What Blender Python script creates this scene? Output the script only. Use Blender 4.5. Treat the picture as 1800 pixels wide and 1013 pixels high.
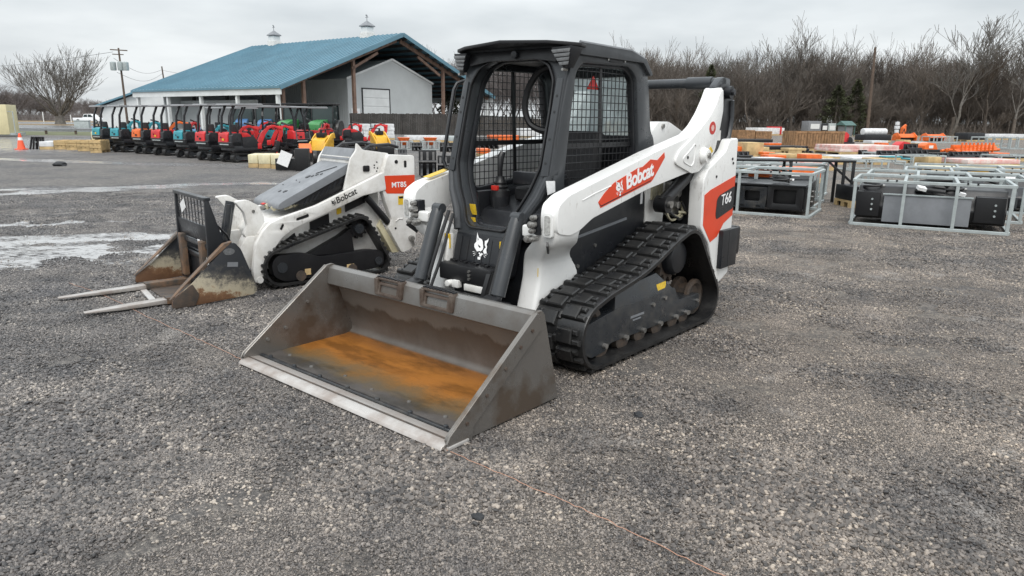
import bpy, bmesh, math, random
import numpy as np
from mathutils import Vector, Matrix, Euler
R = math.radians
rng = random.Random(7)
for o in list(bpy.data.objects): bpy.data.objects.remove(o)
scene = bpy.context.scene
COL = scene.collection

# ---------------------------------------------------------------- camera
FPX, PITCH, ROLL, EYE = 1248.8, 13.354, 0.526, 1.572
cam_d = bpy.data.cameras.new('camera')
cam = bpy.data.objects.new('camera', cam_d); COL.objects.link(cam)
cam_d.sensor_fit = 'HORIZONTAL'; cam_d.sensor_width = 36.0; cam_d.lens = FPX / 1800 * 36.0
cam_d.clip_start = 0.05; cam_d.clip_end = 6000
p_, r_ = R(PITCH), R(ROLL)
fwd = Vector((0, math.cos(p_), -math.sin(p_))); up0 = Vector((0, math.sin(p_), math.cos(p_))); ri0 = Vector((1, 0, 0))
ri = ri0 * math.cos(r_) + up0 * math.sin(r_); up = up0 * math.cos(r_) - ri0 * math.sin(r_)
m3 = Matrix((ri, up, -fwd)).transposed()
cam.matrix_world = Matrix.Translation((0, 0, EYE)) @ m3.to_4x4()
scene.camera = cam
scene.render.resolution_x = 1024; scene.render.resolution_y = 576

# ---------------------------------------------------------------- world and light
SUN_EL, SUN_AZ = 52.0, 182.0
w = bpy.data.worlds.new('World'); scene.world = w; w.use_nodes = True
nt = w.node_tree; nt.nodes.clear()
def N(t, **k):
    n = nt.nodes.new(t)
    for a, b in k.items(): setattr(n, a, b)
    return n
out = N('ShaderNodeOutputWorld'); bg = N('ShaderNodeBackground'); L = nt.links.new
sky = N('ShaderNodeTexSky', sky_type='NISHITA'); sky.sun_disc = False
sky.sun_elevation = R(SUN_EL); sky.sun_rotation = R(SUN_AZ); sky.air_density = 1.2; sky.dust_density = 4.0
sc = N('ShaderNodeMixRGB', blend_type='MULTIPLY'); sc.inputs[0].default_value = 1; sc.inputs[2].default_value = (.08, .08, .08, 1)
L(sky.outputs[0], sc.inputs[1])
tc = N('ShaderNodeTexCoord'); sx = N('ShaderNodeSeparateXYZ'); L(tc.outputs['Generated'], sx.inputs[0])
# cloud deck: project the direction on a flat layer
zc = N('ShaderNodeMath', operation='MAXIMUM'); zc.inputs[1].default_value = .0; L(sx.outputs[2], zc.inputs[0])
za = N('ShaderNodeMath', operation='ADD'); za.inputs[1].default_value = .16; L(zc.outputs[0], za.inputs[0])
dx = N('ShaderNodeMath', operation='DIVIDE'); L(sx.outputs[0], dx.inputs[0]); L(za.outputs[0], dx.inputs[1])
dy = N('ShaderNodeMath', operation='DIVIDE'); L(sx.outputs[1], dy.inputs[0]); L(za.outputs[0], dy.inputs[1])
cb = N('ShaderNodeCombineXYZ'); L(dx.outputs[0], cb.inputs[0]); L(dy.outputs[0], cb.inputs[1])
nz = N('ShaderNodeTexNoise'); nz.inputs['Scale'].default_value = .62; nz.inputs['Detail'].default_value = 5; nz.inputs['Roughness'].default_value = .5
L(cb.outputs[0], nz.inputs['Vector'])
ramp = N('ShaderNodeValToRGB'); e = ramp.color_ramp.elements
e[0].position = .36; e[0].color = (.40, .43, .45, 1); e[1].position = .64; e[1].color = (.60, .625, .635, 1)
L(nz.outputs[0], ramp.inputs[0])
mx = N('ShaderNodeMixRGB'); mx.inputs[0].default_value = .93
L(sc.outputs[0], mx.inputs[1]); L(ramp.outputs[0], mx.inputs[2])
# overcast luminance rises towards the zenith (CIE overcast sky)
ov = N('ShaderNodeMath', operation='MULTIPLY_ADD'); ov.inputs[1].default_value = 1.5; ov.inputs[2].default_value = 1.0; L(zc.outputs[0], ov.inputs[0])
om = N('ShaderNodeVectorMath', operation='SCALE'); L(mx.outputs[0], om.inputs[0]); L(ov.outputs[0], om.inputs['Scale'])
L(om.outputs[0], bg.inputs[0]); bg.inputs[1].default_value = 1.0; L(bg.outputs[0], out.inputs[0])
sun_d = bpy.data.lights.new('sun', 'SUN'); sun_d.energy = 1.3; sun_d.angle = R(40); sun_d.color = (1, .97, .93)
sun = bpy.data.objects.new('sun', sun_d); COL.objects.link(sun)
_d = Vector((math.sin(R(SUN_AZ)) * math.cos(R(SUN_EL)), math.cos(R(SUN_AZ)) * math.cos(R(SUN_EL)), math.sin(R(SUN_EL))))
sun.rotation_euler = _d.to_track_quat('Z', 'Y').to_euler(); sun.location = (0, 0, 30)
vs = scene.view_settings; vs.view_transform = 'Standard'; vs.look = 'None'; vs.exposure = 0.52; vs.gamma = 1.0; vs.use_curve_mapping = False

# ---------------------------------------------------------------- materials
def mat(name, col, rough=.5, metal=0.0, var=.0, vscale=4.0, bump=0.0, bscale=60.0, col2=None, spec=.5, coat=0.0, rvar=.0, thr=(.4, .62)):
    m = bpy.data.materials.new(name); m.use_nodes = True
    t = m.node_tree; b = t.nodes['Principled BSDF']
    b.inputs['Base Color'].default_value = (*col, 1); b.inputs['Roughness'].default_value = rough
    b.inputs['Metallic'].default_value = metal; b.inputs['Specular IOR Level'].default_value = spec
    b.inputs['Coat Weight'].default_value = coat
    c = t.nodes.new('ShaderNodeTexCoord')
    if var or col2 or rvar:
        n = t.nodes.new('ShaderNodeTexNoise'); n.inputs['Scale'].default_value = vscale; n.inputs['Detail'].default_value = 7; n.inputs['Roughness'].default_value = .65
        t.links.new(c.outputs['Object'], n.inputs['Vector'])
        r = t.nodes.new('ShaderNodeValToRGB'); e = r.color_ramp.elements
        c2 = col2 or tuple(x * (1 - var) for x in col)
        e[0].position = thr[0]; e[0].color = (*c2, 1); e[1].position = thr[1]; e[1].color = (*col, 1)
        t.links.new(n.outputs[0], r.inputs[0]); t.links.new(r.outputs[0], b.inputs['Base Color'])
        if rvar:
            mr = t.nodes.new('ShaderNodeMapRange'); mr.inputs[1].default_value = .35; mr.inputs[2].default_value = .65
            mr.inputs[3].default_value = min(1, rough + rvar); mr.inputs[4].default_value = max(.03, rough - rvar)
            t.links.new(n.outputs[0], mr.inputs[0]); t.links.new(mr.outputs[0], b.inputs['Roughness'])
    if bump:
        n2 = t.nodes.new('ShaderNodeTexNoise'); n2.inputs['Scale'].default_value = bscale; n2.inputs['Detail'].default_value = 4
        t.links.new(c.outputs['Object'], n2.inputs['Vector'])
        bp = t.nodes.new('ShaderNodeBump'); bp.inputs['Strength'].default_value = bump; bp.inputs['Distance'].default_value = .01
        t.links.new(n2.outputs[0], bp.inputs['Height']); t.links.new(bp.outputs[0], b.inputs['Normal'])
    return m
M = {}
M['white'] = mat('white_paint', (.80, .80, .785), .34, var=.10, vscale=2.2, rvar=.12, coat=.15, bump=.03, bscale=30)
M['oldwhite'] = mat('worn_white_paint', (.72, .71, .685), .42, vscale=6, rvar=.12, col2=(.55, .53, .49), thr=(.3, .55))
M['cabgrey'] = mat('cab_grey_paint', (.043, .047, .052), .34, var=.22, vscale=3, rvar=.12, bump=.04, bscale=40)
M['dark'] = mat('dark_grey_paint', (.016, .0175, .021), .36, var=.3, vscale=4, rvar=.12)
M['black'] = mat('black_paint', (.010, .010, .0115), .42, var=.3, vscale=5, rvar=.1)
M['rubber'] = mat('track_rubber', (.009, .0094, .0105), .40, vscale=5, col2=(.018, .0175, .017), rvar=.16, bump=.12, bscale=70)
M['frame'] = mat('undercarriage_paint', (.026, .029, .033), .34, vscale=7, col2=(.056, .053, .049), rvar=.15, bump=.05, bscale=50, thr=(.3, .5))
M['rust'] = mat('rusty_steel', (.050, .042, .036), .60, vscale=14, col2=(.085, .060, .044), bump=.2, bscale=80, thr=(.35, .6))
M['steel'] = mat('bucket_steel', (.185, .180, .172), .34, metal=.35, vscale=2.6, col2=(.135, .120, .106), rvar=.14, bump=.06, bscale=60, thr=(.36, .56))
M['bare'] = mat('bare_worn_steel', (.62, .60, .58), .38, metal=.55, vscale=9, col2=(.42, .36, .32), rvar=.1, bump=.05, thr=(.25, .5))
M['chrome'] = mat('fitting_steel', (.45, .44, .42), .3, metal=.8, var=.4, vscale=20)
M['brass'] = mat('hydraulic_fitting', (.50, .46, .33), .35, metal=.5, var=.4, vscale=20)
M['red'] = mat('orange_red_decal', (.72, .062, .018), .35, var=.12, vscale=3, coat=.1)
M['whitev'] = mat('white_vinyl', (.84, .84, .84), .4)
M['blackv'] = mat('black_vinyl', (.012, .012, .013), .4)
M['yellowv'] = mat('yellow_sticker', (.75, .50, .03), .45, var=.2, vscale=40)
M['redv'] = mat('red_plastic', (.55, .03, .02), .4, var=.15, vscale=8)
M['paper'] = mat('paper_tag', (.80, .80, .80), .7, var=.12, vscale=30)
M['seat'] = mat('seat_vinyl', (.022, .022, .024), .6, var=.3, vscale=9, bump=.1)
M['glass'] = mat('lamp_glass', (.17, .175, .18), .12, var=.3, vscale=40, coat=.5)
M['lens'] = mat('clear_lens', (.52, .52, .50), .12, var=.4, vscale=60, coat=.5)
M['hose'] = mat('hydraulic_hose', (.016, .016, .017), .5)
M['plastic'] = mat('grey_plastic', (.20, .21, .225), .45, var=.15, vscale=5, rvar=.1)
M['galv'] = mat('pale_galvanised_steel', (.43, .475, .475), .42, metal=.15, var=.22, vscale=6, rvar=.1)
M['wood'] = mat('pale_pallet_wood', (.58, .42, .21), .75, var=.3, vscale=3, bump=.1)
M['brownwood'] = mat('brown_crate_wood', (.33, .19, .095), .8, var=.4, vscale=4, bump=.1)
M['orange'] = mat('orange_paint', (.80, .155, .025), .42, var=.25, vscale=4)
M['implred'] = mat('implement_red_paint', (.60, .025, .028), .38, var=.2, vscale=3)
M['teal'] = mat('teal_paint', (.035, .30, .36), .38, var=.2, vscale=3)
M['blue'] = mat('blue_paint', (.05, .15, .33), .42, var=.2, vscale=3)
M['yellow'] = mat('yellow_paint', (.72, .40, .025), .42, var=.2, vscale=3)
M['green'] = mat('green_paint', (.04, .22, .06), .42, var=.2, vscale=3)
M['wrapwhite'] = mat('white_film_wrap', (.72, .73, .74), .35, var=.25, vscale=5, bump=.3, bscale=12)
M['wrappink'] = mat('pink_wrap', (.68, .30, .27), .5, vscale=3, col2=(.72, .62, .58), bump=.2, bscale=15)
M['wrapcream'] = mat('cream_wrap', (.72, .66, .45), .5, var=.2, vscale=4)
M['cream'] = mat('cream_panel', (.66, .59, .36), .5, var=.12, vscale=1.5)
M['roofblue'] = mat('blue_metal_roof', (.115, .235, .305), .42, var=.16, vscale=.25, rvar=.08)
M['cladding'] = mat('grey_metal_cladding', (.50, .525, .53), .5, var=.10, vscale=.4)
M['cladwhite'] = mat('white_metal_trim', (.70, .72, .72), .5, var=.1, vscale=.8)
M['barnwood'] = mat('rust_brown_post', (.22, .140, .105), .7, var=.35, vscale=2)
M['purlin'] = mat('dark_purlin', (.06, .055, .052), .8, var=.3, vscale=2)
M['fencewood'] = mat('dark_fence_boards', (.055, .050, .046), .85, var=.4, vscale=1.2)
M['bark'] = mat('grey_bark', (.175, .163, .148), .9, var=.4, vscale=3)
M['barkb'] = mat('brown_bark', (.140, .119, .102), .9, var=.4, vscale=3)
M['barkfar'] = mat('distant_twigs', (.17, .15, .145), .95, var=.3, vscale=.4)
M['conifer'] = mat('cedar_foliage', (.075, .085, .042), .9, var=.5, vscale=.5)
M['pole'] = mat('weathered_pole_wood', (.12, .088, .068), .85, var=.3, vscale=2)
M['dkglass'] = mat('dark_window_glass', (.03, .045, .045), .1)
M['cone'] = mat('cone_orange', (.85, .12, .05), .5)
M['carwhite'] = mat('car_white', (.80, .81, .82), .25, coat=.5)
M['grass'] = mat('dry_winter_grass', (.25, .18, .10), .95, var=.35, vscale=.6)
M['greengrass'] = mat('dull_green_verge', (.13, .14, .07), .95, var=.35, vscale=.6)
M['string'] = mat('orange_string', (.50, .27, .18), .7)
M['stone'] = mat('dark_stone', (.03, .032, .036), .6, var=.4, vscale=30, bump=.4)

def grime(m, amount=.55, tint=(.30, .27, .23), scale=38.0):
    # splashed dust specks and faint runs over a paint
    t = m.node_tree; b = t.nodes['Principled BSDF']; src = b.inputs['Base Color'].links[0].from_socket; K = t.links.new
    c = t.nodes.new('ShaderNodeTexCoord'); mp = t.nodes.new('ShaderNodeMapping'); mp.inputs['Scale'].default_value = (1, 1, .35); K(c.outputs['Object'], mp.inputs['Vector'])
    n1 = t.nodes.new('ShaderNodeTexNoise'); n1.inputs['Scale'].default_value = scale; n1.inputs['Detail'].default_value = 6; n1.inputs['Roughness'].default_value = .75; K(mp.outputs[0], n1.inputs['Vector'])
    n2 = t.nodes.new('ShaderNodeTexNoise'); n2.inputs['Scale'].default_value = 2.6; n2.inputs['Detail'].default_value = 4; K(c.outputs['Object'], n2.inputs['Vector'])
    mu = t.nodes.new('ShaderNodeMath'); mu.operation = 'MULTIPLY_ADD'; K(n2.outputs[0], mu.inputs[0]); mu.inputs[1].default_value = .55; K(n1.outputs[0], mu.inputs[2])
    r = t.nodes.new('ShaderNodeMapRange'); r.inputs[1].default_value = .86; r.inputs[2].default_value = 1.02; r.inputs[4].default_value = amount; K(mu.outputs[0], r.inputs[0])
    mx_ = t.nodes.new('ShaderNodeMixRGB'); K(r.outputs[0], mx_.inputs[0]); K(src, mx_.inputs[1]); mx_.inputs[2].default_value = (*tint, 1); K(mx_.outputs[0], b.inputs['Base Color'])
grime(M['white'], .62); grime(M['oldwhite'], .6); grime(M['rubber'], .45, (.085, .078, .070), 30); grime(M['frame'], .45, (.13, .115, .10), 24); grime(M['dark'], .25, (.09, .085, .08), 30); grime(M['cabgrey'], .2, (.13, .125, .12), 30)

# ---------------------------------------------------------------- mesh helpers
class MB:
    def __init__(s): s.v = []; s.f = []
    def add(s, vs, fs):
        k = len(s.v); s.v += [tuple(p) for p in vs]; s.f += [tuple(i + k for i in q) for q in fs]; return s
    def box(s, c, d, rot=None):
        h = [x / 2 for x in d]; P = [Vector((x, y, z)) for x in (-h[0], h[0]) for y in (-h[1], h[1]) for z in (-h[2], h[2])]
        if rot is not None: P = [(rot if isinstance(rot, Matrix) else Euler(rot).to_matrix()) @ p for p in P]
        c = Vector(c)
        return s.add([p + c for p in P], [(0, 1, 3, 2), (4, 6, 7, 5), (0, 4, 5, 1), (2, 3, 7, 6), (0, 2, 6, 4), (1, 5, 7, 3)])
    def b2(s, x0, x1, y0, y1, z0, z1):
        return s.box(((x0 + x1) / 2, (y0 + y1) / 2, (z0 + z1) / 2), (abs(x1 - x0), abs(y1 - y0), abs(z1 - z0)))
    def bar(s, p, q, w, h, upv=(0, 0, 1)):
        p, q = Vector(p), Vector(q); d = q - p; l = d.length; d.normalize(); u = Vector(upv)
        if abs(d.dot(u)) > .98: u = Vector((1, 0, 0))
        a = d.cross(u).normalized(); b = a.cross(d)
        m = Matrix((d, a, b)).transposed()
        return s.box((p + q) / 2, (l, w, h), m)
    def tube(s, pts, r, n=10, cap=True):
        pts = [Vector(p) for p in pts]; rr = r if isinstance(r, (list, tuple)) else [r] * len(pts)
        vs = []; prev = None
        for i, p in enumerate(pts):
            t = (pts[min(i + 1, len(pts) - 1)] - pts[max(i - 1, 0)]).normalized()
            if prev is None:
                a = t.orthogonal().normalized()
            else:
                a = prev - t * prev.dot(t)
                a = a.normalized() if a.length > 1e-6 else t.orthogonal().normalized()
            prev = a; b = t.cross(a)
            vs += [p + (a * math.cos(2 * math.pi * k / n) + b * math.sin(2 * math.pi * k / n)) * rr[i] for k in range(n)]
        fs = []
        for i in range(len(pts) - 1):
            for k in range(n): fs.append((i * n + k, i * n + (k + 1) % n, (i + 1) * n + (k + 1) % n, (i + 1) * n + k))
        if cap: fs += [tuple(range(n))[::-1], tuple(range((len(pts) - 1) * n, len(pts) * n))]
        return s.add(vs, fs)
    def cyl(s, c, axis, r, l, n=20):
        c = Vector(c); a = Vector(axis).normalized() * l / 2; return s.tube([c - a, c + a], r, n)
    def prism(s, poly, a, b, f=None):
        # poly: 2-D outline; default map (x,z) at y=a..b
        f = f or (lambda u, v, c: (u, c, v)); n = len(poly)
        vs = [f(u, v, a) for u, v in poly] + [f(u, v, b) for u, v in poly]
        fs = [tuple(range(n)), tuple(range(2 * n - 1, n - 1, -1))] + [(i, i + n, (i + 1) % n + n, (i + 1) % n) for i in range(n)]
        return s.add(vs, fs)
    def loft(s, rings, closed=False):
        n = len(rings[0]); vs = [p for r in rings for p in r]; fs = []
        m = len(rings)
        for i in range(m if closed else m - 1):
            j = (i + 1) % m
            for k in range(n): fs.append((i * n + k, i * n + (k + 1) % n, j * n + (k + 1) % n, j * n + k))
        if not closed: fs += [tuple(range(n))[::-1], tuple(range((m - 1) * n, m * n))]
        return s.add(vs, fs)
    def lathe(s, prof, c=(0, 0, 0), axis='z', n=24):
        rings = []
        for r, h in prof:
            ring = []
            for k in range(n):
                a = 2 * math.pi * k / n; x, y = r * math.cos(a), r * math.sin(a)
                p = {'z': (x, y, h), 'y': (x, h, y), 'x': (h, x, y)}[axis]
                ring.append((p[0] + c[0], p[1] + c[1], p[2] + c[2]))
            rings.append(ring)
        return s.loft(rings)
    def xf(s, m):
        s.v = [tuple(m @ Vector(p)) for p in s.v]; return s
    def mesh(s, name, bevel=0, seg=2, ang=32, sharp=34, smooth=True):
        me = bpy.data.meshes.new(name); me.from_pydata(s.v, [], s.f)
        bm = bmesh.new(); bm.from_mesh(me)
        bmesh.ops.recalc_face_normals(bm, faces=bm.faces)
        if bevel:
            ed = [e for e in bm.edges if len(e.link_faces) == 2 and e.calc_face_angle(0) > R(ang)]
            try: bmesh.ops.bevel(bm, geom=ed, offset=bevel, segments=seg, profile=.6, affect='EDGES', clamp_overlap=True)
            except Exception: pass
        bm.to_mesh(me); bm.free()
        if smooth:
            me.polygons.foreach_set('use_smooth', [True] * len(me.polygons)); me.set_sharp_from_angle(angle=R(sharp))
        return me
    def build(s, name, m, parent=None, bevel=0, seg=2, **k):
        return link(name, s.mesh(name, bevel, seg, **k), m, parent)
def link(name, me, m=None, parent=None):
    if m is not None and not me.materials: me.materials.append(M[m] if isinstance(m, str) else m)
    o = bpy.data.objects.new(name, me); COL.objects.link(o)
    if parent is not None: o.parent = parent
    return o
def tag(o, label, cat=None, group=None):
    o['label'] = label
    if cat: o['category'] = cat
    if group: o['group'] = group
    return o
def thing(name, label, cat, loc=(0, 0, 0), rz=0.0, group=None):
    o = bpy.data.objects.new(name, None); COL.objects.link(o); o.empty_display_size = .2
    o.location = loc; o.rotation_euler = (0, 0, rz); return tag(o, label, cat, group)
def struct(o, kind='structure'):
    o['kind'] = kind; return o
def copy_tree(o, parent=None):
    c = o.copy(); COL.objects.link(c); c.parent = parent
    for ch in list(o.children): copy_tree(ch, c)
    return c
def rnd(poly, r, n=4):
    out_ = []; k = len(poly)
    for i in range(k):
        a, b, c = Vector(poly[i - 1]), Vector(poly[i]), Vector(poly[(i + 1) % k])
        u, v = a - b, c - b; lu, lv = u.length, v.length
        if lu < 1e-6 or lv < 1e-6: out_.append(tuple(b)); continue
        d = min(r, lu * .45, lv * .45); p, q = b + u / lu * d, b + v / lv * d
        for j in range(n + 1):
            t = j / n; out_.append(tuple(p * (1 - t) ** 2 + b * 2 * t * (1 - t) + q * t * t))
    return out_
def holed(name, m, outline, holes, t, f, parent=None, bev=0.0, sharp=34):
    # flat plate with holes: outline and holes are 2-D, thickness t, f maps (u,v,c) to 3-D
    cu = bpy.data.curves.new('tmp', 'CURVE'); cu.dimensions = '2D'; cu.fill_mode = 'BOTH'
    cu.extrude = max(1e-5, t / 2 - bev); cu.bevel_depth = bev; cu.bevel_resolution = 1
    if bev: cu.offset = -bev
    for poly in [outline] + list(holes):
        s = cu.splines.new('POLY'); s.points.add(len(poly) - 1); s.use_cyclic_u = True
        for i, (u, v) in enumerate(poly): s.points[i].co = (u, v, 0, 1)
    ob = bpy.data.objects.new('tmp', cu); me = bpy.data.meshes.new_from_object(ob)
    bpy.data.objects.remove(ob); bpy.data.curves.remove(cu)
    for v in me.vertices: v.co = f(*v.co)
    bm = bmesh.new(); bm.from_mesh(me); bmesh.ops.remove_doubles(bm, verts=bm.verts, dist=1e-5)
    bmesh.ops.recalc_face_normals(bm, faces=bm.faces); bm.to_mesh(me); bm.free()
    me.polygons.foreach_set('use_smooth', [True] * len(me.polygons)); me.set_sharp_from_angle(angle=R(sharp))
    me.name = name; me.materials.clear()
    return link(name, me, m, parent)
def text(name, s, size, m, parent, mtx, bold=.0, shear=0.0, depth=.001, spacing=1.0):
    cu = bpy.data.curves.new('tmp', 'FONT'); cu.body = s; cu.size = size; cu.extrude = depth; cu.offset = bold * size; cu.shear = shear
    cu.space_character = spacing; cu.align_x = 'CENTER'; cu.align_y = 'CENTER'
    ob = bpy.data.objects.new('tmp', cu); me = bpy.data.meshes.new_from_object(ob)
    bpy.data.objects.remove(ob); bpy.data.curves.remove(cu)
    me.transform(mtx); me.name = name; me.materials.clear()
    return link(name, me, m, parent)
def basis(o, x, y):
    x, y = Vector(x).normalized(), Vector(y); z = x.cross(y).normalized(); y = z.cross(x)
    m = Matrix((x, y, z)).transposed().to_4x4(); m.translation = Vector(o); return m
CATW = [[(-.30, .50), (-.19, .32), (-.02, .27), (.04, .20), (.12, -.02), (.10, -.10), (.02, -.18), (-.04, -.16), (-.16, -.20), (-.33, -.05), (-.35, .06), (-.27, .16)],
        [(.31, .35), (.25, .27), (.14, .23), (.17, .08), (.24, .0), (.17, -.06), (.14, -.16), (.20, -.24), (.33, -.20), (.28, -.10), (.30, .02), (.25, .12), (.30, .22)],
        [(-.08, -.24), (.05, -.20), (.17, -.26), (.10, -.30), (.08, -.36), (-.02, -.36), (.0, -.30)], [(-.08, -.385), (.07, -.385), (.06, -.48), (-.07, -.48)]]
CATD = [[(-.16, .07), (-.02, .0), (-.03, -.055), (-.12, -.01)], [(-.24, .33), (-.17, .24), (-.21, .20)], [(-.01, -.205), (.09, -.205), (.04, -.26)]]
def cathead(parent, mtx, size, light='whitev', dark='blackv', name='cat_emblem'):
    flat = lambda u, v, c: (u, v, c)
    b = MB()
    for q in CATW: b.prism([(u * size, v * size) for u, v in q], 0, .001, flat)
    for sx_ in (-1, 1):
        for k in range(3): b.prism([(sx_ * .17 * size, (-.23 - .03 * k) * size), (sx_ * (.38 - .04 * k) * size, (-.22 - .07 * k) * size), (sx_ * (.37 - .04 * k) * size, (-.24 - .07 * k) * size)], 0, .001, flat)
    b.xf(mtx); e = b.build(name, light, parent, smooth=False); e['kind'] = 'stuff'
    d = MB()
    for q in CATD: d.prism([(u * size, v * size) for u, v in q], .0012, .002, flat)
    d.xf(mtx); o = d.build('emblem_lines', dark, e, smooth=False); o['kind'] = 'stuff'
    return e
def gp(u, v, z=0.0):
    # ground position seen at a photograph pixel (1800 x 1013)
    d = ri * ((u - 900) / FPX) + up * (-(v - 506.5) / FPX) + fwd
    t = (z - EYE) / d.z; return Vector((d.x * t, d.y * t, z))
# ---------------------------------------------------------------- ground
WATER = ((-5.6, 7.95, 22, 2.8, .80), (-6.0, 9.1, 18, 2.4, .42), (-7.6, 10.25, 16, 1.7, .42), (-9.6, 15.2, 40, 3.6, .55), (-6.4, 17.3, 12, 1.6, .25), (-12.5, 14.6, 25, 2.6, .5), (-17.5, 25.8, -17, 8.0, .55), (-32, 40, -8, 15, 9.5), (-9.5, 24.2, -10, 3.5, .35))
def ground_material():
    m = bpy.data.materials.new('wet_gravel'); m.use_nodes = True
    t = m.node_tree; b = t.nodes['Principled BSDF']; Lk = t.links.new
    def nn(ty, **k):
        n = t.nodes.new(ty)
        for a, v in k.items(): setattr(n, a, v)
        return n
    def mth(op, a, bb=None, clamp=False):
        n = nn('ShaderNodeMath', operation=op); n.use_clamp = clamp
        for i, x in enumerate((a, bb)):
            if x is None: continue
            if isinstance(x, (int, float)): n.inputs[i].default_value = x
            else: Lk(x, n.inputs[i])
        return n.outputs[0]
    def sstep(x, a, c):
        n = nn('ShaderNodeMapRange', interpolation_type='SMOOTHSTEP'); Lk(x, n.inputs[0]); n.inputs[1].default_value = a; n.inputs[2].default_value = c; return n.outputs[0]
    c = nn('ShaderNodeTexCoord'); P = c.outputs['Object']
    def noise(scale, detail=5, rough=.6, vec=None):
        n = nn('ShaderNodeTexNoise'); n.inputs['Scale'].default_value = scale; n.inputs['Detail'].default_value = detail; n.inputs['Roughness'].default_value = rough
        Lk(vec or P, n.inputs['Vector']); return n.outputs[0]
    v1 = nn('ShaderNodeTexVoronoi'); v1.inputs['Scale'].default_value = 62; Lk(P, v1.inputs['Vector'])
    v2 = nn('ShaderNodeTexVoronoi'); v2.inputs['Scale'].default_value = 150; Lk(P, v2.inputs['Vector'])
    s1 = nn('ShaderNodeSeparateColor'); Lk(v1.outputs['Color'], s1.inputs[0])
    s2 = nn('ShaderNodeSeparateColor'); Lk(v2.outputs['Color'], s2.inputs[0])
    def ramp(x, st):
        r = nn('ShaderNodeValToRGB'); e = r.color_ramp.elements
        while len(e) < len(st): e.new(.5)
        for i, (p, col) in enumerate(st): e[i].position = p; e[i].color = (*col, 1)
        Lk(x, r.inputs[0]); return r.outputs[0]
    st = [(0, (.078, .076, .075)), (.45, (.140, .130, .122)), (.80, (.212, .196, .181)), (.95, (.30, .275, .245)), (.99, (.44, .41, .36))]
    c1 = ramp(s1.outputs[0], st); c2 = ramp(s2.outputs[0], st)
    mixc = nn('ShaderNodeMixRGB'); mixc.inputs[0].default_value = .5; Lk(c1, mixc.inputs[1]); Lk(c2, mixc.inputs[2])
    # broad patches: dark fines, brownish and dusty grey areas
    big = noise(.55, 6, .62); big2 = noise(1.7, 5, .6)
    tint = ramp(big, [(.36, (.74, .75, .78)), (.5, (1.02, 1.0, .97)), (.66, (1.22, 1.18, 1.13))])
    mul = nn('ShaderNodeMixRGB', blend_type='MULTIPLY'); mul.inputs[0].default_value = 1; Lk(mixc.outputs[0], mul.inputs[1]); Lk(tint, mul.inputs[2])
    mpl = nn('ShaderNodeMapping'); mpl.inputs['Rotation'].default_value = (0, 0, R(38)); mpl.inputs['Scale'].default_value = (.28, 2.4, 1); Lk(P, mpl.inputs['Vector'])
    lane = noise(1.0, 4, .55, mpl.outputs[0])
    dust = mth('MAXIMUM', sstep(big2, .60, .74), mth('MULTIPLY', sstep(lane, .60, .72), .4))
    mixd = nn('ShaderNodeMixRGB'); Lk(mth('MULTIPLY', dust, .45), mixd.inputs[0]); Lk(mul.outputs[0], mixd.inputs[1]); mixd.inputs[2].default_value = (.30, .28, .26, 1)
    gr = noise(24, 6, .85)
    grm = ramp(gr, [(.36, (.55, .55, .56)), (.5, (1, 1, 1)), (.64, (1.5, 1.47, 1.43))])
    mulg0 = nn('ShaderNodeMixRGB', blend_type='MULTIPLY'); mulg0.inputs[0].default_value = .85; Lk(mixd.outputs[0], mulg0.inputs[1]); Lk(grm, mulg0.inputs[2])
    clod = noise(5.5, 7, .85)
    cm = ramp(clod, [(.38, (.58, .58, .60)), (.5, (1, 1, 1)), (.62, (1.42, 1.40, 1.37))])
    mulg = nn('ShaderNodeMixRGB', blend_type='MULTIPLY'); mulg.inputs[0].default_value = .9; Lk(mulg0.outputs[0], mulg.inputs[1]); Lk(cm, mulg.inputs[2])
    # two kinds of stone: cooler crushed rock on the left of the yard, browner on the right
    sp0 = nn('ShaderNodeSeparateXYZ'); Lk(P, sp0.inputs[0])
    lr = sstep(mth('ADD', sp0.outputs[0], mth('MULTIPLY', mth('SUBTRACT', big, .5), 8.0)), -4.5, 2.5)
    lrc = ramp(lr, [(0, (.90, .93, .98)), (1, (1.045, 1.0, .955))])
    mixd = nn('ShaderNodeMixRGB', blend_type='MULTIPLY'); mixd.inputs[0].default_value = 1; Lk(mulg.outputs[0], mixd.inputs[1]); Lk(lrc, mixd.inputs[2])
    # wet sheet towards the left of the yard
    sp = nn('ShaderNodeSeparateXYZ'); Lk(P, sp.inputs[0]); X, Y = sp.outputs[0], sp.outputs[1]
    mps = nn('ShaderNodeMapping'); mps.inputs['Scale'].default_value = (.55, 1.5, 1); mps.inputs['Rotation'].default_value = (0, 0, R(-20)); Lk(P, mps.inputs['Vector'])
    fine = noise(17, 5, .7, mps.outputs[0]); mid = noise(2.0, 5, .65, mps.outputs[0])
    wetv = None
    # shallow standing water: centre, angle, half length, half width
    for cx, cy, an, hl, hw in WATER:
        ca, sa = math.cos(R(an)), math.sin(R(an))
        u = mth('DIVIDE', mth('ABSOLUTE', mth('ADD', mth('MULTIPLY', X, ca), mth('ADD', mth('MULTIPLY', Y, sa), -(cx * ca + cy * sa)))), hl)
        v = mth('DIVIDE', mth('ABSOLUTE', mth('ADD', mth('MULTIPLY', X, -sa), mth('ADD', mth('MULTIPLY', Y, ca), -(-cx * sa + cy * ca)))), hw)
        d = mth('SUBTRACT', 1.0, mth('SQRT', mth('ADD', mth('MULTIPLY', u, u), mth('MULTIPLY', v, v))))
        wetv = d if wetv is None else mth('MAXIMUM', wetv, d)
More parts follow.
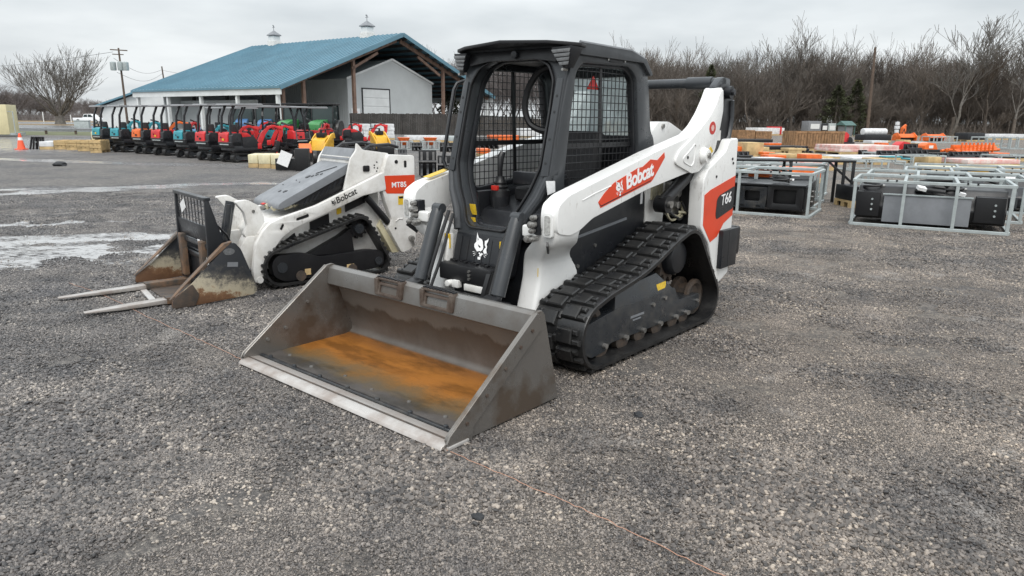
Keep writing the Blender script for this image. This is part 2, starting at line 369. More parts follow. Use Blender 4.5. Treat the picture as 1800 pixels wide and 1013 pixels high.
    wv = mth('ADD', mth('MINIMUM', wetv, .30), mth('ADD', mth('MULTIPLY', mth('SUBTRACT', mid, .5), 2.6), mth('MULTIPLY', mth('SUBTRACT', fine, .5), 3.6)))
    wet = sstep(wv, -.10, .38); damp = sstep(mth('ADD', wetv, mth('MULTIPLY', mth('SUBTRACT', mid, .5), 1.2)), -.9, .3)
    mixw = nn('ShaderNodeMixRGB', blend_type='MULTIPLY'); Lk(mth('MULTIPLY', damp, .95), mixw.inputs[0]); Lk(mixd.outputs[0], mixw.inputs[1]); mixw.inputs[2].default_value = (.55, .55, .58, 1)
    mixm = nn('ShaderNodeMixRGB'); Lk(mth('MULTIPLY', wet, .8), mixm.inputs[0]); Lk(mixw.outputs[0], mixm.inputs[1]); mixm.inputs[2].default_value = (.46, .455, .45, 1)  # pale milky water colour, also painting in the bright sky reflection
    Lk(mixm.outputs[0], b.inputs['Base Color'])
    ro = mth('SUBTRACT', .72, mth('MULTIPLY', wet, .66)); Lk(ro, b.inputs['Roughness'])
    h1 = mth('MULTIPLY', v1.outputs['Distance'], -1.0); h2 = mth('MULTIPLY', v2.outputs['Distance'], -.5)
    h = mth('ADD', mth('ADD', h1, h2), mth('MULTIPLY', clod, 4.0))
    bp = nn('ShaderNodeBump'); bp.inputs['Distance'].default_value = .022; Lk(h, bp.inputs['Height'])
    Lk(mth('SUBTRACT', .85, mth('MULTIPLY', wet, .83)), bp.inputs['Strength'])
    Lk(bp.outputs[0], b.inputs['Normal'])
    return m
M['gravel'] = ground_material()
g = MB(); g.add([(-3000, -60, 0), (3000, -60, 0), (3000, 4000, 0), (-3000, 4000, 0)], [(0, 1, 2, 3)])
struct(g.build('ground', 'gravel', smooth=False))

def pebble_material():
    m = bpy.data.materials.new('pebble_stone'); m.use_nodes = True; t = m.node_tree; b = t.nodes['Principled BSDF']
    at = t.nodes.new('ShaderNodeAttribute'); at.attribute_name = 'tone'; r = t.nodes.new('ShaderNodeValToRGB'); e = r.color_ramp.elements
    st = [(0, (.038, .037, .037)), (.40, (.118, .108, .101)), (.70, (.196, .179, .164)), (.92, (.29, .262, .233)), (.985, (.40, .36, .305)), (1, (.54, .50, .44))]
    while len(e) < len(st): e.new(.5)
    for i, (p, c) in enumerate(st): e[i].position = p; e[i].color = (*c, 1)
    t.links.new(at.outputs['Fac'], r.inputs[0])
    # broad patches of darker and browner stone
    g = t.nodes.new('ShaderNodeNewGeometry'); n = t.nodes.new('ShaderNodeTexNoise'); n.inputs['Scale'].default_value = 1.3; n.inputs['Detail'].default_value = 6; n.inputs['Roughness'].default_value = .7; t.links.new(g.outputs['Position'], n.inputs['Vector'])
    r2 = t.nodes.new('ShaderNodeValToRGB'); e = r2.color_ramp.elements; e[0].position = .36; e[0].color = (.60, .61, .64, 1); e[1].position = .64; e[1].color = (1.36, 1.32, 1.27, 1); k = e.new(.5); k.color = (.98, .96, .94, 1); t.links.new(n.outputs[0], r2.inputs[0])
    mu = t.nodes.new('ShaderNodeMixRGB'); mu.blend_type = 'MULTIPLY'; mu.inputs[0].default_value = 1; t.links.new(r.outputs[0], mu.inputs[1]); t.links.new(r2.outputs[0], mu.inputs[2])
    mpl = t.nodes.new('ShaderNodeMapping'); mpl.inputs['Rotation'].default_value = (0, 0, R(38)); mpl.inputs['Scale'].default_value = (.28, 2.4, 1); t.links.new(g.outputs['Position'], mpl.inputs['Vector'])
    nl = t.nodes.new('ShaderNodeTexNoise'); nl.inputs['Scale'].default_value = 1.0; nl.inputs['Detail'].default_value = 4; nl.inputs['Roughness'].default_value = .55; t.links.new(mpl.outputs[0], nl.inputs['Vector'])
    r3 = t.nodes.new('ShaderNodeValToRGB'); e = r3.color_ramp.elements; e[0].position = .36; e[0].color = (.86, .86, .87, 1); e[1].position = .70; e[1].color = (1.13, 1.12, 1.11, 1); k3 = e.new(.5); k3.color = (1, 1, 1, 1); t.links.new(nl.outputs[0], r3.inputs[0])
    mu2 = t.nodes.new('ShaderNodeMixRGB'); mu2.blend_type = 'MULTIPLY'; mu2.inputs[0].default_value = 1; t.links.new(mu.outputs[0], mu2.inputs[1]); t.links.new(r3.outputs[0], mu2.inputs[2])
    sx0 = t.nodes.new('ShaderNodeSeparateXYZ'); t.links.new(g.outputs['Position'], sx0.inputs[0]); ml = t.nodes.new('ShaderNodeMapRange'); ml.interpolation_type = 'SMOOTHSTEP'; ml.inputs[1].default_value = -4.5; ml.inputs[2].default_value = 2.5; t.links.new(sx0.outputs[0], ml.inputs[0])
    mc = t.nodes.new('ShaderNodeMixRGB'); mc.inputs[1].default_value = (.92, .95, 1.0, 1); mc.inputs[2].default_value = (1.045, 1.0, .955, 1); t.links.new(ml.outputs[0], mc.inputs[0])
    mu3 = t.nodes.new('ShaderNodeMixRGB'); mu3.blend_type = 'MULTIPLY'; mu3.inputs[0].default_value = 1; t.links.new(mu2.outputs[0], mu3.inputs[1]); t.links.new(mc.outputs[0], mu3.inputs[2])
    nd = t.nodes.new('ShaderNodeTexNoise'); nd.inputs['Scale'].default_value = 1.7; nd.inputs['Detail'].default_value = 5; nd.inputs['Roughness'].default_value = .6; t.links.new(g.outputs['Position'], nd.inputs['Vector'])
    rd = t.nodes.new('ShaderNodeMapRange'); rd.interpolation_type = 'SMOOTHSTEP'; rd.inputs[1].default_value = .585; rd.inputs[2].default_value = .72; rd.inputs[4].default_value = .62; t.links.new(nd.outputs[0], rd.inputs[0])
    md_ = t.nodes.new('ShaderNodeMixRGB'); t.links.new(rd.outputs[0], md_.inputs[0]); t.links.new(mu3.outputs[0], md_.inputs[1]); md_.inputs[2].default_value = (.27, .252, .235, 1)
    t.links.new(md_.outputs[0], b.inputs['Base Color']); b.inputs['Roughness'].default_value = .42
    return m
M['pebble'] = pebble_material()
def gravel_variant(seed, n_inst, smin, smax, nst, tag_label, mode='all', t0=0.0, t1=1.0):
    g = np.random.default_rng(seed); rr = random.Random(seed)
    base = bmesh.new(); bmesh.ops.create_icosphere(base, subdivisions=1, radius=1)
    bv = np.array([v.co[:] for v in base.verts]); bf = [[v.index for v in f.verts] for f in base.faces]; base.free()
    nb = len(bv); V, T, Fc = [], [], []; PR = .19
    for k in range(nst):
        s_ = smin + (smax - smin) * g.random() ** 2.4
        rad = PR * math.sqrt(g.random()); a = g.random() * 6.283
        q = bv * (1 + g.normal(0, .16, (nb, 1))) * np.array([.9 + .6 * g.random(), .75 + .4 * g.random(), .5 + .35 * g.random()]) * s_
        e = Euler((g.normal(0, .4), g.normal(0, .4), g.random() * 6.283)).to_matrix(); q = q @ np.array(e).T
        q += np.array([rad * math.cos(a), rad * math.sin(a), s_ * (.0 + .85 * g.random())])
        Fc += [[i + k * nb for i in f] for f in bf]; V.append(q); T += [t0 + (t1 - t0) * g.random()] * nb
    V = np.concatenate(V); nv = len(V)
    # patch centres: even cover, denser and coarser in windrows
    u = g.random(n_inst); Yp = 1.5 + (15.0 - 1.5) * u ** .78; Xp = (g.random(n_inst) * 2 - 1) * (.76 * Yp + .3)
    cl = np.sin(Xp * 1.7 + 1.3 * np.sin(Yp * 1.3)) * np.sin(Yp * 1.9 + Xp * 1.1 + 2 * np.sin(Xp * .7))
    wv = np.full(n_inst, -9.0)
    for cx, cy, an, hl, hw in WATER:
        ca, sa = math.cos(R(an)), math.sin(R(an)); dx_, dy_ = Xp - cx, Yp - cy
        wv = np.maximum(wv, 1 - np.sqrt(((dx_ * ca + dy_ * sa) / hl) ** 2 + ((-dx_ * sa + dy_ * ca) / (hw + .12)) ** 2))
    wetz = wv + g.normal(0, .30, n_inst) > .1
    if mode == 'rows':
        # stones thrown up in rows beside the wheel lanes
        an = R(-38); uu = Xp * math.cos(an) + Yp * math.sin(an); vv = -Xp * math.sin(an) + Yp * math.cos(an)
        row = np.zeros(n_inst)
        for v0, wd in ((2.07, .13), (2.90, .12), (3.55, .07), (4.75, .16), (5.9, .20), (7.4, .22), (9.2, .3), (11.4, .4)):
            row = np.maximum(row, np.exp(-((vv - v0 - .10 * np.sin(uu * 1.1 + v0)) / wd) ** 2) * (.55 + .45 * np.sin(uu * .9 + v0 * 3)))
        left = (Xp < -1.2 - .1 * Yp)
        kp = (g.random(n_inst) < np.clip(row * 1.1 + .30 * np.clip(cl, 0, 1) + .35 * left, 0, 1)) & ~wetz
    else:
        kp = (g.random(n_inst) < np.clip(.85 + .3 * cl, .4, 1)) & ~wetz
    Xp, Yp, cl = Xp[kp], Yp[kp], cl[kp]; m = len(Xp)
    pts = np.stack([Xp, Yp, np.full(m, -.0005)], 1)
    me = bpy.data.meshes.new('loose_gravel'); me.from_pydata(V.tolist() + pts.tolist(), [], Fc)
    me.attributes.new('pt', 'FLOAT', 'POINT').data.foreach_set('value', np.r_[np.zeros(nv), np.ones(m)].astype(np.float32))
    me.attributes.new('tone', 'FLOAT', 'POINT').data.foreach_set('value', np.r_[np.array(T), np.zeros(m)].astype(np.float32))
    me.attributes.new('rz', 'FLOAT', 'POINT').data.foreach_set('value', np.r_[np.zeros(nv), g.random(m) * 6.283].astype(np.float32))
    me.attributes.new('sc', 'FLOAT', 'POINT').data.foreach_set('value', np.r_[np.ones(nv), np.clip(1 + .28 * cl + g.normal(0, .12, m), .7, 1.5)].astype(np.float32))
    o = link('loose_gravel', me, 'pebble'); struct(o, 'stuff'); tag(o, tag_label, 'gravel')
    ng = bpy.data.node_groups.new('gravel', 'GeometryNodeTree')
    ng.interface.new_socket('Geometry', in_out='INPUT', socket_type='NodeSocketGeometry'); ng.interface.new_socket('Geometry', in_out='OUTPUT', socket_type='NodeSocketGeometry')
    A = ng.nodes.new; gi, go = A('NodeGroupInput'), A('NodeGroupOutput'); k = ng.links.new
    def attr(nm): q = A('GeometryNodeInputNamedAttribute'); q.data_type = 'FLOAT'; q.inputs['Name'].default_value = nm; return q.outputs['Attribute']
    sp = A('GeometryNodeSeparateGeometry'); sp.domain = 'POINT'; cmp = A('FunctionNodeCompare'); cmp.operation = 'GREATER_THAN'; cmp.inputs[1].default_value = .5
    k(attr('pt'), cmp.inputs[0]); k(cmp.outputs[0], sp.inputs['Selection']); k(gi.outputs[0], sp.inputs['Geometry'])
    ip = A('GeometryNodeInstanceOnPoints'); cx = A('ShaderNodeCombineXYZ'); k(attr('rz'), cx.inputs[2])
    k(sp.outputs['Selection'], ip.inputs['Points']); k(sp.outputs['Inverted'], ip.inputs['Instance']); k(cx.outputs[0], ip.inputs['Rotation']); k(attr('sc'), ip.inputs['Scale']); k(ip.outputs[0], go.inputs[0])
    md = o.modifiers.new('scatter', 'NODES'); md.node_group = ng
gravel_variant(3, 4200, .0020, .0062, 1250, 'fine grey-brown gravel packed over the near yard', 'all', .0, .93)
gravel_variant(4, 5200, .0036, .0112, 520, 'coarser dark gravel lying in rows beside the wheel lanes', 'rows', .0, .66)
gravel_variant(5, 3400, .0036, .0105, 34, 'scattered pale and tan pebbles on the near yard', 'all', .72, 1.0)
# ---------------------------------------------------------------- large track loader
TL = thing('track_loader', 'large white track loader with dark cab and open bucket on the gravel', 'track loader', (.33, 5.383, 0), R(-130.57))
XZ = lambda u, v, c: (u, c, v)
def track_path(circles, n, sag=0.0, band=None):
    pts = []
    for (cx, cz, r) in circles:
        pts += [(cx + r * math.cos(a * math.pi / 60), cz + r * math.sin(a * math.pi / 60)) for a in range(120)]
    pts = sorted(set(pts))
    def half(ps):
        h = []
        for p in ps:
            while len(h) > 1 and (h[-1][0] - h[-2][0]) * (p[1] - h[-2][1]) - (h[-1][1] - h[-2][1]) * (p[0] - h[-2][0]) <= 0: h.pop()
            h.append(p)
        return h
    hull = half(pts)[:-1] + half(pts[::-1])[:-1]
    if True:
        P = np.array(hull + [hull[0]]); d = np.r_[0, np.cumsum(np.hypot(*np.diff(P, axis=0).T))]
        s = np.linspace(0, d[-1], n, endpoint=False); Q = np.stack([np.interp(s, d, P[:, 0]), np.interp(s, d, P[:, 1])], 1)
    if sag:
        x0, x1, zmin = band
        for q in Q:
            if x0 < q[0] < x1 and q[1] > zmin: q[1] -= sag * math.sin(math.pi * (q[0] - x0) / (x1 - x0)) ** 1.5
    T = np.roll(Q, -1, 0) - np.roll(Q, 1, 0); T /= np.linalg.norm(T, axis=1)[:, None]
    return Q, T, np.stack([T[:, 1], -T[:, 0]], 1), d[-1]
def belt(name, parent, Q, Nn, y0, y1, th, m='rubber'):
    rings = []
    for q, n in zip(Q, Nn):
        ring = []
        for y, h in ((y0, -th), (y0, -.006), (y0 + .012, 0), (y1 - .012, 0), (y1, -.006), (y1, -th)):
            ring.append((q[0] + n[0] * h, y, q[1] + n[1] * h))
        rings.append(ring)
    b = MB(); b.loft(rings, closed=True); return b.build(name, m, parent, sharp=50)
def lug_mesh(name, w, l, h, notch=True, side=1):
    # block along +z (outward), length l along x (travel), width w along y
    b = MB(); c = .35
    def blk(y0, y1, x0, x1, hh):
        i = min(.010, (x1 - x0) * .28)
        b.loft([[(x0, y0, -.004), (x1, y0, -.004), (x1, y1, -.004), (x0, y1, -.004)], [(x0 + i * .35, y0 + i * .3, hh * .7), (x1 - i * .35, y0 + i * .3, hh * .7), (x1 - i * .35, y1 - i * .3, hh * .7), (x0 + i * .35, y1 - i * .3, hh * .7)], [(x0 + i, y0 + i, hh), (x1 - i, y0 + i, hh), (x1 - i, y1 - i, hh), (x0 + i, y1 - i, hh)]])
    if notch:
        a = -w / 2; e = w / 2
        if side > 0:
            blk(a, e - .06, -l / 2, l / 2, h); blk(e - .062, e, -l / 2, -l * .12, h * .9); blk(e - .062, e - .02, l * .12, l / 2, h * .9)
        else:
            blk(a + .06, e, -l / 2, l / 2, h); blk(a, a + .062, -l / 2, -l * .12, h * .9); blk(a + .02, a + .062, l * .12, l / 2, h * .9)
    else: blk(-w / 2, w / 2, -l / 2, l / 2, h)
    me = b.mesh(name, sharp=30); me.materials.append(M['rubber']); return me
TCIRC = [(.680, .249, .222), (-.825, .209, .182), (-.48, .575, .225)]
TQ, TT, TN, TLEN = track_path(TCIRC, 150, .035, (-.30, .62, .36))
lugA = lug_mesh('tread_lug', .182, .098, .026, True, 1); lugB = lug_mesh('tread_lug', .182, .098, .026, True, -1)
lugC = lug_mesh('tread_link', .030, .060, .014, False)
def loader_track(s):
    y0, y1 = (.50, .90) if s > 0 else (-.90, -.50)
    tr = belt('track', TL, TQ, TN, y0, y1, .030)
    np_ = 34
    for k in range(np_):
        for half in (0, 1):
            i = int((k + (.5 if half else 0)) / np_ * 150) % 150
            q, t, n = TQ[i], TT[i], TN[i]; yc = (y0 + .098, y1 - .098)[half]
            o = link('tread_lug', (lugB, lugA)[half], None, tr)
            o.matrix_local = Matrix(((t[0], 0, n[0], q[0]), (0, -1 if False else 1, 0, yc), (t[1], 0, n[1], q[1]), (0, 0, 0, 1)))
        i = int((k + .25) / np_ * 150) % 150; q, t, n = TQ[i], TT[i], TN[i]
        o = link('tread_link', lugC, None, tr); o.matrix_local = Matrix(((t[0], 0, n[0], q[0]), (0, 1, 0, (y0 + y1) / 2), (t[1], 0, n[1], q[1]), (0, 0, 0, 1)))
    # undercarriage
    f = MB(); ya, yb = sorted((s * .60, s * .81))
    f.prism(rnd([(.78, .30), (.52, .335), (.36, .35), (-.42, .36), (-.50, .25), (-.83, .245), (-.86, .13), (-.63, .11), (.36, .125), (.44, .125), (.50, .085), (.66, .075), (.80, .15)], .02), ya, yb)
    fr = f.build('undercarriage_frame', 'frame', TL, .006)
    f = MB(); yo, yi = s * .808, s * .66
    f.loft([[(.40, yo, .34), (-.40, yo, .355), (-.40, yi, .355), (.40, yi, .34)], [(.34, s * .77, .46), (-.20, s * .77, .50), (-.20, yi, .50), (.34, yi, .46)]])
    f.build('top_cover', 'frame', fr, .008)
    f = MB(); f.b2(.02, .20, s * .811, s * .812, .245, .262); f.b2(.06, .17, s * .811, s * .812, .222, .234); f.build('slot_mark', 'plastic', fr)
    if s > 0:
        f = MB(); f.prism([(-.18, .375), (-.30, .38), (-.31, .425), (-.17, .42)], .800, .806, lambda u, v, c: (u, c - (v - .36) * .25, v)); f.build('warning_label', 'yellowv', fr)
    for x, z in ((-.27, .31), (-.10, .29), (-.80, .19), (-.66, .12)):
        f = MB(); f.cyl((x, s * .815, z), (0, 1, 0), .016, .02, 8); f.build('bolt', 'chrome', fr)
    for x in (.26, .03, -.21, -.45, .52, -.62):
        f = MB(); f.lathe([(.03, -.10), (.082, -.098), (.082, -.05), (.05, -.045), (.05, .045), (.082, .05), (.082, .092), (.06, .10), (.02, .10)], (x, s * .70, .115), 'y', 22)
        rl = f.build('track_roller', 'rust', TL)
        f = MB(); f.cyl((x, s * .820, .128), (0, 1, 0), .019, .03, 10); f.build('roller_bolt', 'chrome', rl)
    f = MB(); f.lathe([(.05, -.09), (.185, -.085), (.185, -.05), (.12, -.04), (.12, .04), (.185, .05), (.185, .075), (.14, .08), (.12, .06), (.05, .06)], (.68, s * .70, .249), 'y', 30); f.build('front_idler', 'rust', TL)
    f = MB(); f.lathe([(.05, -.09), (.142, -.085), (.142, -.05), (.10, -.04), (.10, .04), (.142, .05), (.142, .075), (.11, .08), (.09, .06), (.04, .06)], (-.825, s * .70, .209), 'y', 30); f.build('rear_idler', 'rust', TL)
    prof = []
    for k in range(26):
        a0 = 2 * math.pi * k / 13 / 2 * 1.0; r = .19 if k % 2 else .155
        prof += [(-.48 + r * math.cos(a0 - .055), .575 + r * math.sin(a0 - .055)), (-.48 + r * math.cos(a0 + .055), .575 + r * math.sin(a0 + .055))]
    f = MB(); f.prism(prof, s * .675, s * .725); sp = f.build('drive_sprocket', 'rust', TL, .004)
    f = MB(); f.lathe([(.05, -.14), (.115, -.14), (.135, -.06), (.135, .06), (.115, .10), (.05, .11)], (-.48, s * .70, .575), 'y', 26); f.build('drive_hub', 'dark', sp, .004)
    return tr
loader_track(1); loader_track(-1)

# chassis between the tracks
c = MB(); c.prism([(.74, .26), (.77, .48), (.72, .60), (.45, .93), (.10, 1.01), (-.44, 1.06), (-.46, .82), (-1.20, .80), (-1.28, .42), (-1.1, .26)], -.465, .465)
ch = c.build('chassis', 'dark', TL, .01)
for s in (1, -1):
    c = MB(); c.prism(rnd([(.50, .50), (.56, .80), (.36, .93), (-.02, 1.02), (-.46, 1.06), (-.46, .74), (.20, .60), (.37, .52)], .06), s * .470, s * .494)
    sp = c.build('side_panel', 'dark', TL, .006)
    for x, z in ((.49, .66), (.40, .60), (.20, .72)):
        b = MB(); b.cyl((x, s * .497, z), (0, 1, 0), .013, .014, 8); b.build('bolt', 'chrome', sp)
    b = MB(); b.bar((.44, s * .497, .80), (-.20, s * .497, .87), .008, .018); b.build('trim_rail', 'plastic', sp)
    b = MB(); b.b2(-.39, -.42, s * .4945, s * .4965, .96, 1.05); b.build('sticker', 'paper', sp)
    # white engine-bay plate and the works behind the arm
    c = MB(); c.prism(rnd([(-.44, 1.20), (-.47, .80), (-.74, .78), (-.76, 1.22)], .02), s * .40, s * .50); eb = c.build('engine_bay_plate', 'oldwhite', TL, .006)
    c = MB(); c.b2(-.53, -.60, s * .50, s * .515, .98, 1.18); c.b2(-.63, -.69, s * .50, s * .515, .98, 1.18); c.build('bay_slot', 'brass', eb)
    c = MB(); c.prism(rnd([(-.93, 1.20), (-.95, .60), (-1.17, .60), (-1.17, 1.22)], .02), s * .52, s * .63); c.build('rear_post', 'black', TL, .008)
    c = MB(); c.tube([(-.52, s * .60, .96), (-1.02, s * .60, 1.20)], .05, 14); c.cyl((-.55, s * .60, .955), (0, 1, 0), .066, .10, 18); lc = c.build('lift_cylinder', 'black', TL)
    c = MB(); c.cyl((-.55, s * .66, .955), (0, 1, 0), .028, .03, 12); c.build('pin', 'chrome', lc)
    for k in range(6):
        a = rng.uniform(0, 1); b_ = rng.uniform(-.05, .05)
        c = MB(); z0 = .90 + rng.uniform(-.05, .06)
        P0 = [(-.66 - .05 * k, s * .56, z0), (-.70 - .05 * k, s * (.60 + b_ * .5), .83 + b_), (-.82 - .03 * k, s * .59, .82 + .03 * a), (-.96 + b_, s * .56, .86 + .06 * a), (-.98, s * .54, .98 + .1 * a)]
        Q = []
        for i in range(len(P0) - 1):
            for j in range(4): Q.append(Vector(P0[i]).lerp(Vector(P0[i + 1]), j / 4))
        Q = [sum((Q[max(0, min(len(Q) - 1, i + d))] for d in (-2, -1, 0, 1, 2)), Vector()) / 5 for i in range(len(Q))]
        c.tube(Q, .011, 6); c.build('hydraulic_hose', 'brass' if k % 2 == 0 else 'hose', TL)
    c = MB(); c.b2(-.78, -.93, s * .42, s * .54, .84, 1.10); c.cyl((-.85, s * .555, 1.02), (0, 1, 0), .04, .05, 14); c.cyl((-.85, s * .555, .92), (0, 1, 0), .032, .05, 14); c.build('valve_block', 'chrome', TL, .01)
    # tail side panel
    out_ = rnd([(-1.33, 1.43), (-1.27, 1.34), (-.96, 1.20), (-.90, 1.12), (-.91, .74), (-1.07, .60), (-1.27, .22), (-1.49, .30), (-1.50, 1.10), (-1.49, 1.44)], .03)
    c = MB(); c.prism(out_, s * .63, s * .75); tp = c.build('tail_panel', 'white', TL, .014, 3)
    dec = [(-1.498, 1.135), (-1.498, 1.10), (-1.20, .985), (-1.04, .93), (-1.05, .80), (-1.498, .905), (-1.498, .80), (-1.33, .745), (-1.22, .645), (-1.09, .605), (-1.00, .68), (-.935, .77), (-.925, 1.00), (-1.01, 1.035), (-1.12, 1.06)]
    c = MB(); c.prism([(-1.485, 1.13), (-1.485, .80), (-1.32, .745), (-1.21, .645), (-1.09, .612), (-.94, .765), (-.93, 1.005), (-1.03, 1.04)], s * .7505, s * .7525); td = c.build('tail_decal', 'red', tp, smooth=False)
    c = MB(); c.prism(rnd([(-1.483, 1.045), (-1.483, .86), (-1.17, .79), (-1.15, .83), (-1.16, .955), (-1.20, .985)], .02), s * .753, s * .7545); c.build('badge_panel', 'dark', td, smooth=False)
    if s > 0:
        text('badge_lettering', 'T66', .125, 'whitev', td, basis((-1.325, .7555, .945), (-1, 0, .10), (.0, 0, 1)), bold=.003, shear=.2, spacing=1.0)
    for x, z in ((-1.12, 1.14), (-1.40, 1.27), (-1.42, 1.235)):
        b = MB(); b.cyl((x, s * .752, z), (0, 1, 0), .011, .008, 8); b.build('panel_hole', 'blackv', tp)
    # black counterweight blocks on the tail
    c = MB(); c.b2(-1.25, -1.54, s * .66, s * .79, .37, .69); c.b2(-1.37, -1.385, s * .785, s * .792, .375, .685); cw = c.build('tail_weight', 'dark', TL, .02, 3)
    c = MB(); c.b2(-1.54, -1.72, s * .58, s * .74, .43, .68); c.build('tail_bumper', 'black', TL, .025, 3)
    c = MB(); c.lathe([(.03, -.03), (.048, -.03), (.048, .03), (.03, .03)], (-1.60, s * .70, .66), 'z', 14); c.cyl((-1.60, s * .68, .40), (0, 1, 0), .035, .10, 14); c.build('tow_eye', 'black', TL, .004)
# rear door, hood
c = MB(); c.b2(-1.30, -1.50, -.63, .63, .34, 1.38); rd = c.build('rear_door', 'dark', TL, .03, 3)
for k in range(7):
    c = MB(); c.b2(-1.502, -1.515, -.45, .45, .62 + k * .09, .66 + k * .09); c.build('grille_slat', 'black', rd, .004)
c = MB(); c.prism(rnd([(-.46, 1.18), (-.58, 1.36), (-1.30, 1.36), (-1.32, 1.10), (-.46, 1.05)], .04), -.46, .46); c.build('engine_hood', 'dark', TL, .02)
c = MB(); c.prism(rnd([(-.62, 1.30), (-.72, 1.50), (-.80, 1.565), (-.98, 1.565), (-1.30, 1.46), (-1.32, 1.30)], .03), .26, .38); hp = c.build('hood_bracket', 'white', TL, .01)
c = MB(); c.cyl((-.87, .385, 1.53), (0, 1, 0), .018, .02, 10); c.build('bracket_bolt', 'chrome', hp)

# loader arms
ARM = [(.915, .985), (.90, 1.07), (.80, 1.125), (.10, 1.285), (-.20, 1.355), (-.79, 1.47), (-.92, 1.54), (-1.03, 1.635), (-1.12, 1.745), (-1.17, 1.825), (-1.225, 1.835), (-1.245, 1.66), (-1.21, 1.52), (-1.14, 1.34), (-1.08, 1.29), (-.88, 1.185), (-.72, 1.187), (-.13, 1.10), (.54, .96), (.68, .895), (.78, .875), (.905, .90)]
PLATE = [(-.49, 1.275), (-.50, 1.31), (-.55, 1.36), (-.70, 1.43), (-.86, 1.515), (-1.00, 1.605), (-1.10, 1.70), (-1.165, 1.805), (-1.21, 1.82), (-1.235, 1.66), (-1.20, 1.52), (-1.135, 1.345), (-1.08, 1.295), (-.88, 1.190), (-.76, 1.180), (-.52, 1.255)]
def rr_(x0, x1, y0, y1, z): return [(x0, y0, z), (x1, y0, z), (x1, y1, z), (x0, y1, z)]
for s in (1, -1):
    a = MB(); a.prism(rnd(ARM, .03, 3), s * .57, s * .70); ar = a.build('loader_arm', 'white', TL, .016, 3)
    a = MB(); a.prism(rnd(PLATE, .03, 3), s * .698, s * .716); pl = a.build('pivot_plate', 'white', ar, .006, 2)
    a = MB(); a.tube([(.66 - .0, s * .701, 1.085), (.52, s * .701, 1.12), (.34, s * .701, 1.155)], .0035, 6); a.build('pressed_rib', 'white', ar)
    tri = [(-.60, 1.30), (-.72, 1.365), (-.78, 1.405), (-.80, 1.38), (-.775, 1.26), (-.74, 1.235), (-.62, 1.27)]
    tp3 = [Vector((x, s * .717, z)) for x, z in rnd(tri, .03, 3)]; tp3.append(tp3[0])
    a = MB(); a.tube(tp3, .005, 6); a.build('pressed_outline', 'white', pl)
    a = MB(); a.cyl((-.675, s * .717, 1.305), (0, 1, 0), .012, .006, 10); a.build('plate_hole', 'blackv', pl)
    a = MB(); a.lathe([(.0, 0), (.062, 0), (.066, .01), (.05, .045), (.0, .05)] if s > 0 else [(0, 0), (.062, 0), (.066, -.01), (.05, -.045), (0, -.05)], (-.93, s * .715, 1.31), 'y', 18); pb = a.build('pivot_boss', 'white', pl)
    a = MB(); a.cyl((-.925, s * .768, 1.315), (0, 1, 0), .02, .02, 8); a.cyl((-.955, s * .755, 1.30), (0, 1, 0), .012, .03, 8); a.build('pivot_bolt', 'chrome', pb)
    a = MB(); a.prism([(-.995, 1.345), (-1.05, 1.378), (-1.10, 1.34), (-1.04, 1.308)], s * .7165, s * .718); a.build('warning_label', 'yellowv', pl, smooth=False)
    a = MB(); a.prism([(-1.06 + .055 * math.cos(k * math.pi / 12), 1.52 + .05 * math.sin(k * math.pi / 12)) for k in range(24)], s * .7165, s * .718); stk = a.build('round_sticker', 'redv', pl, smooth=False)
    a = MB(); a.prism([(-1.06 + .028 * math.cos(k * math.pi / 3), 1.52 + .026 * math.sin(k * math.pi / 3)) for k in range(6)], s * .7185, s * .719); a.build('sticker_print', 'wrappink', stk, smooth=False)
    # lower leg steps inward behind the track
    a = MB(); S = [(.955, .62, .905, .575, .695), (.87, .66, .90, .53, .692), (.81, .62, .885, .46, .655), (.75, .56, .855, .39, .56), (.69, .50, .825, .355, .51), (.58, .39, .82, .345, .50), (.40, .37, .865, .34, .50), (.20, .45, .93, .34, .50)]
    rings = []
    for z, x0, x1, y0, y1 in S:
        r = .028; pts = []
        for (cx, cy, a0) in ((x1 - r, y1 - r, 0), (x0 + r, y1 - r, 90), (x0 + r, y0 + r, 180), (x1 - r, y0 + r, 270)):
            for j in range(4): pts.append((cx + r * math.cos(R(a0 + j * 30)), s * (cy + r * math.sin(R(a0 + j * 30))), z))
        rings.append(pts)
    fine = []
    for i in range(len(rings) - 1):
        for j in range(3): fine.append([Vector(p).lerp(Vector(q), j / 3) for p, q in zip(rings[i], rings[i + 1])])
    fine.append([Vector(p) for p in rings[-1]])
    sm = [fine[0]] + [[(fine[i - 1][k] + fine[i][k] * 2 + fine[i + 1][k]) / 4 for k in range(len(fine[i]))] for i in range(1, len(fine) - 1)] + [fine[-1]]
    a.loft(sm); a.build('arm_leg', 'white', ar, sharp=60)
    a = MB(); a.b2(.86, .925, s * .43, s * .55, .86, .935); a.build('hose_guard', 'white', ar, .018, 3)
    # marker light in the front of the knee
    a = MB(); a.prism(rnd([(.60, .875), (.675, .875), (.675, 1.025), (.60, 1.025)], .02), .905, .93, lambda u, v, c: (c, s * u, v)); fl = a.build('front_lamp', 'white', ar, .008)
    a = MB(); a.prism(rnd([(.617, .893), (.660, .893), (.660, 1.008), (.617, 1.008)], .014), .930, .936, lambda u, v, c: (c, s * u, v)); a.build('lamp_lens', 'lens', fl)
    # hydraulic couplers
    a = MB(); a.b2(.86, .925, s * .520, s * .572, .88, 1.01)
    cp = a.build('coupler_block', 'dark', ar, .006)
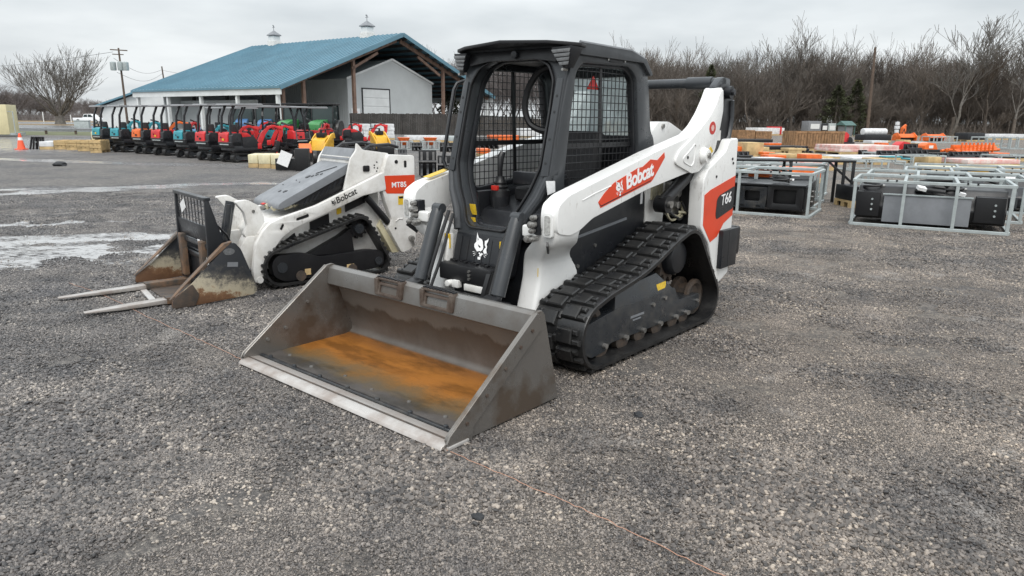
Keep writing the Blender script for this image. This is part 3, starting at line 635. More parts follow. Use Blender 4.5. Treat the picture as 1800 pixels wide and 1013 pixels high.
    for y, z, r, l in ((.545, .990, .018, .035), (.540, .948, .022, .050), (.536, .908, .017, .035), (.512, .858, .024, .045), (.562, .862, .016, .060)):
        a = MB(); a.cyl((.93 + l / 2, s * y, z), (1, 0, 0), r, l, 14); a.cyl((.93 + l, s * y, z), (1, 0, 0), r * .7, .02, 12); a.build('hydraulic_coupler', 'chrome', cp, .003)
    a = MB(); a.bar((.93, s * .64, .835), (.865, s * .60, .775), .012, .03); a.build('leg_slot', 'blackv', ar)
    if s > 0:
        a = MB(); a.b2(.845, .85, .505, .508, .60, .655); a.build('small_yellow_label', 'yellowv', ar)
    else:
        a = MB(); a.bar((.56, -.61, 1.205), (.76, -.61, 1.158), .07, .004); a.build('warning_label', 'yellowv', ar)
    # tilt cylinder
    a = MB(); a.tube([(.885, s * .36, .96), (.90, s * .36, .92), (1.065, s * .36, .49)], [.040, .047, .047], 18); a.tube([(1.065, s * .36, .49), (1.10, s * .36, .40)], .030, 14); a.cyl((.88, s * .36, .965), (0, 1, 0), .036, .075, 16); tcy = a.build('tilt_cylinder', 'cabgrey', TL)
    a = MB(); a.tube([(.84, s * .30, .95), (.93, s * .285, .80), (.99, s * .29, .66), (1.04, s * .30, .52)], .013, 8); a.tube([(.83, s * .27, .93), (.90, s * .255, .80), (.97, s * .26, .62), (1.05, s * .27, .45)], .011, 8); a.build('hydraulic_hose', 'hose', TL)
    a = MB(); a.prism([(.90, .80), (.86, .80), (.87, .62), (.90, .55), (.93, .62)], s * .235, s * .275); hb = a.build('hose_bracket', 'oldwhite', TL, .004)
    a = MB(); a.b2(.895, .905, s * .23, s * .28, .70, .80); a.build('warning_label', 'yellowv', hb)
    # dark curved rear link
    a = MB(); a.prism(rnd([(-1.22, 1.80), (-1.26, 1.86), (-1.40, 1.87), (-1.49, 1.80), (-1.51, 1.60), (-1.49, 1.45), (-1.38, 1.33), (-1.10, 1.18), (-.98, 1.16), (-1.14, 1.30), (-1.24, 1.46), (-1.27, 1.62)], .04), s * .585, s * .675); lk = a.build('rear_link', 'black', TL, .014, 2)
    a = MB(); a.tube([(-1.46, s * .68, 1.74), (-1.48, s * .68, 1.60), (-1.45, s * .68, 1.45), (-1.33, s * .68, 1.33)], .022, 8); a.build('link_edge', 'cabgrey', lk)
    a = MB(); a.cyl((-1.36, s * .69, 1.80), (0, 1, 0), .05, .06, 16); a.cyl((-1.36, s * .73, 1.80), (0, 1, 0), .024, .03, 8); a.build('link_pin', 'dark', lk)
    a = MB(); a.b2(-1.24, -1.30, s * .676, s * .678, 1.42, 1.50); a.build('sticker', 'oldwhite', lk)
    if s > 0:
        # side decal with emblem and lettering
        dec = [(.485, 1.060), (.455, 1.020), (.36, 1.040), (-.17, 1.150), (-.20, 1.168), (-.352, 1.315), (-.34, 1.352), (-.245, 1.300), (-.15, 1.308), (-.05, 1.262), (.02, 1.255), (.31, 1.172), (.352, 1.150), (.415, 1.115)]
        a = MB(); a.prism(dec, .7005, .7020); dc = a.build('arm_decal', 'red', ar, smooth=False)
        a = MB(); a.prism([(.475, 1.052), (.45, 1.028), (-.17, 1.158), (-.18, 1.166), (.45, 1.036)], .7021, .7028); a.build('decal_shade', 'blackv', dc, smooth=False)
        dirv = (-.97, 0, .215)
        cathead(dc, basis((.240, .7025, 1.140), dirv, (0, 0, 1)), .122)
        text('side_lettering', 'Bobcat', .138, 'whitev', dc, basis((-.012, .7032, 1.200), dirv, (0, 0, 1)), bold=.028, shear=.12, spacing=.93)
# cross tube behind the cab and its brackets
a = MB(); a.tube([(-1.33, -.66, 1.875), (-1.33, .66, 1.875)], .040, 18); a.tube([(-1.33, .34, 1.875), (-1.33, .56, 1.875)], .050, 18); ct = a.build('cross_tube', 'cabgrey', TL)
for s in (1, -1):
    a = MB(); a.prism(rnd([(-1.18, 1.84), (-1.30, 1.92), (-1.45, 1.91), (-1.45, 1.80), (-1.30, 1.78), (-1.20, 1.70)], .03), s * .60, s * .66); a.build('tube_bracket', 'cabgrey', ct, .01)
# ---------------------------------------------------------------- cab of the large loader
def symp(half): return half + [(-u, v) for u, v in half[::-1]]
def pane_material():
    m = bpy.data.materials.new('window_pane'); m.use_nodes = True; t = m.node_tree; t.nodes.remove(t.nodes['Principled BSDF'])
    a0 = t.nodes.new('ShaderNodeBsdfTransparent'); a0.inputs[0].default_value = (.86, .90, .90, 1); tl = t.nodes.new('ShaderNodeBsdfTranslucent'); tl.inputs[0].default_value = (.75, .82, .82, 1); a = t.nodes.new('ShaderNodeMixShader'); a.inputs[0].default_value = .40; t.links.new(a0.outputs[0], a.inputs[1]); t.links.new(tl.outputs[0], a.inputs[2]); g_ = t.nodes.new('ShaderNodeBsdfGlossy'); g_.inputs['Roughness'].default_value = .04
    mx_ = t.nodes.new('ShaderNodeMixShader'); fr = t.nodes.new('ShaderNodeFresnel'); fr.inputs[0].default_value = 1.45
    t.links.new(fr.outputs[0], mx_.inputs[0]); t.links.new(a.outputs[0], mx_.inputs[1]); t.links.new(g_.outputs[0], mx_.inputs[2])
    t.links.new(mx_.outputs[0], t.nodes['Material Output'].inputs[0]); return m
M['pane'] = pane_material()
FX = lambda v: .50 + .25 * (1.95 - v)
ff = lambda u, v, c: (FX(v) + c, u, v)
outer = symp([(.30, 2.02), (.435, 2.0), (.445, 1.86), (.448, 1.62), (.452, 1.40), (.462, 1.22), (.405, 1.085), (.32, .955), (.285, .86), (.275, .79)])
openg = rnd(symp([(.20, 1.962), (.305, 1.915), (.362, 1.82), (.372, 1.62), (.372, 1.27), (.318, 1.12), (.240, .985), (.200, .885), (.155, .848)]), .03, 3)
cabp = holed('cab', 'cabgrey', rnd(outer, .02, 2), [openg], .09, lambda u, v, c: ff(u, v, c - .045), TL, .010)
def grow(poly, d, c=(0, 1.4)):
    r = []
    for u, v in poly:
        l = math.hypot(u - c[0], v - c[1]); r.append((u + (u - c[0]) / l * d, v + (v - c[1]) / l * d))
    return r
holed('door_seal', 'black', grow(openg, .012), [grow(openg, -.006)], .03, lambda u, v, c: ff(u, v, c + .004), cabp, .008)
holed('door_frame', 'dark', grow(openg, .03), [grow(openg, -.010)], .05, lambda u, v, c: ff(u, v, c - .115), cabp, .01)
a = MB(); a.prism(rnd(symp([(.275, .80), (.272, .56), (.25, .535)]), .015), -.06, 0, lambda u, v, c: ff(u, v, c)); fp = a.build('front_panel', 'dark', cabp, .008)
a = MB()
for k in range(7): a.box((FX(.67) + .001, -.21 + k * .07, .67), (.003, .003, .22), (0, -.245, 0))
a.build('panel_ribs', 'black', fp)
cathead(fp, basis((FX(.725) + .006, -.02, .725), (0, 1, 0), (-.25, 0, 1)), .185)
for s in (1, -1):
    a = MB(); q = [(s * .392, 1.83), (s * .438, 1.83), (s * .450, 1.22), (s * .392, 1.215)]; a.prism(q, .0, .016, ff); st_ = a.build('pillar_strip', 'cabgrey', cabp, .006)
    for z in (1.72, 1.62, 1.45, 1.30):
        a = MB(); a.cyl((FX(z) + .0165, s * .418, z), (1, 0, .25), .009, .004, 8); a.build('strip_hole', 'blackv', st_)
    # sweeping foot rail below the pillar
    a = MB(); a.tube([ff(s * .44, 1.22, -.02), ff(s * .39, 1.08, -.01), ff(s * .31, .95, 0), ff(s * .27, .82, 0)], .03, 10); a.build('foot_rail', 'cabgrey', cabp)
    # side frame with the window opening
    so = rnd([(.455, 2.01), (.50, 1.87), (.57, 1.62), (.625, 1.36), (.66, 1.20), (.60, 1.05), (.30, .95), (-.50, 1.02), (-.64, 1.30), (-.61, 1.44), (-.555, 1.50), (-.505, 1.78), (-.455, 1.96), (-.36, 2.01)], .03, 3)
    sw = rnd([(.425, 1.87), (.36, 1.93), (-.20, 1.94), (-.315, 1.875), (-.39, 1.37), (-.39, 1.16), (.50, 1.06), (.525, 1.18), (.475, 1.55)], .05, 4)
    sf = holed('side_frame', 'cabgrey', so, [sw], .07, lambda u, v, c: (u, s * .425 + c, v), cabp, .014)
    holed('window_lip', 'dark', grow(sw, .03, (.1, 1.5)), [grow(sw, -.022, (.1, 1.5))], .05, lambda u, v, c: (u, s * .405 + c, v), sf, .008)
    # wire screen
    def cuts(poly, val, ax):
        r = []
        for i in range(len(poly)):
            p, q = poly[i - 1], poly[i]
            if (p[ax] - val) * (q[ax] - val) < 0: r.append(p[1 - ax] + (q[1 - ax] - p[1 - ax]) * (val - p[ax]) / (q[ax] - p[ax]))
        return sorted(r)
    ws = MB(); yy = s * .40; gs = grow(sw, .01, (.1, 1.5)); x = -.38
    while x < .56:
        r = cuts(gs, x, 0)
        for i in range(0, len(r) - 1, 2): ws.tube([(x, yy, r[i]), (x, yy, r[i + 1])], .0032, 5)
        x += .050
    z = 1.09
    while z < 1.93:
        r = cuts(gs, z, 1)
        for i in range(0, len(r) - 1, 2): ws.tube([(r[i], yy + s * .004, z), (r[i + 1], yy + s * .004, z)], .0032, 5)
        z += .050
    ws.build('wire_screen', 'black', sf)
    a = MB(); a.bar((.02, s * .395, 1.07), (.06, s * .395, 1.94), .012, .03, (1, 0, 0)); a.bar((.50, s * .395, 1.40), (-.39, s * .395, 1.40), .012, .035); a.build('screen_brace', 'black', sf)
    a = MB(); a.b2(.05, -.12, s * .4605, s * .464, 1.955, 1.985); pc = a.build('side_plate', 'dark', sf, .003)
    for x in (.07, -.14):
        a = MB(); a.cyl((x, s * .462, 1.972), (0, 1, 0), .009, .012, 8); a.build('bolt', 'chrome', sf)
    # corner lamps under the roof
    top, bot = [], []
    a = MB()
    a.loft([[(.50, s * .37, 2.012), (.585, s * .37, 2.015), (.565, s * .515, 2.022), (.46, s * .53, 2.015)], [(.50, s * .40, 1.97), (.575, s * .40, 1.965), (.555, s * .505, 1.965), (.47, s * .515, 1.965)], [(.50, s * .44, 1.895), (.545, s * .44, 1.89), (.535, s * .485, 1.89), (.50, s * .49, 1.89)]])
    lp = a.build('corner_lamp', 'dark', cabp, .006)
    for k in range(4):
        t0 = k / 4; w0 = .37 + .055 * t0; w1 = .515 - .025 * t0; z0 = 2.0 - .10 * t0; xx = .590 - .022 * t0
        a = MB(); a.prism([(w0 + .006, z0), (w1 - .006, z0 + .006), (w1 - .012, z0 - .016), (w0 + .016, z0 - .02)], 0, .008, lambda u, v, c: (xx - (u - .37) * .14 + c - .006, s * u, v)); a.build('lens_rib', 'glass', lp, .002)
    a = MB(); a.cyl((.55, s * .455, 1.88), (1, 0, 0), .009, .05, 8); a.build('lamp_bolt', 'chrome', lp)
# roof
a = MB(); a.prism(rnd([(.48, 1.995), (.545, 2.035), (.40, 2.056), (-.20, 2.046), (-.40, 2.000), (-.50, 1.90), (-.47, 1.885), (-.36, 1.975), (.40, 1.98)], .015), -.485, .485); rf = a.build('roof', 'cabgrey', cabp, .012, 3)
a = MB(); a.prism([(-.525, .47), (-.47, .575), (-.36, .615), (.0, .655), (.36, .615), (.47, .575), (.525, .47), (.50, .38), (-.50, .38)], 2.022, 2.044, lambda u, v, c: (v, u, c + .032 * max(0, 1 - (u / .5) ** 2))); a.build('roof_visor', 'black', rf, .006)
a = MB(); a.prism(symp([(.20, 1.955), (.38, 1.93), (.40, 2.02)]), .0, .03, lambda u, v, c: (FX(v) + c + .012, u, v)); a.build('header', 'black', rf, .006)
a = MB(); a.cyl((.535, .04, 1.99), (1, 0, 0), .025, .05, 14); a.build('header_lamp', 'dark', rf, .004)
for s in (1, -1):
    a = MB(); a.tube([(.42, s * .478, 2.056), (-.19, s * .478, 2.048), (-.385, s * .473, 2.006)], .010, 6); a.build('roof_edge_highlight', 'plastic', rf)  # light grey strip painting in the highlight along the roof's top edge
# rear wall with window
rw = holed('rear_wall', 'dark', symp([(.40, 1.98), (.40, .80)]), [symp([(.37, 1.94), (.385, 1.92), (.385, 1.46)])], .04, lambda u, v, c: (-.47 + c, u, v), cabp, .008)
a = MB(); a.b2(-.472, -.468, -.39, .39, 1.45, 1.945); a.build('rear_pane', 'pane', rw, smooth=False)
a = MB(); a.b2(-.46, .64, -.40, .40, .78, .83); a.build('cab_floor', 'black', cabp)
a = MB(); a.b2(-.46, .42, -.40, .40, 1.966, 1.974); a.build('headliner', 'black', cabp)
for s in (1, -1):
    a = MB(); a.b2(-.30, .50, s * .33, s * .40, .83, 1.06); cs = a.build('side_console', 'dark', cabp, .02)
# seat
a = MB(); a.b2(-.20, .26, -.21, .21, .98, 1.09); sq = a.build('seat', 'seat', cabp, .04, 3)
a = MB(); a.box((-.26, 0, 1.26), (.12, .40, .46), (0, -.14, 0)); a.build('seat_back', 'seat', sq, .045, 3)
a = MB(); a.b2(-.15, .20, -.16, .16, .83, .98); a.build('seat_base', 'black', sq, .01)
for s in (1, -1):
    a = MB(); a.lathe([(.075, 1.02), (.07, 1.06), (.055, 1.075), (.058, 1.09), (.046, 1.105), (.048, 1.12), (.034, 1.14), (.03, 1.165)], (.36, s * .25, 0), 'z', 16); jb = a.build('joystick', 'black', cabp)
    a = MB(); a.tube([(.36, s * .25, 1.14), (.365, s * .248, 1.22), (.355, s * .25, 1.30), (.335, s * .25, 1.335)], [.018, .02, .026, .022], 10); a.build('joystick_grip', 'black', jb)
    a = MB(); a.b2(.405, .428, s * .25 - .03, s * .25 + .03, 1.065, 1.10); a.build('joystick_switch', 'redv', jb, .004)
    a = MB(); a.lathe([(.06, .88), (.075, 1.0), (.075, 1.02)], (.36, s * .25, 0), 'z', 14); a.build('joystick_base', 'dark', jb)
a = MB(); a.b2(.26, .33, -.16, .30, 1.115, 1.205); lb = a.build('lap_bar', 'dark', cabp, .015)
a = MB(); pts = [(.25, .26, 1.93), (.27, .10, 1.94), (.28, -.02, 1.86), (.29, -.085, 1.72), (.29, -.075, 1.58), (.27, .0, 1.50), (.24, .14, 1.49), (.2, .30, 1.49)]
Q = []
for i in range(len(pts) - 1):
    for j in range(4): Q.append(Vector(pts[i]).lerp(Vector(pts[i + 1]), j / 4))
Q = [sum((Q[max(0, min(len(Q) - 1, i + d))] for d in (-2, -1, 0, 1, 2)), Vector()) / 5 for i in range(len(Q))]
a.tube(Q, .024, 8); a.build('raised_seat_bar', 'black', lb)
a = MB(); a.prism([(.12, 1.865), (.19, 1.775), (.045, 1.775)], .375, .385); tr_ = a.build('warning_triangle', 'redv', cabp, .004)
a = MB(); a.prism([(.118, 1.835), (.16, 1.79), (.075, 1.79)], .3855, .3865); a.build('triangle_centre', 'implred', tr_)
# inside stickers, tag, mirror rail
a = MB(); a.box((.70, -.20, .955), (.004, .055, .075), (0, .2, 0)); a.box((.715, -.19, .885), (.004, .05, .03), (0, .2, 0)); a.build('warning_label', 'yellowv', cabp)
a = MB(); a.prism([(.735, 1.195), (.64, 1.19), (.635, 1.12), (.715, 1.105)], .468, .469); a.build('paper_tag', 'paper', cabp, smooth=False)
a = MB(); a.tube([(.42, -.47, 1.84), (.43, -.55, 1.84), (.46, -.585, 1.825), (.49, -.59, 1.78), (.56, -.60, 1.45), (.60, -.60, 1.28), (.59, -.58, 1.22), (.56, -.48, 1.19)], .014, 8); a.build('grab_rail', 'dark', cabp)

# ---------------------------------------------------------------- quick-attach and bucket
a = MB(); a.b2(1.05, 1.10, -.46, .46, .14, .46); a.prism([(1.02, .20), (1.22, .10), (1.30, .44), (1.10, .50)], .30, .42); a.prism([(1.02, .20), (1.22, .10), (1.30, .44), (1.10, .50)], -.42, -.30); qa = a.build('quick_attach', 'black', TL, .01)
a = MB(); a.b2(.86, .98, -.26, .22, .50, .615); cm = a.build('cross_member', 'black', TL, .012)
for k in range(9):
    a = MB(); a.b2(.87 + .02 * (k % 2), .90 + .02 * (k % 2), -.24 + k * .05, -.215 + k * .05, .615, .628); a.build('step_tooth', 'black', cm)
for z in (.585, .560, .535):
    a = MB(); a.cyl((.985, .03, z), (1, 0, 0), .010, .014, 8); a.build('bolt', 'chrome', cm)
a = MB(); a.b2(.94, .985, -.02, .20, .45, .495); a.build('white_guard', 'oldwhite', TL, .006)
a = MB(); a.prism([(.95, .60), (1.0, .60), (1.06, .46), (1.05, .36), (1.0, .36), (.97, .48)], .20, .235); a.build('lever_bracket', 'black', TL, .006)
a = MB(); a.cyl((1.0, -.14, .485), (1, 0, 0), .022, .05, 12); a.b2(.96, 1.0, -.12, -.06, .46, .51); a.build('hose_fitting', 'oldwhite', TL, .004)
M['stepsteel'] = mat('brown_step_steel', (.115, .092, .076), .5, metal=.2, vscale=12, col2=(.075, .052, .040), bump=.15, bscale=70)
M['edge'] = mat('worn_cutting_edge', (.50, .475, .45), .36, metal=.5, vscale=5, col2=(.33, .285, .255), rvar=.12, bump=.05, thr=(.34, .6))
def bucket_inside():
    m = bpy.data.materials.new('rusted_bucket_inside'); m.use_nodes = True; t = m.node_tree; b = t.nodes['Principled BSDF']; K = t.links.new
    c = t.nodes.new('ShaderNodeTexCoord'); sp = t.nodes.new('ShaderNodeSeparateXYZ'); K(c.outputs['Object'], sp.inputs[0])
    def noise(s, d=6, mapscale=None):
        n = t.nodes.new('ShaderNodeTexNoise'); n.inputs['Scale'].default_value = s; n.inputs['Detail'].default_value = d; n.inputs['Roughness'].default_value = .65
        if mapscale:
            mp = t.nodes.new('ShaderNodeMapping'); mp.inputs['Scale'].default_value = mapscale; K(c.outputs['Object'], mp.inputs['Vector']); K(mp.outputs[0], n.inputs['Vector'])
        else: K(c.outputs['Object'], n.inputs['Vector'])
        return n.outputs[0]
    def mth(op, x, y):
        n = t.nodes.new('ShaderNodeMath'); n.operation = op
        for i, q in enumerate((x, y)):
            if isinstance(q, (int, float)): n.inputs[i].default_value = q
            else: K(q, n.inputs[i])
        return n.outputs[0]
    def ramp(x, st):
        r = t.nodes.new('ShaderNodeValToRGB'); e = r.color_ramp.elements
        while len(e) < len(st): e.new(.5)
        for i, (p, col) in enumerate(st): e[i].position = p; e[i].color = (*col, 1)
        K(x, r.inputs[0]); return r.outputs[0]
    n1 = noise(2.6); n2 = noise(5, 8, (1, .35, 1)); n3 = noise(110, 4)
    xx = mth('ADD', sp.outputs[0], mth('MULTIPLY', mth('SUBTRACT', n1, .5), .42))
    xx = mth('ADD', xx, mth('MULTIPLY', mth('SUBTRACT', n3, .5), .18))
    f = mth('DIVIDE', mth('SUBTRACT', xx, 1.20), .85)
    floor = ramp(f, [(0, (.13, .065, .024)), (.10, (.27, .110, .028)), (.26, (.35, .138, .026)), (.46, (.33, .128, .024)), (.58, (.18, .094, .030)), (.70, (.105, .078, .045)), (.80, (.075, .066, .060)), (1, (.10, .093, .088))])
    dk = ramp(n2, [(.38, (.42, .42, .38)), (.52, (1, 1, 1))])
    mu = t.nodes.new('ShaderNodeMixRGB'); mu.blend_type = 'MULTIPLY'; mu.inputs[0].default_value = .8; K(floor, mu.inputs[1]); K(dk, mu.inputs[2])
    zz = mth('ADD', sp.outputs[2], mth('MULTIPLY', mth('SUBTRACT', noise(3.5, 6, (1, 1, .6)), .5), .34))
    wall = ramp(mth('DIVIDE', zz, .5), [(0, (.17, .154, .139)), (.18, (.125, .112, .100)), (.34, (.088, .075, .064)), (.50, (.076, .061, .049)), (.56, (.150, .136, .120)), (.75, (.172, .158, .141)), (1, (.14, .124, .109))])
    sel = t.nodes.new('ShaderNodeMapRange'); K(sp.outputs[2], sel.inputs[0]); sel.inputs[1].default_value = .034; sel.inputs[2].default_value = .042
    mx_ = t.nodes.new('ShaderNodeMixRGB'); K(sel.outputs[0], mx_.inputs[0]); K(mu.outputs[0], mx_.inputs[1]); K(wall, mx_.inputs[2])
    K(mx_.outputs[0], b.inputs['Base Color'])
    rr = t.nodes.new('ShaderNodeMapRange'); K(n1, rr.inputs[0]); rr.inputs[1].default_value = .3; rr.inputs[2].default_value = .7; rr.inputs[3].default_value = .30; rr.inputs[4].default_value = .55; K(rr.outputs[0], b.inputs['Roughness'])
    b.inputs['Metallic'].default_value = .12
    bp = t.nodes.new('ShaderNodeBump'); bp.inputs['Strength'].default_value = .15; bp.inputs['Distance'].default_value = .004; K(n3, bp.inputs['Height']); K(bp.outputs[0], b.inputs['Normal'])
    return m
M['bucketin'] = bucket_inside()
def side_steel():
    m = mat('stained_side_plate', (.185, .173, .160), .28, metal=.5, vscale=2.6, col2=(.115, .090, .070), rvar=.14, bump=.05, bscale=50, thr=(.40, .52)); return m
M['sideplate'] = side_steel()
BW = .946
inner = [(2.02, .030), (1.30, .030), (1.262, .036), (1.238, .055), (1.230, .085), (1.352, .44)]
outerp = [(1.335, .44), (1.212, .085), (1.222, .045), (1.255, .020), (1.30, .016), (2.02, .016)]
a = MB(); a.prism(inner + outerp, -BW + .012, BW - .012); bk = a.build('bucket', 'bucketin', TL, sharp=50)
bk['label'] = 'wide open bucket with orange rusted floor'
a = MB(); a.prism([(1.335, .425), (1.41, .418), (1.432, .432), (1.412, .540), (1.385, .556), (1.350, .552)], -BW + .012, BW - .012); tf = a.build('top_flange', 'steel', bk, .005)
for s in (1, -1):
    a = MB(); a.prism(rnd([(1.345, .545), (1.375, .568), (1.425, .562), (2.085, .075), (2.10, .045), (2.06, .014), (1.215, .014), (1.205, .03)], .012, 2), s * (BW - .012), s * (BW + .008)); sd = a.build('bucket_side', 'sideplate', bk, .003, 1)
    # doubler along the sloped edge
    a = MB(); a.prism([(1.40, .545), (1.425, .563), (2.088, .076), (2.11, .040), (2.06, .010), (1.93, .010), (1.92, .075), (1.385, .465)], s * (BW + .009), s * (BW + .021)); db = a.build('edge_doubler', 'sideplate', sd, .003, 1)
    for t in (.06, .22, .42, .66, .90):
        x = 1.43 + (2.03 - 1.43) * t; z = .50 - (.50 - .065) * t
        a = MB(); a.cyl((x, s * (BW + .022), z), (0, 1, 0), .010, .012, 8); a.build('side_bolt', 'stepsteel', db)
    a = MB(); a.b2(1.96, 2.10, s * (BW + .008), s * (BW + .028), .010, .028); a.b2(1.98, 2.09, s * (BW + .008), s * (BW + .018), .03, .048); a.build('corner_wear_pad', 'bare', bk, .004)
a = MB(); a.prism([(1.985, .032), (2.06, .044), (2.122, .030), (2.134, .012), (2.02, .010)], -BW, BW); ce = a.build('cutting_edge', 'edge', bk, .003, 1)
a = MB(); a.prism([(2.058, .0455), (2.068, .0440), (2.068, .0450), (2.058, .0462)], -BW + .01, BW - .01); a.build('edge_groove', 'rust', ce)
a = MB(); a.prism([(1.955, .031), (1.96, .043), (1.984, .046), (1.988, .034)], -BW + .015, BW - .015); es = a.build('edge_strip', 'frame', bk, .002, 1)
for k in range(7):
    y = -.82 + k * 1.64 / 6
    a = MB(); a.lathe([(0, .0), (.015, .0), (.013, .012), (.0, .014)], (1.972, y, .044), 'z', 8); a.build('edge_bolt', 'frame', es)
for y in (-.80, -.5, -.2, .1, .4, .7):
    a = MB(); a.lathe([(0, 0), (.013, 0), (.011, .006), (0, .007)], (1.86 + .02 * math.sin(y * 9), y, .030), 'z', 8); a.build('floor_bolt', 'steel', bk)
for (x, z) in ((1.92, .13), (1.78, .18), (1.60, .33)):
    a = MB(); a.cyl((x, -BW + .016, z), (0, 1, 0), .012, .012, 8); a.build('side_bolt', 'steel', bk)
for y0, y1 in ((-.39, -.13), (.05, .33)):
    a = MB(); r3 = lambda u, v, c: (1.432 + c - (v - .44) * .18, u, v)
    o = holed('bucket_step', 'stepsteel', [(y0, .445), (y1, .445), (y1, .530), (y0, .530)], [[(y0 + .045, .462), (y1 - .05, .462), (y1 - .05, .512), (y0 + .045, .512)]], .03, lambda u, v, c: r3(u, v, c - .003), bk, .004)
    a.b2(1.385, 1.43, y0, y1, .545, .560); a.b2(1.395, 1.44, y0 - .005, y0 + .03, .45, .553); a.b2(1.395, 1.44, y1 - .03, y1 + .005, .45, .553); a.build('step_box', 'stepsteel', o, .004)
    for k in range(int((y1 - y0) / .028)):
        a = MB(); a.b2(1.39, 1.425, y0 + .012 + k * .028, y0 + .026 + k * .028, .560, .568); a.build('step_tooth', 'dark', o)
# ---------------------------------------------------------------- small stand-on loader with forks
ML = thing('mini_loader', 'small white stand-on track loader with pallet forks, behind the bucket', 'mini loader', (-2.037, 7.183, 0), R(-139.88))
MQ, MT, MN, _ml = track_path([(.52, .205, .183), (-.50, .147, .125), (-.30, .495, .128)], 120)
mlug = lug_mesh('tread_lug', .17, .034, .020, False)
for s in (1, -1):
    y0, y1 = sorted((s * .28, s * .46))
    tr = belt('track', ML, MQ, MN, y0, y1, .028)
    for k in range(52):
        i = int(k / 52 * 120) % 120; q, t, n = MQ[i], MT[i], MN[i]
        o = link('tread_lug', mlug, None, tr); o.matrix_local = Matrix(((t[0], 0, n[0], q[0]), (0, 1, 0, (y0 + y1) / 2), (t[1], 0, n[1], q[1]), (0, 0, 0, 1)))
    f = MB(); f.prism(rnd([(.60, .12), (.62, .24), (.56, .32), (.30, .31), (.12, .26), (-.40, .27), (-.56, .24), (-.57, .10), (-.45, .07), (.50, .06)], .04), s * .33, s * .435); fr = f.build('undercarriage_frame', 'black', ML, .008)
    f = MB(); f.prism(rnd([(.25, .28), (-.10, .43), (-.22, .50), (-.25, .26), (-.05, .26)], .02), s * .30, s * .40); f.build('drive_guard', 'black', fr, .008)
    for x in (.34, .06, -.20):
        f = MB(); f.cyl((x, s * .42, .10), (0, 1, 0), .05, .05, 16); f.build('track_roller', 'rust', fr)
    f = MB(); f.cyl((.52, s * .436, .20), (0, 1, 0), .05, .02, 16); f.cyl((-.50, s * .436, .147), (0, 1, 0), .04, .02, 16); f.build('axle_cap', 'frame', fr)
    f = MB(); f.b2(.30, .24, s * .436, s * .438, .10, .16); f.b2(-.14, -.22, s * .436, s * .438, .09, .15); f.build('mud_patch', 'wood', fr)
    prof = []
    for k in range(22):
        a0 = math.pi * k / 11; r = .105 if k % 2 else .08
        prof += [(-.30 + r * math.cos(a0 - .07), .495 + r * math.sin(a0 - .07)), (-.30 + r * math.cos(a0 + .07), .495 + r * math.sin(a0 + .07))]
    f = MB(); f.prism(prof, s * .34, s * .40); sp = f.build('drive_sprocket', 'black', ML, .003)
    f = MB(); f.cyl((-.30, s * .415, .495), (0, 1, 0), .05, .04, 16); f.build('sprocket_hub', 'frame', sp)
    # lift arm
    f = [(.75, .075), (.785, .10), (.79, .20), (.75, .44), (.68, .55), (.60, .625), (.50, .665), (.26, .725), (.14, .755), (-.30, .925), (-.60, 1.045), (-.62, .86), (-.36, .82), (-.24, .775), (.10, .655), (.22, .615), (.38, .555), (.50, .48), (.60, .36), (.685, .25), (.70, .10)]
    hole1 = rnd([(.10, .70), (.27, .655), (.28, .685), (.11, .735)], .02); 
    am = holed('lift_arm', 'oldwhite', rnd(f, .02, 2), [rnd([(.47, .60), (.50, .55), (.52, .56), (.49, .615)], .01, 2), rnd([(.22, .655), (.35, .625), (.355, .655), (.23, .688)], .014, 3)], .06, lambda u, v, c: (u, s * .40 + c, v), ML, .006)
    f = MB(); f.prism(rnd([(.472, .60), (.50, .552), (.518, .562), (.49, .612)], .01, 2), s * .431, s * .4325); f.prism(rnd([(.225, .658), (.35, .628), (.353, .652), (.232, .685)], .014, 3), s * .431, s * .4325); f.build('arm_slot', 'blackv', am, smooth=False)['kind'] = 'stuff'
    f = MB(); f.cyl((.735, s * .43, .11), (0, 1, 0), .03, .02, 14); f.build('arm_pin', 'oldwhite', am)
    f = MB(); f.bar((.10, s * .36, .70), (-.50, s * .36, .92), .03, .05); f.build('arm_inner_plate', 'oldwhite', am)
    # dark hose runs under the arm
    f = MB(); f.prism([(.18, .59), (-.02, .66), (-.02, .56), (.18, .50)], s * .33, s * .345); f.prism([(-.20, .74), (-.42, .82), (-.42, .74), (-.20, .66)], s * .33, s * .345); f.prism([(.56, .36), (.34, .50), (.32, .44), (.50, .33)], s * .33, s * .345); f.build('side_opening', 'black', ML)
    f = MB(); f.prism(rnd([(-.15, .655), (-.10, .64), (-.10, .70), (-.15, .71)], .01), s * .345, s * .355); f.build('yellow_guard', 'yellowv', ML)
    # cylinder at the rear
    f = MB(); f.tube([(-.42, s * .37, .80), (-.66, s * .37, .52)], .035, 12); f.build('lift_cylinder', 'black', ML)
    # rear upright
    f = MB(); f.prism(rnd([(-.60, 1.05), (-.66, 1.215), (-.97, 1.20), (-.965, .30), (-.90, .22), (-.79, .19), (-.64, .46), (-.68, .56), (-.62, .72), (-.58, .86)], .03), s * .34, s * .42); up_ = f.build('rear_upright', 'oldwhite', ML, .01, 2)
    f = MB(); f.prism([(-.575, 1.005), (-.965, 1.00), (-.965, .805), (-.63, .825), (-.565, .92)], s * .4205, s * .422); dc = f.build('side_decal', 'red', up_, smooth=False)
    if s > 0: text('model_lettering', 'MT85', .075, 'whitev', dc, basis((-.775, .4225, .905), (-1, 0, 0), (0, 0, 1)), bold=.02)
    f = MB(); f.b2(-.76, -.89, s * .4205, s * .4215, .70, .79); wl = f.build('warning_label', 'yellowv', up_)
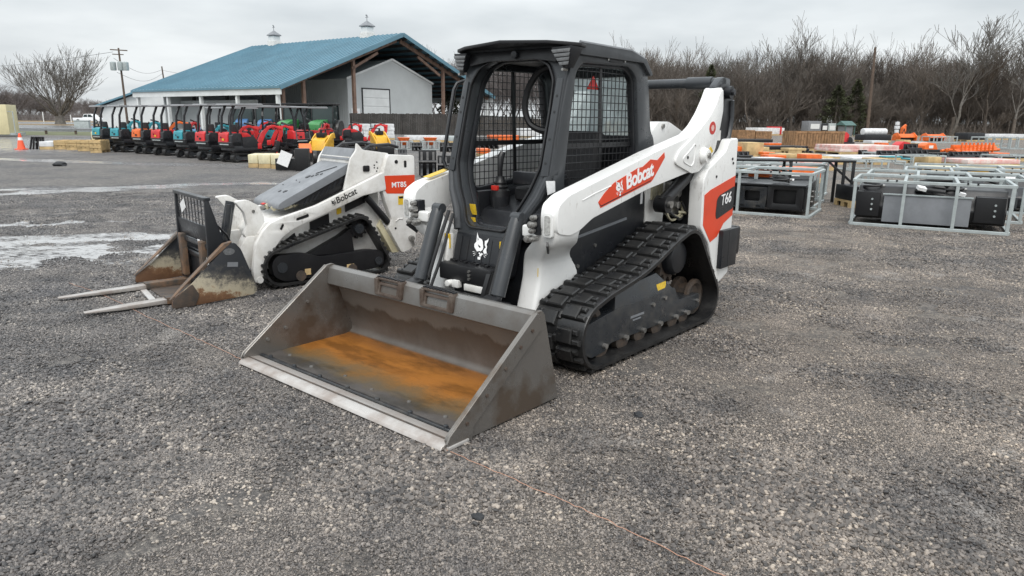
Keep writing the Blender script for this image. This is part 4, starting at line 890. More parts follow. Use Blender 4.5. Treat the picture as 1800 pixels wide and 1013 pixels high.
    f = MB(); f.b2(-.77, -.88, s * .422, s * .4225, .765, .785); f.build('label_print', 'blackv', wl)
    f = MB(); f.prism(rnd([(-.84, 1.08), (-.87, 1.08), (-.87, 1.15), (-.84, 1.15)], .012), s * .4205, s * .422); f.cyl((-.75, s * .421, 1.14), (0, 1, 0), .02, .003, 12); f.cyl((-.72, s * .421, .46), (0, 1, 0), .012, .003, 10); f.build('upright_hole', 'blackv', up_)
    f = MB(); f.tube([(-.72, s * .423, .53), (-.76, s * .423, .555), (-.81, s * .423, .555)], .005, 5); f.build('pressed_rib', 'oldwhite', up_)
    f = MB(); f.cyl((-.90, s * .44, .34), (0, 1, 0), .03, .05, 12); f.b2(-.91, -.935, s * .42, s * .44, .25, .33); f.build('tie_down', 'chrome', up_, .004)
    f = MB(); f.prism([(-.60, .55), (-.64, .46), (-.80, .19), (-.72, .19), (-.56, .48)], s * .22, s * .34); f.build('rear_step_plate', 'wrapcream', ML, .004)
# body, hood, control tower
f = MB(); f.prism([(.66, .18), (.68, .52), (.60, .62), (-.60, .84), (-.62, .20), (.2, .14)], -.30, .30); body = f.build('body', 'oldwhite', ML, .015)
f = MB(); f.prism(rnd([(.475, .725), (.465, .775), (.42, .805), (-.30, 1.145), (-.33, 1.10), (-.31, 1.06), (.38, .745)], .02, 3), -.31, .31); hd = f.build('hood', 'plastic', ML, .018, 3)
for s in (1, -1):
    f = MB(); f.prism([(.37, .76), (-.305, 1.08), (-.21, .885), (.05, .78)], s * .285, s * .305); hs = f.build('hood_side', 'black', ML, .004)
    for k in range(8):
        x = .22 - k * .06; zt = .80 + k * .0285
        f = MB(); f.bar((x, s * .309, zt - .055), (x - .05, s * .309, zt + .015), .008, .012); f.build('vent_bar', 'dark', hs)
    f = MB(); f.prism([(-.16, .95), (-.28, 1.03), (-.24, .93)], s * .3055, s * .307); f.prism([(-.02, .89), (-.13, .95), (-.20, .90), (-.06, .84)], s * .3055, s * .307); f.build('vent_opening', 'blackv', hs)
hn = basis((.0, 0, .0), (0, 1, 0), (-.905, 0, .426))
f = MB()
for x, y, r in ((.30, -.05, .018), (.29, .05, .022), (.28, .07, .012), (.02, .0, .03), (.0, .06, .018), (-.03, .1, .02), (-.05, .16, .016), (.10, -.1, .007), (.12, .02, .007), (.2, -.2, .007)):
    z = .805 + (.42 - x) * .472 + .003; f.cyl((x, y, z), (.426, 0, .905), r, .004, 10)
f.bar((-.05, .04, 1.030), (-.20, .20, 1.101), .016, .004); f.build('hood_marks', 'dark', hd)
f = MB(); f.prism(rnd([(-.27, 1.18), (-.335, 1.26), (-.345, 1.335), (-.41, 1.265), (-.70, 1.225), (-.66, 1.03), (-.30, .90), (-.18, .87)], .015, 2), .33, .36); f.build('control_side', 'oldwhite', ML, .006)
f = MB(); f.prism(rnd([(-.27, 1.18), (-.335, 1.26), (-.41, 1.265), (-.70, 1.225), (-.66, 1.03), (-.30, .90), (-.18, .87)], .015, 2), -.36, -.33); f.build('control_side', 'oldwhite', ML, .006)
f = MB(); f.b2(-.28, -.62, -.33, .33, .86, 1.20); f.build('control_tower', 'oldwhite', ML, .02)
f = MB(); f.prism([(-.27, 1.165), (-.30, 1.165), (-.36, 1.275), (-.33, 1.275)], -.33, .33); f.build('control_panel', 'plastic', ML, .006)
f = MB(); f.prism(rnd([(-.40, 1.05), (-.47, 1.05), (-.47, 1.11), (-.40, 1.11)], .015), .3605, .375); f.build('socket_plate', 'blackv', ML, .003)
f = MB()
for x, z in ((-.53, 1.11), (-.565, 1.08), (-.56, 1.14), (-.555, 1.05), (-.53, 1.085)): f.cyl((x, .361, z), (0, 1, 0), .008, .003, 8)
f.build('control_holes', 'blackv', ML)
f = MB(); f.tube([(-.42, .30, 1.24), (-.52, .30, 1.30), (-.75, .28, 1.31), (-.90, .2, 1.28), (-.92, 0, 1.27), (-.90, -.2, 1.28), (-.75, -.28, 1.31), (-.52, -.30, 1.30), (-.42, -.30, 1.24)], .016, 8); f.build('hand_rail', 'dark', ML)
a = MB(); dirv = (-.93, 0, .37)
cathead(ML, basis((-.035, .4315, .775), dirv, (0, 0, 1)), .065, 'blackv', 'oldwhite')
text('side_lettering', 'Bobcat', .085, 'blackv', ML, basis((-.17, .4318, .828), dirv, (0, 0, 1)), bold=.012, shear=.1)
# front linkage
for s in (1, -1):
    f = MB(); f.prism(rnd([(.85, .815), (.84, .83), (.74, .835), (.64, .775), (.60, .66), (.63, .45), (.74, .42), (.80, .52), (.76, .60), (.78, .72), (.83, .785)], .02, 3), s * .22, s * .29); f.build('tilt_bracket', 'oldwhite', ML, .008)
    f = MB(); f.prism([(.62, .50), (.78, .50), (.84, .40), (.84, .20), (.62, .20)], s * .16, s * .30); f.build('front_plate', 'oldwhite', ML, .01)
    f = MB(); f.cyl((.70, s * .295, .73), (0, 1, 0), .014, .01, 10); f.build('bracket_bolt', 'chrome', ML)
f = MB(); f.tube([(.80, .0, .80), (.86, .0, .55), (.90, .0, .36)], .045, 14); f.tube([(.84, .08, .78), (.90, .08, .45)], .028, 10); f.build('tilt_cylinder', 'frame', ML)
f = MB(); f.tube([(.88, .20, .40), (.93, .22, .52), (1.02, .26, .62), (1.04, .27, .60)], .010, 8); f.build('lock_lever', 'dark', ML)
f = MB()
for k in range(10): f.box((.45 - .02 * k + rng.uniform(-.03, .03), rng.uniform(-.15, .28), .74 + rng.uniform(-.02, .03)), (.05, .04, .05), (rng.random(), rng.random(), rng.random()))
f.build('hose_fittings', 'brass', ML, .006)
f = MB(); f.box((.50, .02, .760), (.03, .05, .012), (0, .3, .2)); f.build('red_cap', 'redv', ML, .005)
# fork attachment
def wing_material():
    m = bpy.data.materials.new('chipped_rusty_wing'); m.use_nodes = True; t = m.node_tree; b = t.nodes['Principled BSDF']; K = t.links.new
    c = t.nodes.new('ShaderNodeTexCoord'); sp = t.nodes.new('ShaderNodeSeparateXYZ'); K(c.outputs['Object'], sp.inputs[0])
    n = t.nodes.new('ShaderNodeTexNoise'); n.inputs['Scale'].default_value = 15; n.inputs['Detail'].default_value = 9; n.inputs['Roughness'].default_value = .78; K(c.outputs['Object'], n.inputs['Vector'])
    a = t.nodes.new('ShaderNodeMath'); a.operation = 'MULTIPLY_ADD'; K(n.outputs[0], a.inputs[0]); a.inputs[1].default_value = .42; a.inputs[2].default_value = -.21
    a2 = t.nodes.new('ShaderNodeMath'); a2.operation = 'ADD'; K(a.outputs[0], a2.inputs[0]); K(sp.outputs[2], a2.inputs[1])
    ax = t.nodes.new('ShaderNodeMath'); ax.operation = 'MULTIPLY_ADD'; K(sp.outputs[0], ax.inputs[0]); ax.inputs[1].default_value = -.28; ax.inputs[2].default_value = .31; 
    a3 = t.nodes.new('ShaderNodeMath'); a3.operation = 'ADD'; K(a2.outputs[0], a3.inputs[0]); K(ax.outputs[0], a3.inputs[1])
    r = t.nodes.new('ShaderNodeValToRGB'); e = r.color_ramp.elements
    st = [(0, (.13, .066, .034)), (.06, (.19, .10, .05)), (.10, (.42, .37, .27)), (.15, (.36, .32, .24)), (.22, (.07, .066, .06)), (.30, (.022, .024, .028)), (1, (.018, .020, .024))]
    while len(e) < len(st): e.new(.5)
    for i, (p, q) in enumerate(st): e[i].position = p; e[i].color = (*q, 1)
    K(a3.outputs[0], r.inputs[0]); K(r.outputs[0], b.inputs['Base Color']); b.inputs['Roughness'].default_value = .5
    return m
M['wing'] = wing_material()
M['wingedge'] = mat('worn_wing_edge', (.055, .047, .040), .6, vscale=9, col2=(.17, .10, .058), bump=.15, thr=(.36, .6))
FK = MB(); FK.b2(1.08, 1.12, -.45, .45, .06, .34); FK.b2(1.06, 1.14, -.45, .45, .30, .34); FK.b2(1.06, 1.16, -.45, .45, .045, .10)
fa = FK.build('fork_attachment', 'dark', ML, .008); fa['label'] = 'black pallet fork carriage with mesh guard and rusty side wings'
for s in (1, -1):
    f = MB(); f.prism(rnd([(1.17, .885), (1.14, .885), (1.03, .48), (.98, .36), (.98, .10), (1.17, .06), (1.18, .40)] if s > 0 else [(1.17, .885), (1.145, .885), (1.14, .55), (1.10, .36), (1.10, .10), (1.17, .06), (1.18, .40)], .012), s * .42, s * .455); up2 = f.build('guard_post', 'dark', fa, .005)
    f = MB(); f.prism(rnd([(1.20, .10), (1.20, .50), (1.15, .50), (1.15, .10)], .01), s * .30 - .05, s * .30 + .05); f.build('fork_shank', 'wingedge', fa, .006)
    f = MB(); wg = rnd([(1.00, .515), (1.06, .50), (1.38, .20), (1.545, .085), (1.555, .012), (1.36, .012), (.86, .035), (.83, .09), (.95, .45)], .02, 2)
    f.prism(wg, s * .60, s * .62); wo = f.build('side_wing', 'wing', fa, .003)
    f = MB(); f.loft([[(1.02, s * .56, .525), (1.09, s * .56, .51), (1.09, s * .62, .51), (1.02, s * .62, .525)], [(1.40, s * .56, .225), (1.45, s * .56, .19), (1.45, s * .622, .19), (1.40, s * .622, .225)], [(1.54, s * .59, .10), (1.565, s * .59, .085), (1.565, s * .622, .085), (1.54, s * .622, .10)]]); f.build('wing_edge', 'wingedge', wo, .004)
    f = MB(); f.prism(rnd([(1.38, .20), (1.545, .085), (1.555, .010), (1.37, .010), (1.33, .10)], .015), s * .6205, s * .628); f.build('wing_toe', 'rust', wo, .003)
    if s > 0:
        f = MB(); f.prism([(1.055 + .05 * math.cos(k * .5), .44 + .03 * math.sin(k * .5)) for k in range(12)], .6205, .6215); f.build('blue_sticker', 'glass', wo, smooth=False)
        f = MB(); f.prism([(1.08, .31), (.99, .30), (.985, .34), (1.075, .35)], .6205, .6215); f.build('grey_label', 'plastic', wo, smooth=False)
        cathead(fa, basis((1.182, .437, .33), (0, 1, 0), (0, 0, 1)), .09)
f = MB(); f.b2(1.12, 1.18, -.455, .455, .865, .895); f.build('guard_top_bar', 'frame', fa, .006)
f = MB(); f.prism([(1.17, .64), (1.14, .64), (1.13, .50), (1.16, .50)], -.42, .42); f.build('carriage_plate', 'dark', fa, .004)
f = MB(); f.b2(1.14, 1.17, -.42, .42, .44, .48); f.build('carriage_bar', 'frame', fa, .004)
f = MB()
for k in range(9): f.tube([(1.15, -.37 + k * .0925, .63), (1.15, -.37 + k * .0925, .87)], .0042, 6)
for z in (.69, .75, .81): f.tube([(1.156, -.42, z), (1.156, .42, z)], .0036, 6)
f.build('mesh_guard', 'dark', fa)
f = MB(); f.box((1.165, -.22, .765), (.004, .14, .09), (.45, 0, 0)); f.build('paper_tag', 'paper', fa)
f = MB(); f.box((1.182, -.315, .47), (.004, .03, .05)); f.box((1.172, .20, .485), (.004, .07, .035)); f.build('sticker', 'paper', fa)
for y, xe in ((.41, 2.16), (-.27, 2.24)):
    f = MB(); f.loft([[(1.15, y - .055, .02), (1.15, y + .055, .02), (1.15, y + .055, .07), (1.15, y - .055, .07)], [(1.9, y - .05, .022), (1.9, y + .05, .022), (1.9, y + .05, .05), (1.9, y - .05, .05)], [(xe, y - .03, .03), (xe, y + .03, .03), (xe, y + .03, .04), (xe, y - .03, .04)]]); fo = f.build('fork', 'edge', fa, .004)
    f = MB(); f.b2(1.15, 1.55, y - .056, y + .056, .018, .074); f.build('fork_heel', 'wingedge', fo, .004)
f = MB(); f.b2(1.12, 1.52, -.25, .38, .012, .022); f.build('bottom_plate', 'rust', fa)
f = MB(); f.bar((1.58, -.20, .02), (1.62, .36, .02), .05, .012); f.build('plate_lip', 'bare', fa)
# ---------------------------------------------------------------- far setting: verge, road, field
def sheet(name, pts, z, m):
    b = MB(); b.add([(x, y, z) for x, y in pts], [tuple(range(len(pts)))]); return struct(b.build(name, m, smooth=False))
M['asphalt'] = mat('wet_asphalt', (.16, .165, .17), .22, var=.3, vscale=.15, rvar=.1)
sheet('road', [(-260, 72), (-34, 72), (-30, 160), (-260, 160)], .008, 'asphalt')
sheet('verge', [(-90, 58), (-22, 58), (-22, 71.5), (-90, 71.5)], .004, 'greengrass')
sheet('tree_island', [(-92, 118), (-70, 114), (-55, 124), (-62, 136), (-90, 134)], .012, 'grass')
sheet('field', [(-900, 168), (60, 168), (120, 900), (-900, 900)], .004, 'grass')
sheet('wood_floor', [(14, 84), (130, 78), (170, 220), (14, 220)], .006, 'grass')

# ---------------------------------------------------------------- barn
B = thing('barn', 'large open barn with blue metal roof and two ridge cupolas', 'barn', (-13.3, 85, 0), math.atan2(.59, -.807))
HS, PK, EV, BL = 16.5, 10.9, 4.67, 27.0
for s in (1, -1):
    b = MB(); b.prism([(0, PK), (s * (HS + .4), EV - .15), (s * (HS + .4), EV - .37), (0, PK - .22)], -1.0, BL + .8, lambda u, v, c: (c, u, v))
    rf_ = b.build('roof', 'roofblue', B, smooth=False)
    b = MB(); n = 40
    for k in range(n):
        x = -1.0 + (BL + 1.8) * (k + .5) / n
        b.bar((x, 0, PK + .02), (x, s * (HS + .4), EV - .13), .07, .10)
    b.build('roof_ribs', 'roofblue', rf_, smooth=False)
    b = MB()
    for k in range(13):
        t = (k + .5) / 13; b.b2(-.8, BL + .6, s * HS * t - .08, s * HS * t + .08, PK - (PK - EV) * t - .52, PK - (PK - EV) * t - .24)
    b.build('purlin', 'purlin', rf_, smooth=False)
    b = MB(); b.bar((-1.03, 0, PK - .15), (-1.03, s * (HS + .4), EV - .30), .08, .42); b.build('gable_trim', 'roofblue', rf_, smooth=False)
    b = MB(); b.bar((-.1, s * .3, PK - .75), (-.1, s * HS, EV - .45), .22, .42); b.bar((BL / 2, s * .3, PK - .75), (BL / 2, s * HS, EV - .45), .2, .4); b.bar((-.1, s * 3.2, PK - 2.3), (-.1, s * 7, PK - 4.2), .2, .28); b.build('rafter', 'barnwood', B, smooth=False)
    b = MB(); b.b2(-.9, BL + .7, s * (HS + .15), s * (HS + .25), EV - .95, EV - .36); b.build('fascia', 'cladwhite', B, smooth=False)
    for k in range(5):
        b = MB(); b.b2(k * BL / 4 - .16, k * BL / 4 + .16, s * (HS - .2), s * (HS + .12), 0, EV - .3); b.build('eave_post', 'cladwhite', B, smooth=False)
for y in (6.75, -7.65, 13.4, -13.0, 15.9):
    z = PK - (PK - EV) * abs(y) / HS - .6
    b = MB(); b.b2(-.2, .12, y - .16, y + .16, 0, z); b.build('gable_post', 'barnwood', B, smooth=False)
for x in (6.75, 13.5, 20.2):
    b = MB(); b.b2(x - .15, x + .15, 13.2, 13.5, 0, 5.2); b.build('inner_post', 'purlin', B, smooth=False)
iy0, iy1, iz, ip = -7.3, 6.3, 5.75, 8.15; im = (iy0 + iy1) / 2
b = MB(); b.prism([(iy0, 0), (iy0, iz), (im, ip), (iy1, iz), (iy1, 0)], 1.5, 24, lambda u, v, c: (c, u, v)); ib = b.build('inner_building', 'cladding', B, smooth=False)
b = MB(); b.bar((1.42, im, ip + .06), (1.42, iy1 + .15, iz + .02), .12, .22); b.bar((1.42, im, ip + .06), (1.42, iy0 - .15, iz + .02), .12, .22); b.build('wall_trim', 'cladwhite', ib, smooth=False)
b = MB(); n = 60
for k in range(n):
    x = 1.6 + 22.3 * k / n; b.b2(x, x + .05, iy1, iy1 + .03, 0, iz)
b.build('wall_ribs', 'cladding', ib, smooth=False)
b = MB(); b.b2(1.44, 1.498, .1, 4.2, 0, 4.75); gd = b.build('roller_door', 'cladwhite', ib, smooth=False)
for k in range(5):
    b = MB(); b.b2(1.40, 1.44, .14, 4.16, .1 + k * .93, .96 + k * .93); b.build('door_panel', 'cladwhite', gd, .02, 1)
b = MB(); b.b2(1.38, 1.496, 0, .1, 0, 4.85); b.b2(1.38, 1.496, 4.2, 4.3, 0, 4.85); b.b2(1.38, 1.496, 0, 4.3, 4.76, 4.87); b.build('door_frame', 'dark', gd, smooth=False)
b = MB(); b.b2(1.44, 1.496, 4.7, 5.9, 1.4, 2.6); sg = b.build('notice_board', 'carwhite', ib, smooth=False)
b = MB(); b.b2(1.43, 1.439, 5.0, 5.5, 2.15, 2.25); b.b2(1.43, 1.439, 4.95, 5.6, 1.6, 1.7); b.build('notice_print', 'wrappink', sg, smooth=False)
b = MB(); b.b2(1.40, 1.496, 4.38, 4.62, 1.7, 2.0); b.build('red_box', 'implred', ib, smooth=False)
b = MB(); b.b2(22, 22.2, iy1, 16, 0, 4.5); b.build('end_wall', 'cladding', B, smooth=False)
b = MB(); b.b2(7.0, 21.9, 13.9, 14.1, 0, 3.35); b.build('lean_to_wall', 'cladding', B, smooth=False)
for s_ in (4.86, 22.6):
    b = MB(); b.b2(s_ - .62, s_ + .62, -.62, .62, PK - .35, PK + .35); cu_ = b.build('cupola', 'brownwood' if False else 'oldwhite', B, smooth=False)
    b = MB(); b.b2(s_ - .52, s_ + .52, -.52, .52, PK + .35, PK + 1.0); b.build('cupola_louvre', 'cladwhite', cu_, smooth=False)
    b = MB(); b.b2(s_ - .66, s_ + .66, -.66, .66, PK + 1.05, PK + 1.15); b.loft([rr_(s_ - .66, s_ + .66, -.66, .66, PK + 1.15), rr_(s_ - .3, s_ + .3, -.3, .3, PK + 1.48), rr_(s_ - .05, s_ + .05, -.05, .05, PK + 1.72)]); b.build('cupola_roof', 'plastic', cu_, smooth=False)
    b = MB(); b.tube([(s_, 0, PK + 1.65), (s_, 0, PK + 2.35)], .035, 6); b.bar((s_ - .25, 0, PK + 2.1), (s_ + .25, 0, PK + 2.1), .05, .05); b.bar((s_ - .1, 0, PK + 2.2), (s_ + .15, 0, PK + 2.38), .04, .16); b.build('weathervane', 'plastic', cu_, smooth=False)
# small shed left of the barn
S2 = thing('shed', 'low white shed with blue roof left of the barn', 'shed', (-50.5, 106, 0), R(8))
b = MB(); b.prism([(-8.6, 0), (-8.6, 2.85), (0, 5.9), (8.6, 2.85), (8.6, 0)], 0, 14, lambda u, v, c: (u, c, v)); b.build('wall', 'cladwhite', S2, smooth=False)
for s in (1, -1):
    b = MB(); b.prism([(0, 6.05), (s * 9.3, 2.75), (s * 9.3, 2.95), (0, 6.35)], -.8, 14.6, lambda u, v, c: (u, c, v)); b.build('roof', 'roofblue', S2, smooth=False)
# dark board fence
F = thing('board_fence', 'dark weathered board fence in front of the barn', 'fence', (-16.2, 72.6, 0), math.atan2(-1.6, 12.8))
b = MB(); x = 0; r2 = random.Random(5)
while x < 22:
    w_ = .15 + r2.random() * .03; h_ = 2.02 - max(0, x - 11) * .045 + r2.uniform(-.03, .03); b.b2(x, x + w_, -.012 + r2.uniform(-.01, .01), .02, .03, h_); x += w_ + .012
fbo = b.build('boards', 'fencewood', F, smooth=False); fbo['kind'] = 'stuff'
for k in range(9):
    b = MB(); b.b2(k * 2.6 - .06, k * 2.6 + .06, -.14, -.02, 0, 2.0); b.build('post', 'fencewood', F, smooth=False)

# ---------------------------------------------------------------- trees
def grow_tree(seed, h, spread=.5, trunk=.16, r0=.16, levels=5, kids=(5, 4, 4, 3, 3), twig=.018, vase=False):
    r = random.Random(seed); b = MB()
    def br(p, d, l, rad, lev):
        n = 4 if lev < 2 else 3; P_ = [p.copy()]; q = p.copy(); dd = d.copy()
        for i in range(n):
            dd = (dd + Vector((r.gauss(0, .13), r.gauss(0, .13), r.gauss(.05, .08)))).normalized(); q = q + dd * l / n; P_.append(q.copy())
        rad1 = max(twig, rad * (.42 if lev else .55))
        b.tube(P_, [rad + (rad1 - rad) * i / n for i in range(n + 1)], 6 if lev == 0 else (4 if lev < 3 else 3), cap=False)
        if lev >= levels: return
        k = kids[min(lev, len(kids) - 1)]
        for i in range(k):
            t = r.uniform(.35 if lev else (.55 if vase else .30), 1.0) if i else 1.0
            j = min(n - 1, int(t * n)); base = P_[j].lerp(P_[j + 1], t * n - j)
            ang = r.uniform(0, 2 * math.pi); tilt = r.uniform(.35, 1.0) * (spread if lev else spread * 1.15) * (0.5 if i == 0 else 1.3)
            a = dd.orthogonal().normalized(); c_ = dd.cross(a); nd = (dd * math.cos(tilt) + (a * math.cos(ang) + c_ * math.sin(ang)) * math.sin(tilt)); nd.z += .12; nd.normalize()
            br(base, nd, l * r.uniform(.52, .82), max(twig, rad1 * r.uniform(.6, .95) if i == 0 else rad * (1 - t * .55) * r.uniform(.35, .6)), lev + 1)
    if vase:
        b.tube([Vector((0, 0, -.1)), Vector((0, 0, h * .06)), Vector((0, 0, h * .12))], [r0 * 1.5, r0 * 1.1, r0], 8, cap=False)
        m_ = 15
        for i in range(m_):
            a = 2 * math.pi * i / m_ + r.uniform(-.2, .2); ti = r.uniform(.15, .95)
            br(Vector((0, 0, h * .10)), Vector((math.cos(a) * math.sin(ti), math.sin(a) * math.sin(ti), math.cos(ti))), h * r.uniform(.34, .44), r0 * r.uniform(.32, .5), 1)
    else: br(Vector((0, 0, -.1)), Vector((r.gauss(0, .04), r.gauss(0, .04), 1)).normalized(), h * .55, r0, 0)
    return b
def crown_split(b, zcut):
    return b
big = thing('spreading_tree', 'wide bare vase-shaped tree standing beyond the guardrail', 'tree', (-79.0, 127, 0), 0)
tb = grow_tree(11, 13.0, .40, r0=.55, levels=5, kids=(5, 4, 4, 3, 3), twig=.019, vase=True)
tk = MB(); tk.tube([(0, 0, -.2), (0, 0, 1.0), (.03, 0, 2.0)], [.95, .72, .6], 10); tk.build('trunk', 'bark', big)
tb.xf(Matrix.Diagonal((1.12, 1.12, .84, 1))).build('crown', 'bark', big, smooth=False)
VAR = []
for i in range(7):
    r = random.Random(40 + i); g_ = grow_tree(40 + i, 12.0, .42 + .10 * r.random(), r0=.17, levels=5, kids=(6, 4, 4, 3, 2), twig=.022)
    me = g_.mesh('bare_crown', smooth=False); me.materials.append(M['bark' if i % 2 else 'barkb']); VAR.append(me)
TRK = MB().tube([(0, 0, -.2), (0, 0, 1.5), (0, 0, 3.0)], [.26, .20, .175], 8).mesh('trunk'); TRK.materials.append(M['barkb'])
front = [(1180, 98.5, .98, 'bare tree rising just right of the cab roof'), (1258, 97, .95, 'bare tree above the loader arm pivot'), (1302, 96, 1.0, 'bare many-stemmed tree just right of the loader arm'), (1372, 98, 1.22, 'tallest slender bare tree above the wooden crates'), (1412, 99, .98, 'bare tree left of the bare pole'), (1470, 100, .98, 'bare tree just left of the bare pole top'), (1548, 98, 1.02, 'bare tree right of the bare pole'), (1592, 97, 1.08, 'bare tree above the orange machines'), (1648, 94, 1.28, 'largest dark forking bare tree at the wood edge'), (1702, 97, 1.18, 'bare tree between the two dark forking trees'), (1752, 94, 1.20, 'dark forking bare tree near the right edge'), (1790, 97, 1.15, 'bare tree at the right edge of the picture')]
for i, (px, Yd, sc_, lab) in enumerate(front):
    X_ = (px - 900) / FPX * Yd * 1.005
    t = thing('bare_tree', lab, 'tree', (X_, Yd, 0), rng.uniform(0, 6.28), 'bare trees at the wood edge'); t.scale = (sc_ * .88, sc_ * .88, sc_ * .62)
    link('crown', VAR[i % 7], None, t); link('trunk', TRK, None, t)
def wood(name, me_list, places, label, m, cat='woodland'):
    # one object per tree shape: the shape plus loose points, instanced by geometry nodes
    for q, me0 in enumerate(me_list):
        pl = [p for i, p in enumerate(places) if i % len(me_list) == q]; n = len(me0.vertices)
        co = np.empty(n * 3, np.float32); me0.vertices.foreach_get('co', co)
        fs = [tuple(p.vertices) for p in me0.polygons]
        me = bpy.data.meshes.new(name); me.from_pydata(co.reshape(-1, 3).tolist() + [(p[0], p[1], 0) for p in pl], [], fs)
        z = np.zeros(n)
        def at(nm, vals): me.attributes.new(nm, 'FLOAT', 'POINT').data.foreach_set('value', np.r_[z, np.array(vals)].astype(np.float32))
        at('pt', [1.0] * len(pl)); at('sc', [p[2] for p in pl]); at('sz', [p[3] for p in pl]); at('rz', [p[4] for p in pl])
        o = link(name, me, m); struct(o, 'stuff'); tag(o, label[q % len(label)], cat)
        ng = bpy.data.node_groups.new(name, 'GeometryNodeTree')
        ng.interface.new_socket('Geometry', in_out='INPUT', socket_type='NodeSocketGeometry'); ng.interface.new_socket('Geometry', in_out='OUTPUT', socket_type='NodeSocketGeometry')
        A = ng.nodes.new; gi, go = A('NodeGroupInput'), A('NodeGroupOutput'); k = ng.links.new
        def attr(nm): w_ = A('GeometryNodeInputNamedAttribute'); w_.data_type = 'FLOAT'; w_.inputs['Name'].default_value = nm; return w_.outputs['Attribute']
        sp = A('GeometryNodeSeparateGeometry'); sp.domain = 'POINT'; cmp = A('FunctionNodeCompare'); cmp.operation = 'GREATER_THAN'; cmp.inputs[1].default_value = .5
        k(attr('pt'), cmp.inputs[0]); k(cmp.outputs[0], sp.inputs['Selection']); k(gi.outputs[0], sp.inputs['Geometry'])
        ip = A('GeometryNodeInstanceOnPoints'); c1 = A('ShaderNodeCombineXYZ'); c2 = A('ShaderNodeCombineXYZ'); k(attr('rz'), c1.inputs[2]); sc_a = attr('sc'); k(sc_a, c2.inputs[0]); k(sc_a, c2.inputs[1]); k(attr('sz'), c2.inputs[2])
        k(sp.outputs['Selection'], ip.inputs['Points']); k(sp.outputs['Inverted'], ip.inputs['Instance']); k(c1.outputs[0], ip.inputs['Rotation']); k(c2.outputs[0], ip.inputs['Scale']); k(ip.outputs[0], go.inputs[0])
        md = o.modifiers.new('scatter', 'NODES'); md.node_group = ng
def T4(x, y, s, rz, z=0, sz=None): return Matrix.Translation((x, y, z)) @ Matrix.Rotation(rz, 4, 'Z') @ Matrix.Diagonal((s, s, sz or s, 1))
SM = []
for i in range(4):
    me = grow_tree(80 + i, 11.0, .36 + .05 * i, r0=.13, levels=4, kids=(7, 5, 4, 3), twig=.019).mesh('t', smooth=False); SM.append(me)
r = random.Random(9); pl = []
for k in range(230):
    Yd = r.uniform(97.5, 140); X_ = r.uniform(.15, .80) * Yd; sc_ = r.uniform(.52, .88) * (1 + .0035 * (Yd - 98)); pl.append((X_, Yd, sc_ * r.uniform(.85, 1.2), sc_, r.uniform(0, 6.28)))
for k in range(400):
    Yd = r.uniform(95.5, 118); X_ = r.uniform(.15, .80) * Yd; sc_ = r.uniform(.22, .46); pl.append((X_, Yd, sc_ * r.uniform(1.0, 1.6), sc_, r.uniform(0, 6.28)))
r.shuffle(pl)
wood('bare_wood', SM, pl, ['brown leafless wood closing the yard on the right', 'leafless trunks and saplings filling the right-hand wood', 'fine bare twigs of the wood behind the crates', 'thin grey stems massed along the right-hand wood'], 'barkb')
# undergrowth in front of and inside the wood
def brush(seed, n, x0, x1, y0, y1, hmax, per=7):
    r = random.Random(seed); b = MB()
    for k in range(n):
        Yd = r.uniform(y0, y1); X_ = r.uniform(x0, x1) * Yd; h_ = hmax * r.uniform(.35, 1) ** 1.3
        for j in range(per):
            p = Vector((X_ + r.gauss(0, .35), Yd + r.gauss(0, .35), -.05)); q = p + Vector((r.gauss(0, .28) * h_, r.gauss(0, .28) * h_, h_ * r.uniform(.5, 1)))
            m_ = p.lerp(q, .5) + Vector((r.gauss(0, .1), r.gauss(0, .1), 0)) * h_
            w0 = r.uniform(.015, .04); dxv = Vector((w0, r.uniform(-.03, .03), 0))
            b.add([p - dxv, p + dxv, m_ + dxv * .7, m_ - dxv * .7, q], [(0, 1, 2, 3), (3, 2, 4)])
    return b
o = brush(4, 5200, .15, .80, 94.8, 125, 2.6).build('undergrowth', 'barkb', smooth=False); struct(o, 'stuff'); tag(o, 'tangled brown undergrowth along the foot of the wood', 'undergrowth')
# cedars
def cedar(seed, h, w):
    r = random.Random(seed); b = MB()
    for k in range(2600):
        t = r.random() ** .8; rad = w * (1 - t) ** .75 * (.45 + .55 * r.random()) * (1 + .25 * math.sin(t * 37 + seed)); a = r.uniform(0, 6.283)
        c_ = Vector((rad * math.cos(a), rad * math.sin(a), .5 + t * (h - .5) - .1 * rad)); s_ = r.uniform(.12, .32)
        d1 = Vector((math.cos(a), math.sin(a), r.uniform(-.2, .7))).normalized() * s_; d2 = Vector((r.gauss(0, 1), r.gauss(0, 1), r.gauss(0, 1))).normalized() * s_ * .6
        b.add([c_ - d2, c_ + d2, c_ + d1], [(0, 1, 2)])
    return b
for i, (px, Yd, h_, w_, lab) in enumerate([(1232, 95.5, 8.6, 2.0, 'green cedar behind the loader arm, beside the cab'), (1450, 95.2, 6.2, 2.6, 'broad dark cedar above the wooden crates'), (1482, 95.6, 7.0, 1.9, 'dark cedar close to the bare pole'), (790, 100, 5.6, 2.4, 'green cedar seen between barn and cab')]):
    t = thing('cedar_tree', lab, 'tree', ((px - 900) / FPX * Yd, Yd, 0), i, 'cedars in the wood')
    cedar(i, h_, w_).build('crown', 'conifer', t, smooth=False); b = MB(); b.tube([(0, 0, -.1), (0, 0, h_ * .8)], [.16, .04], 6); b.build('trunk', 'barkb', t)
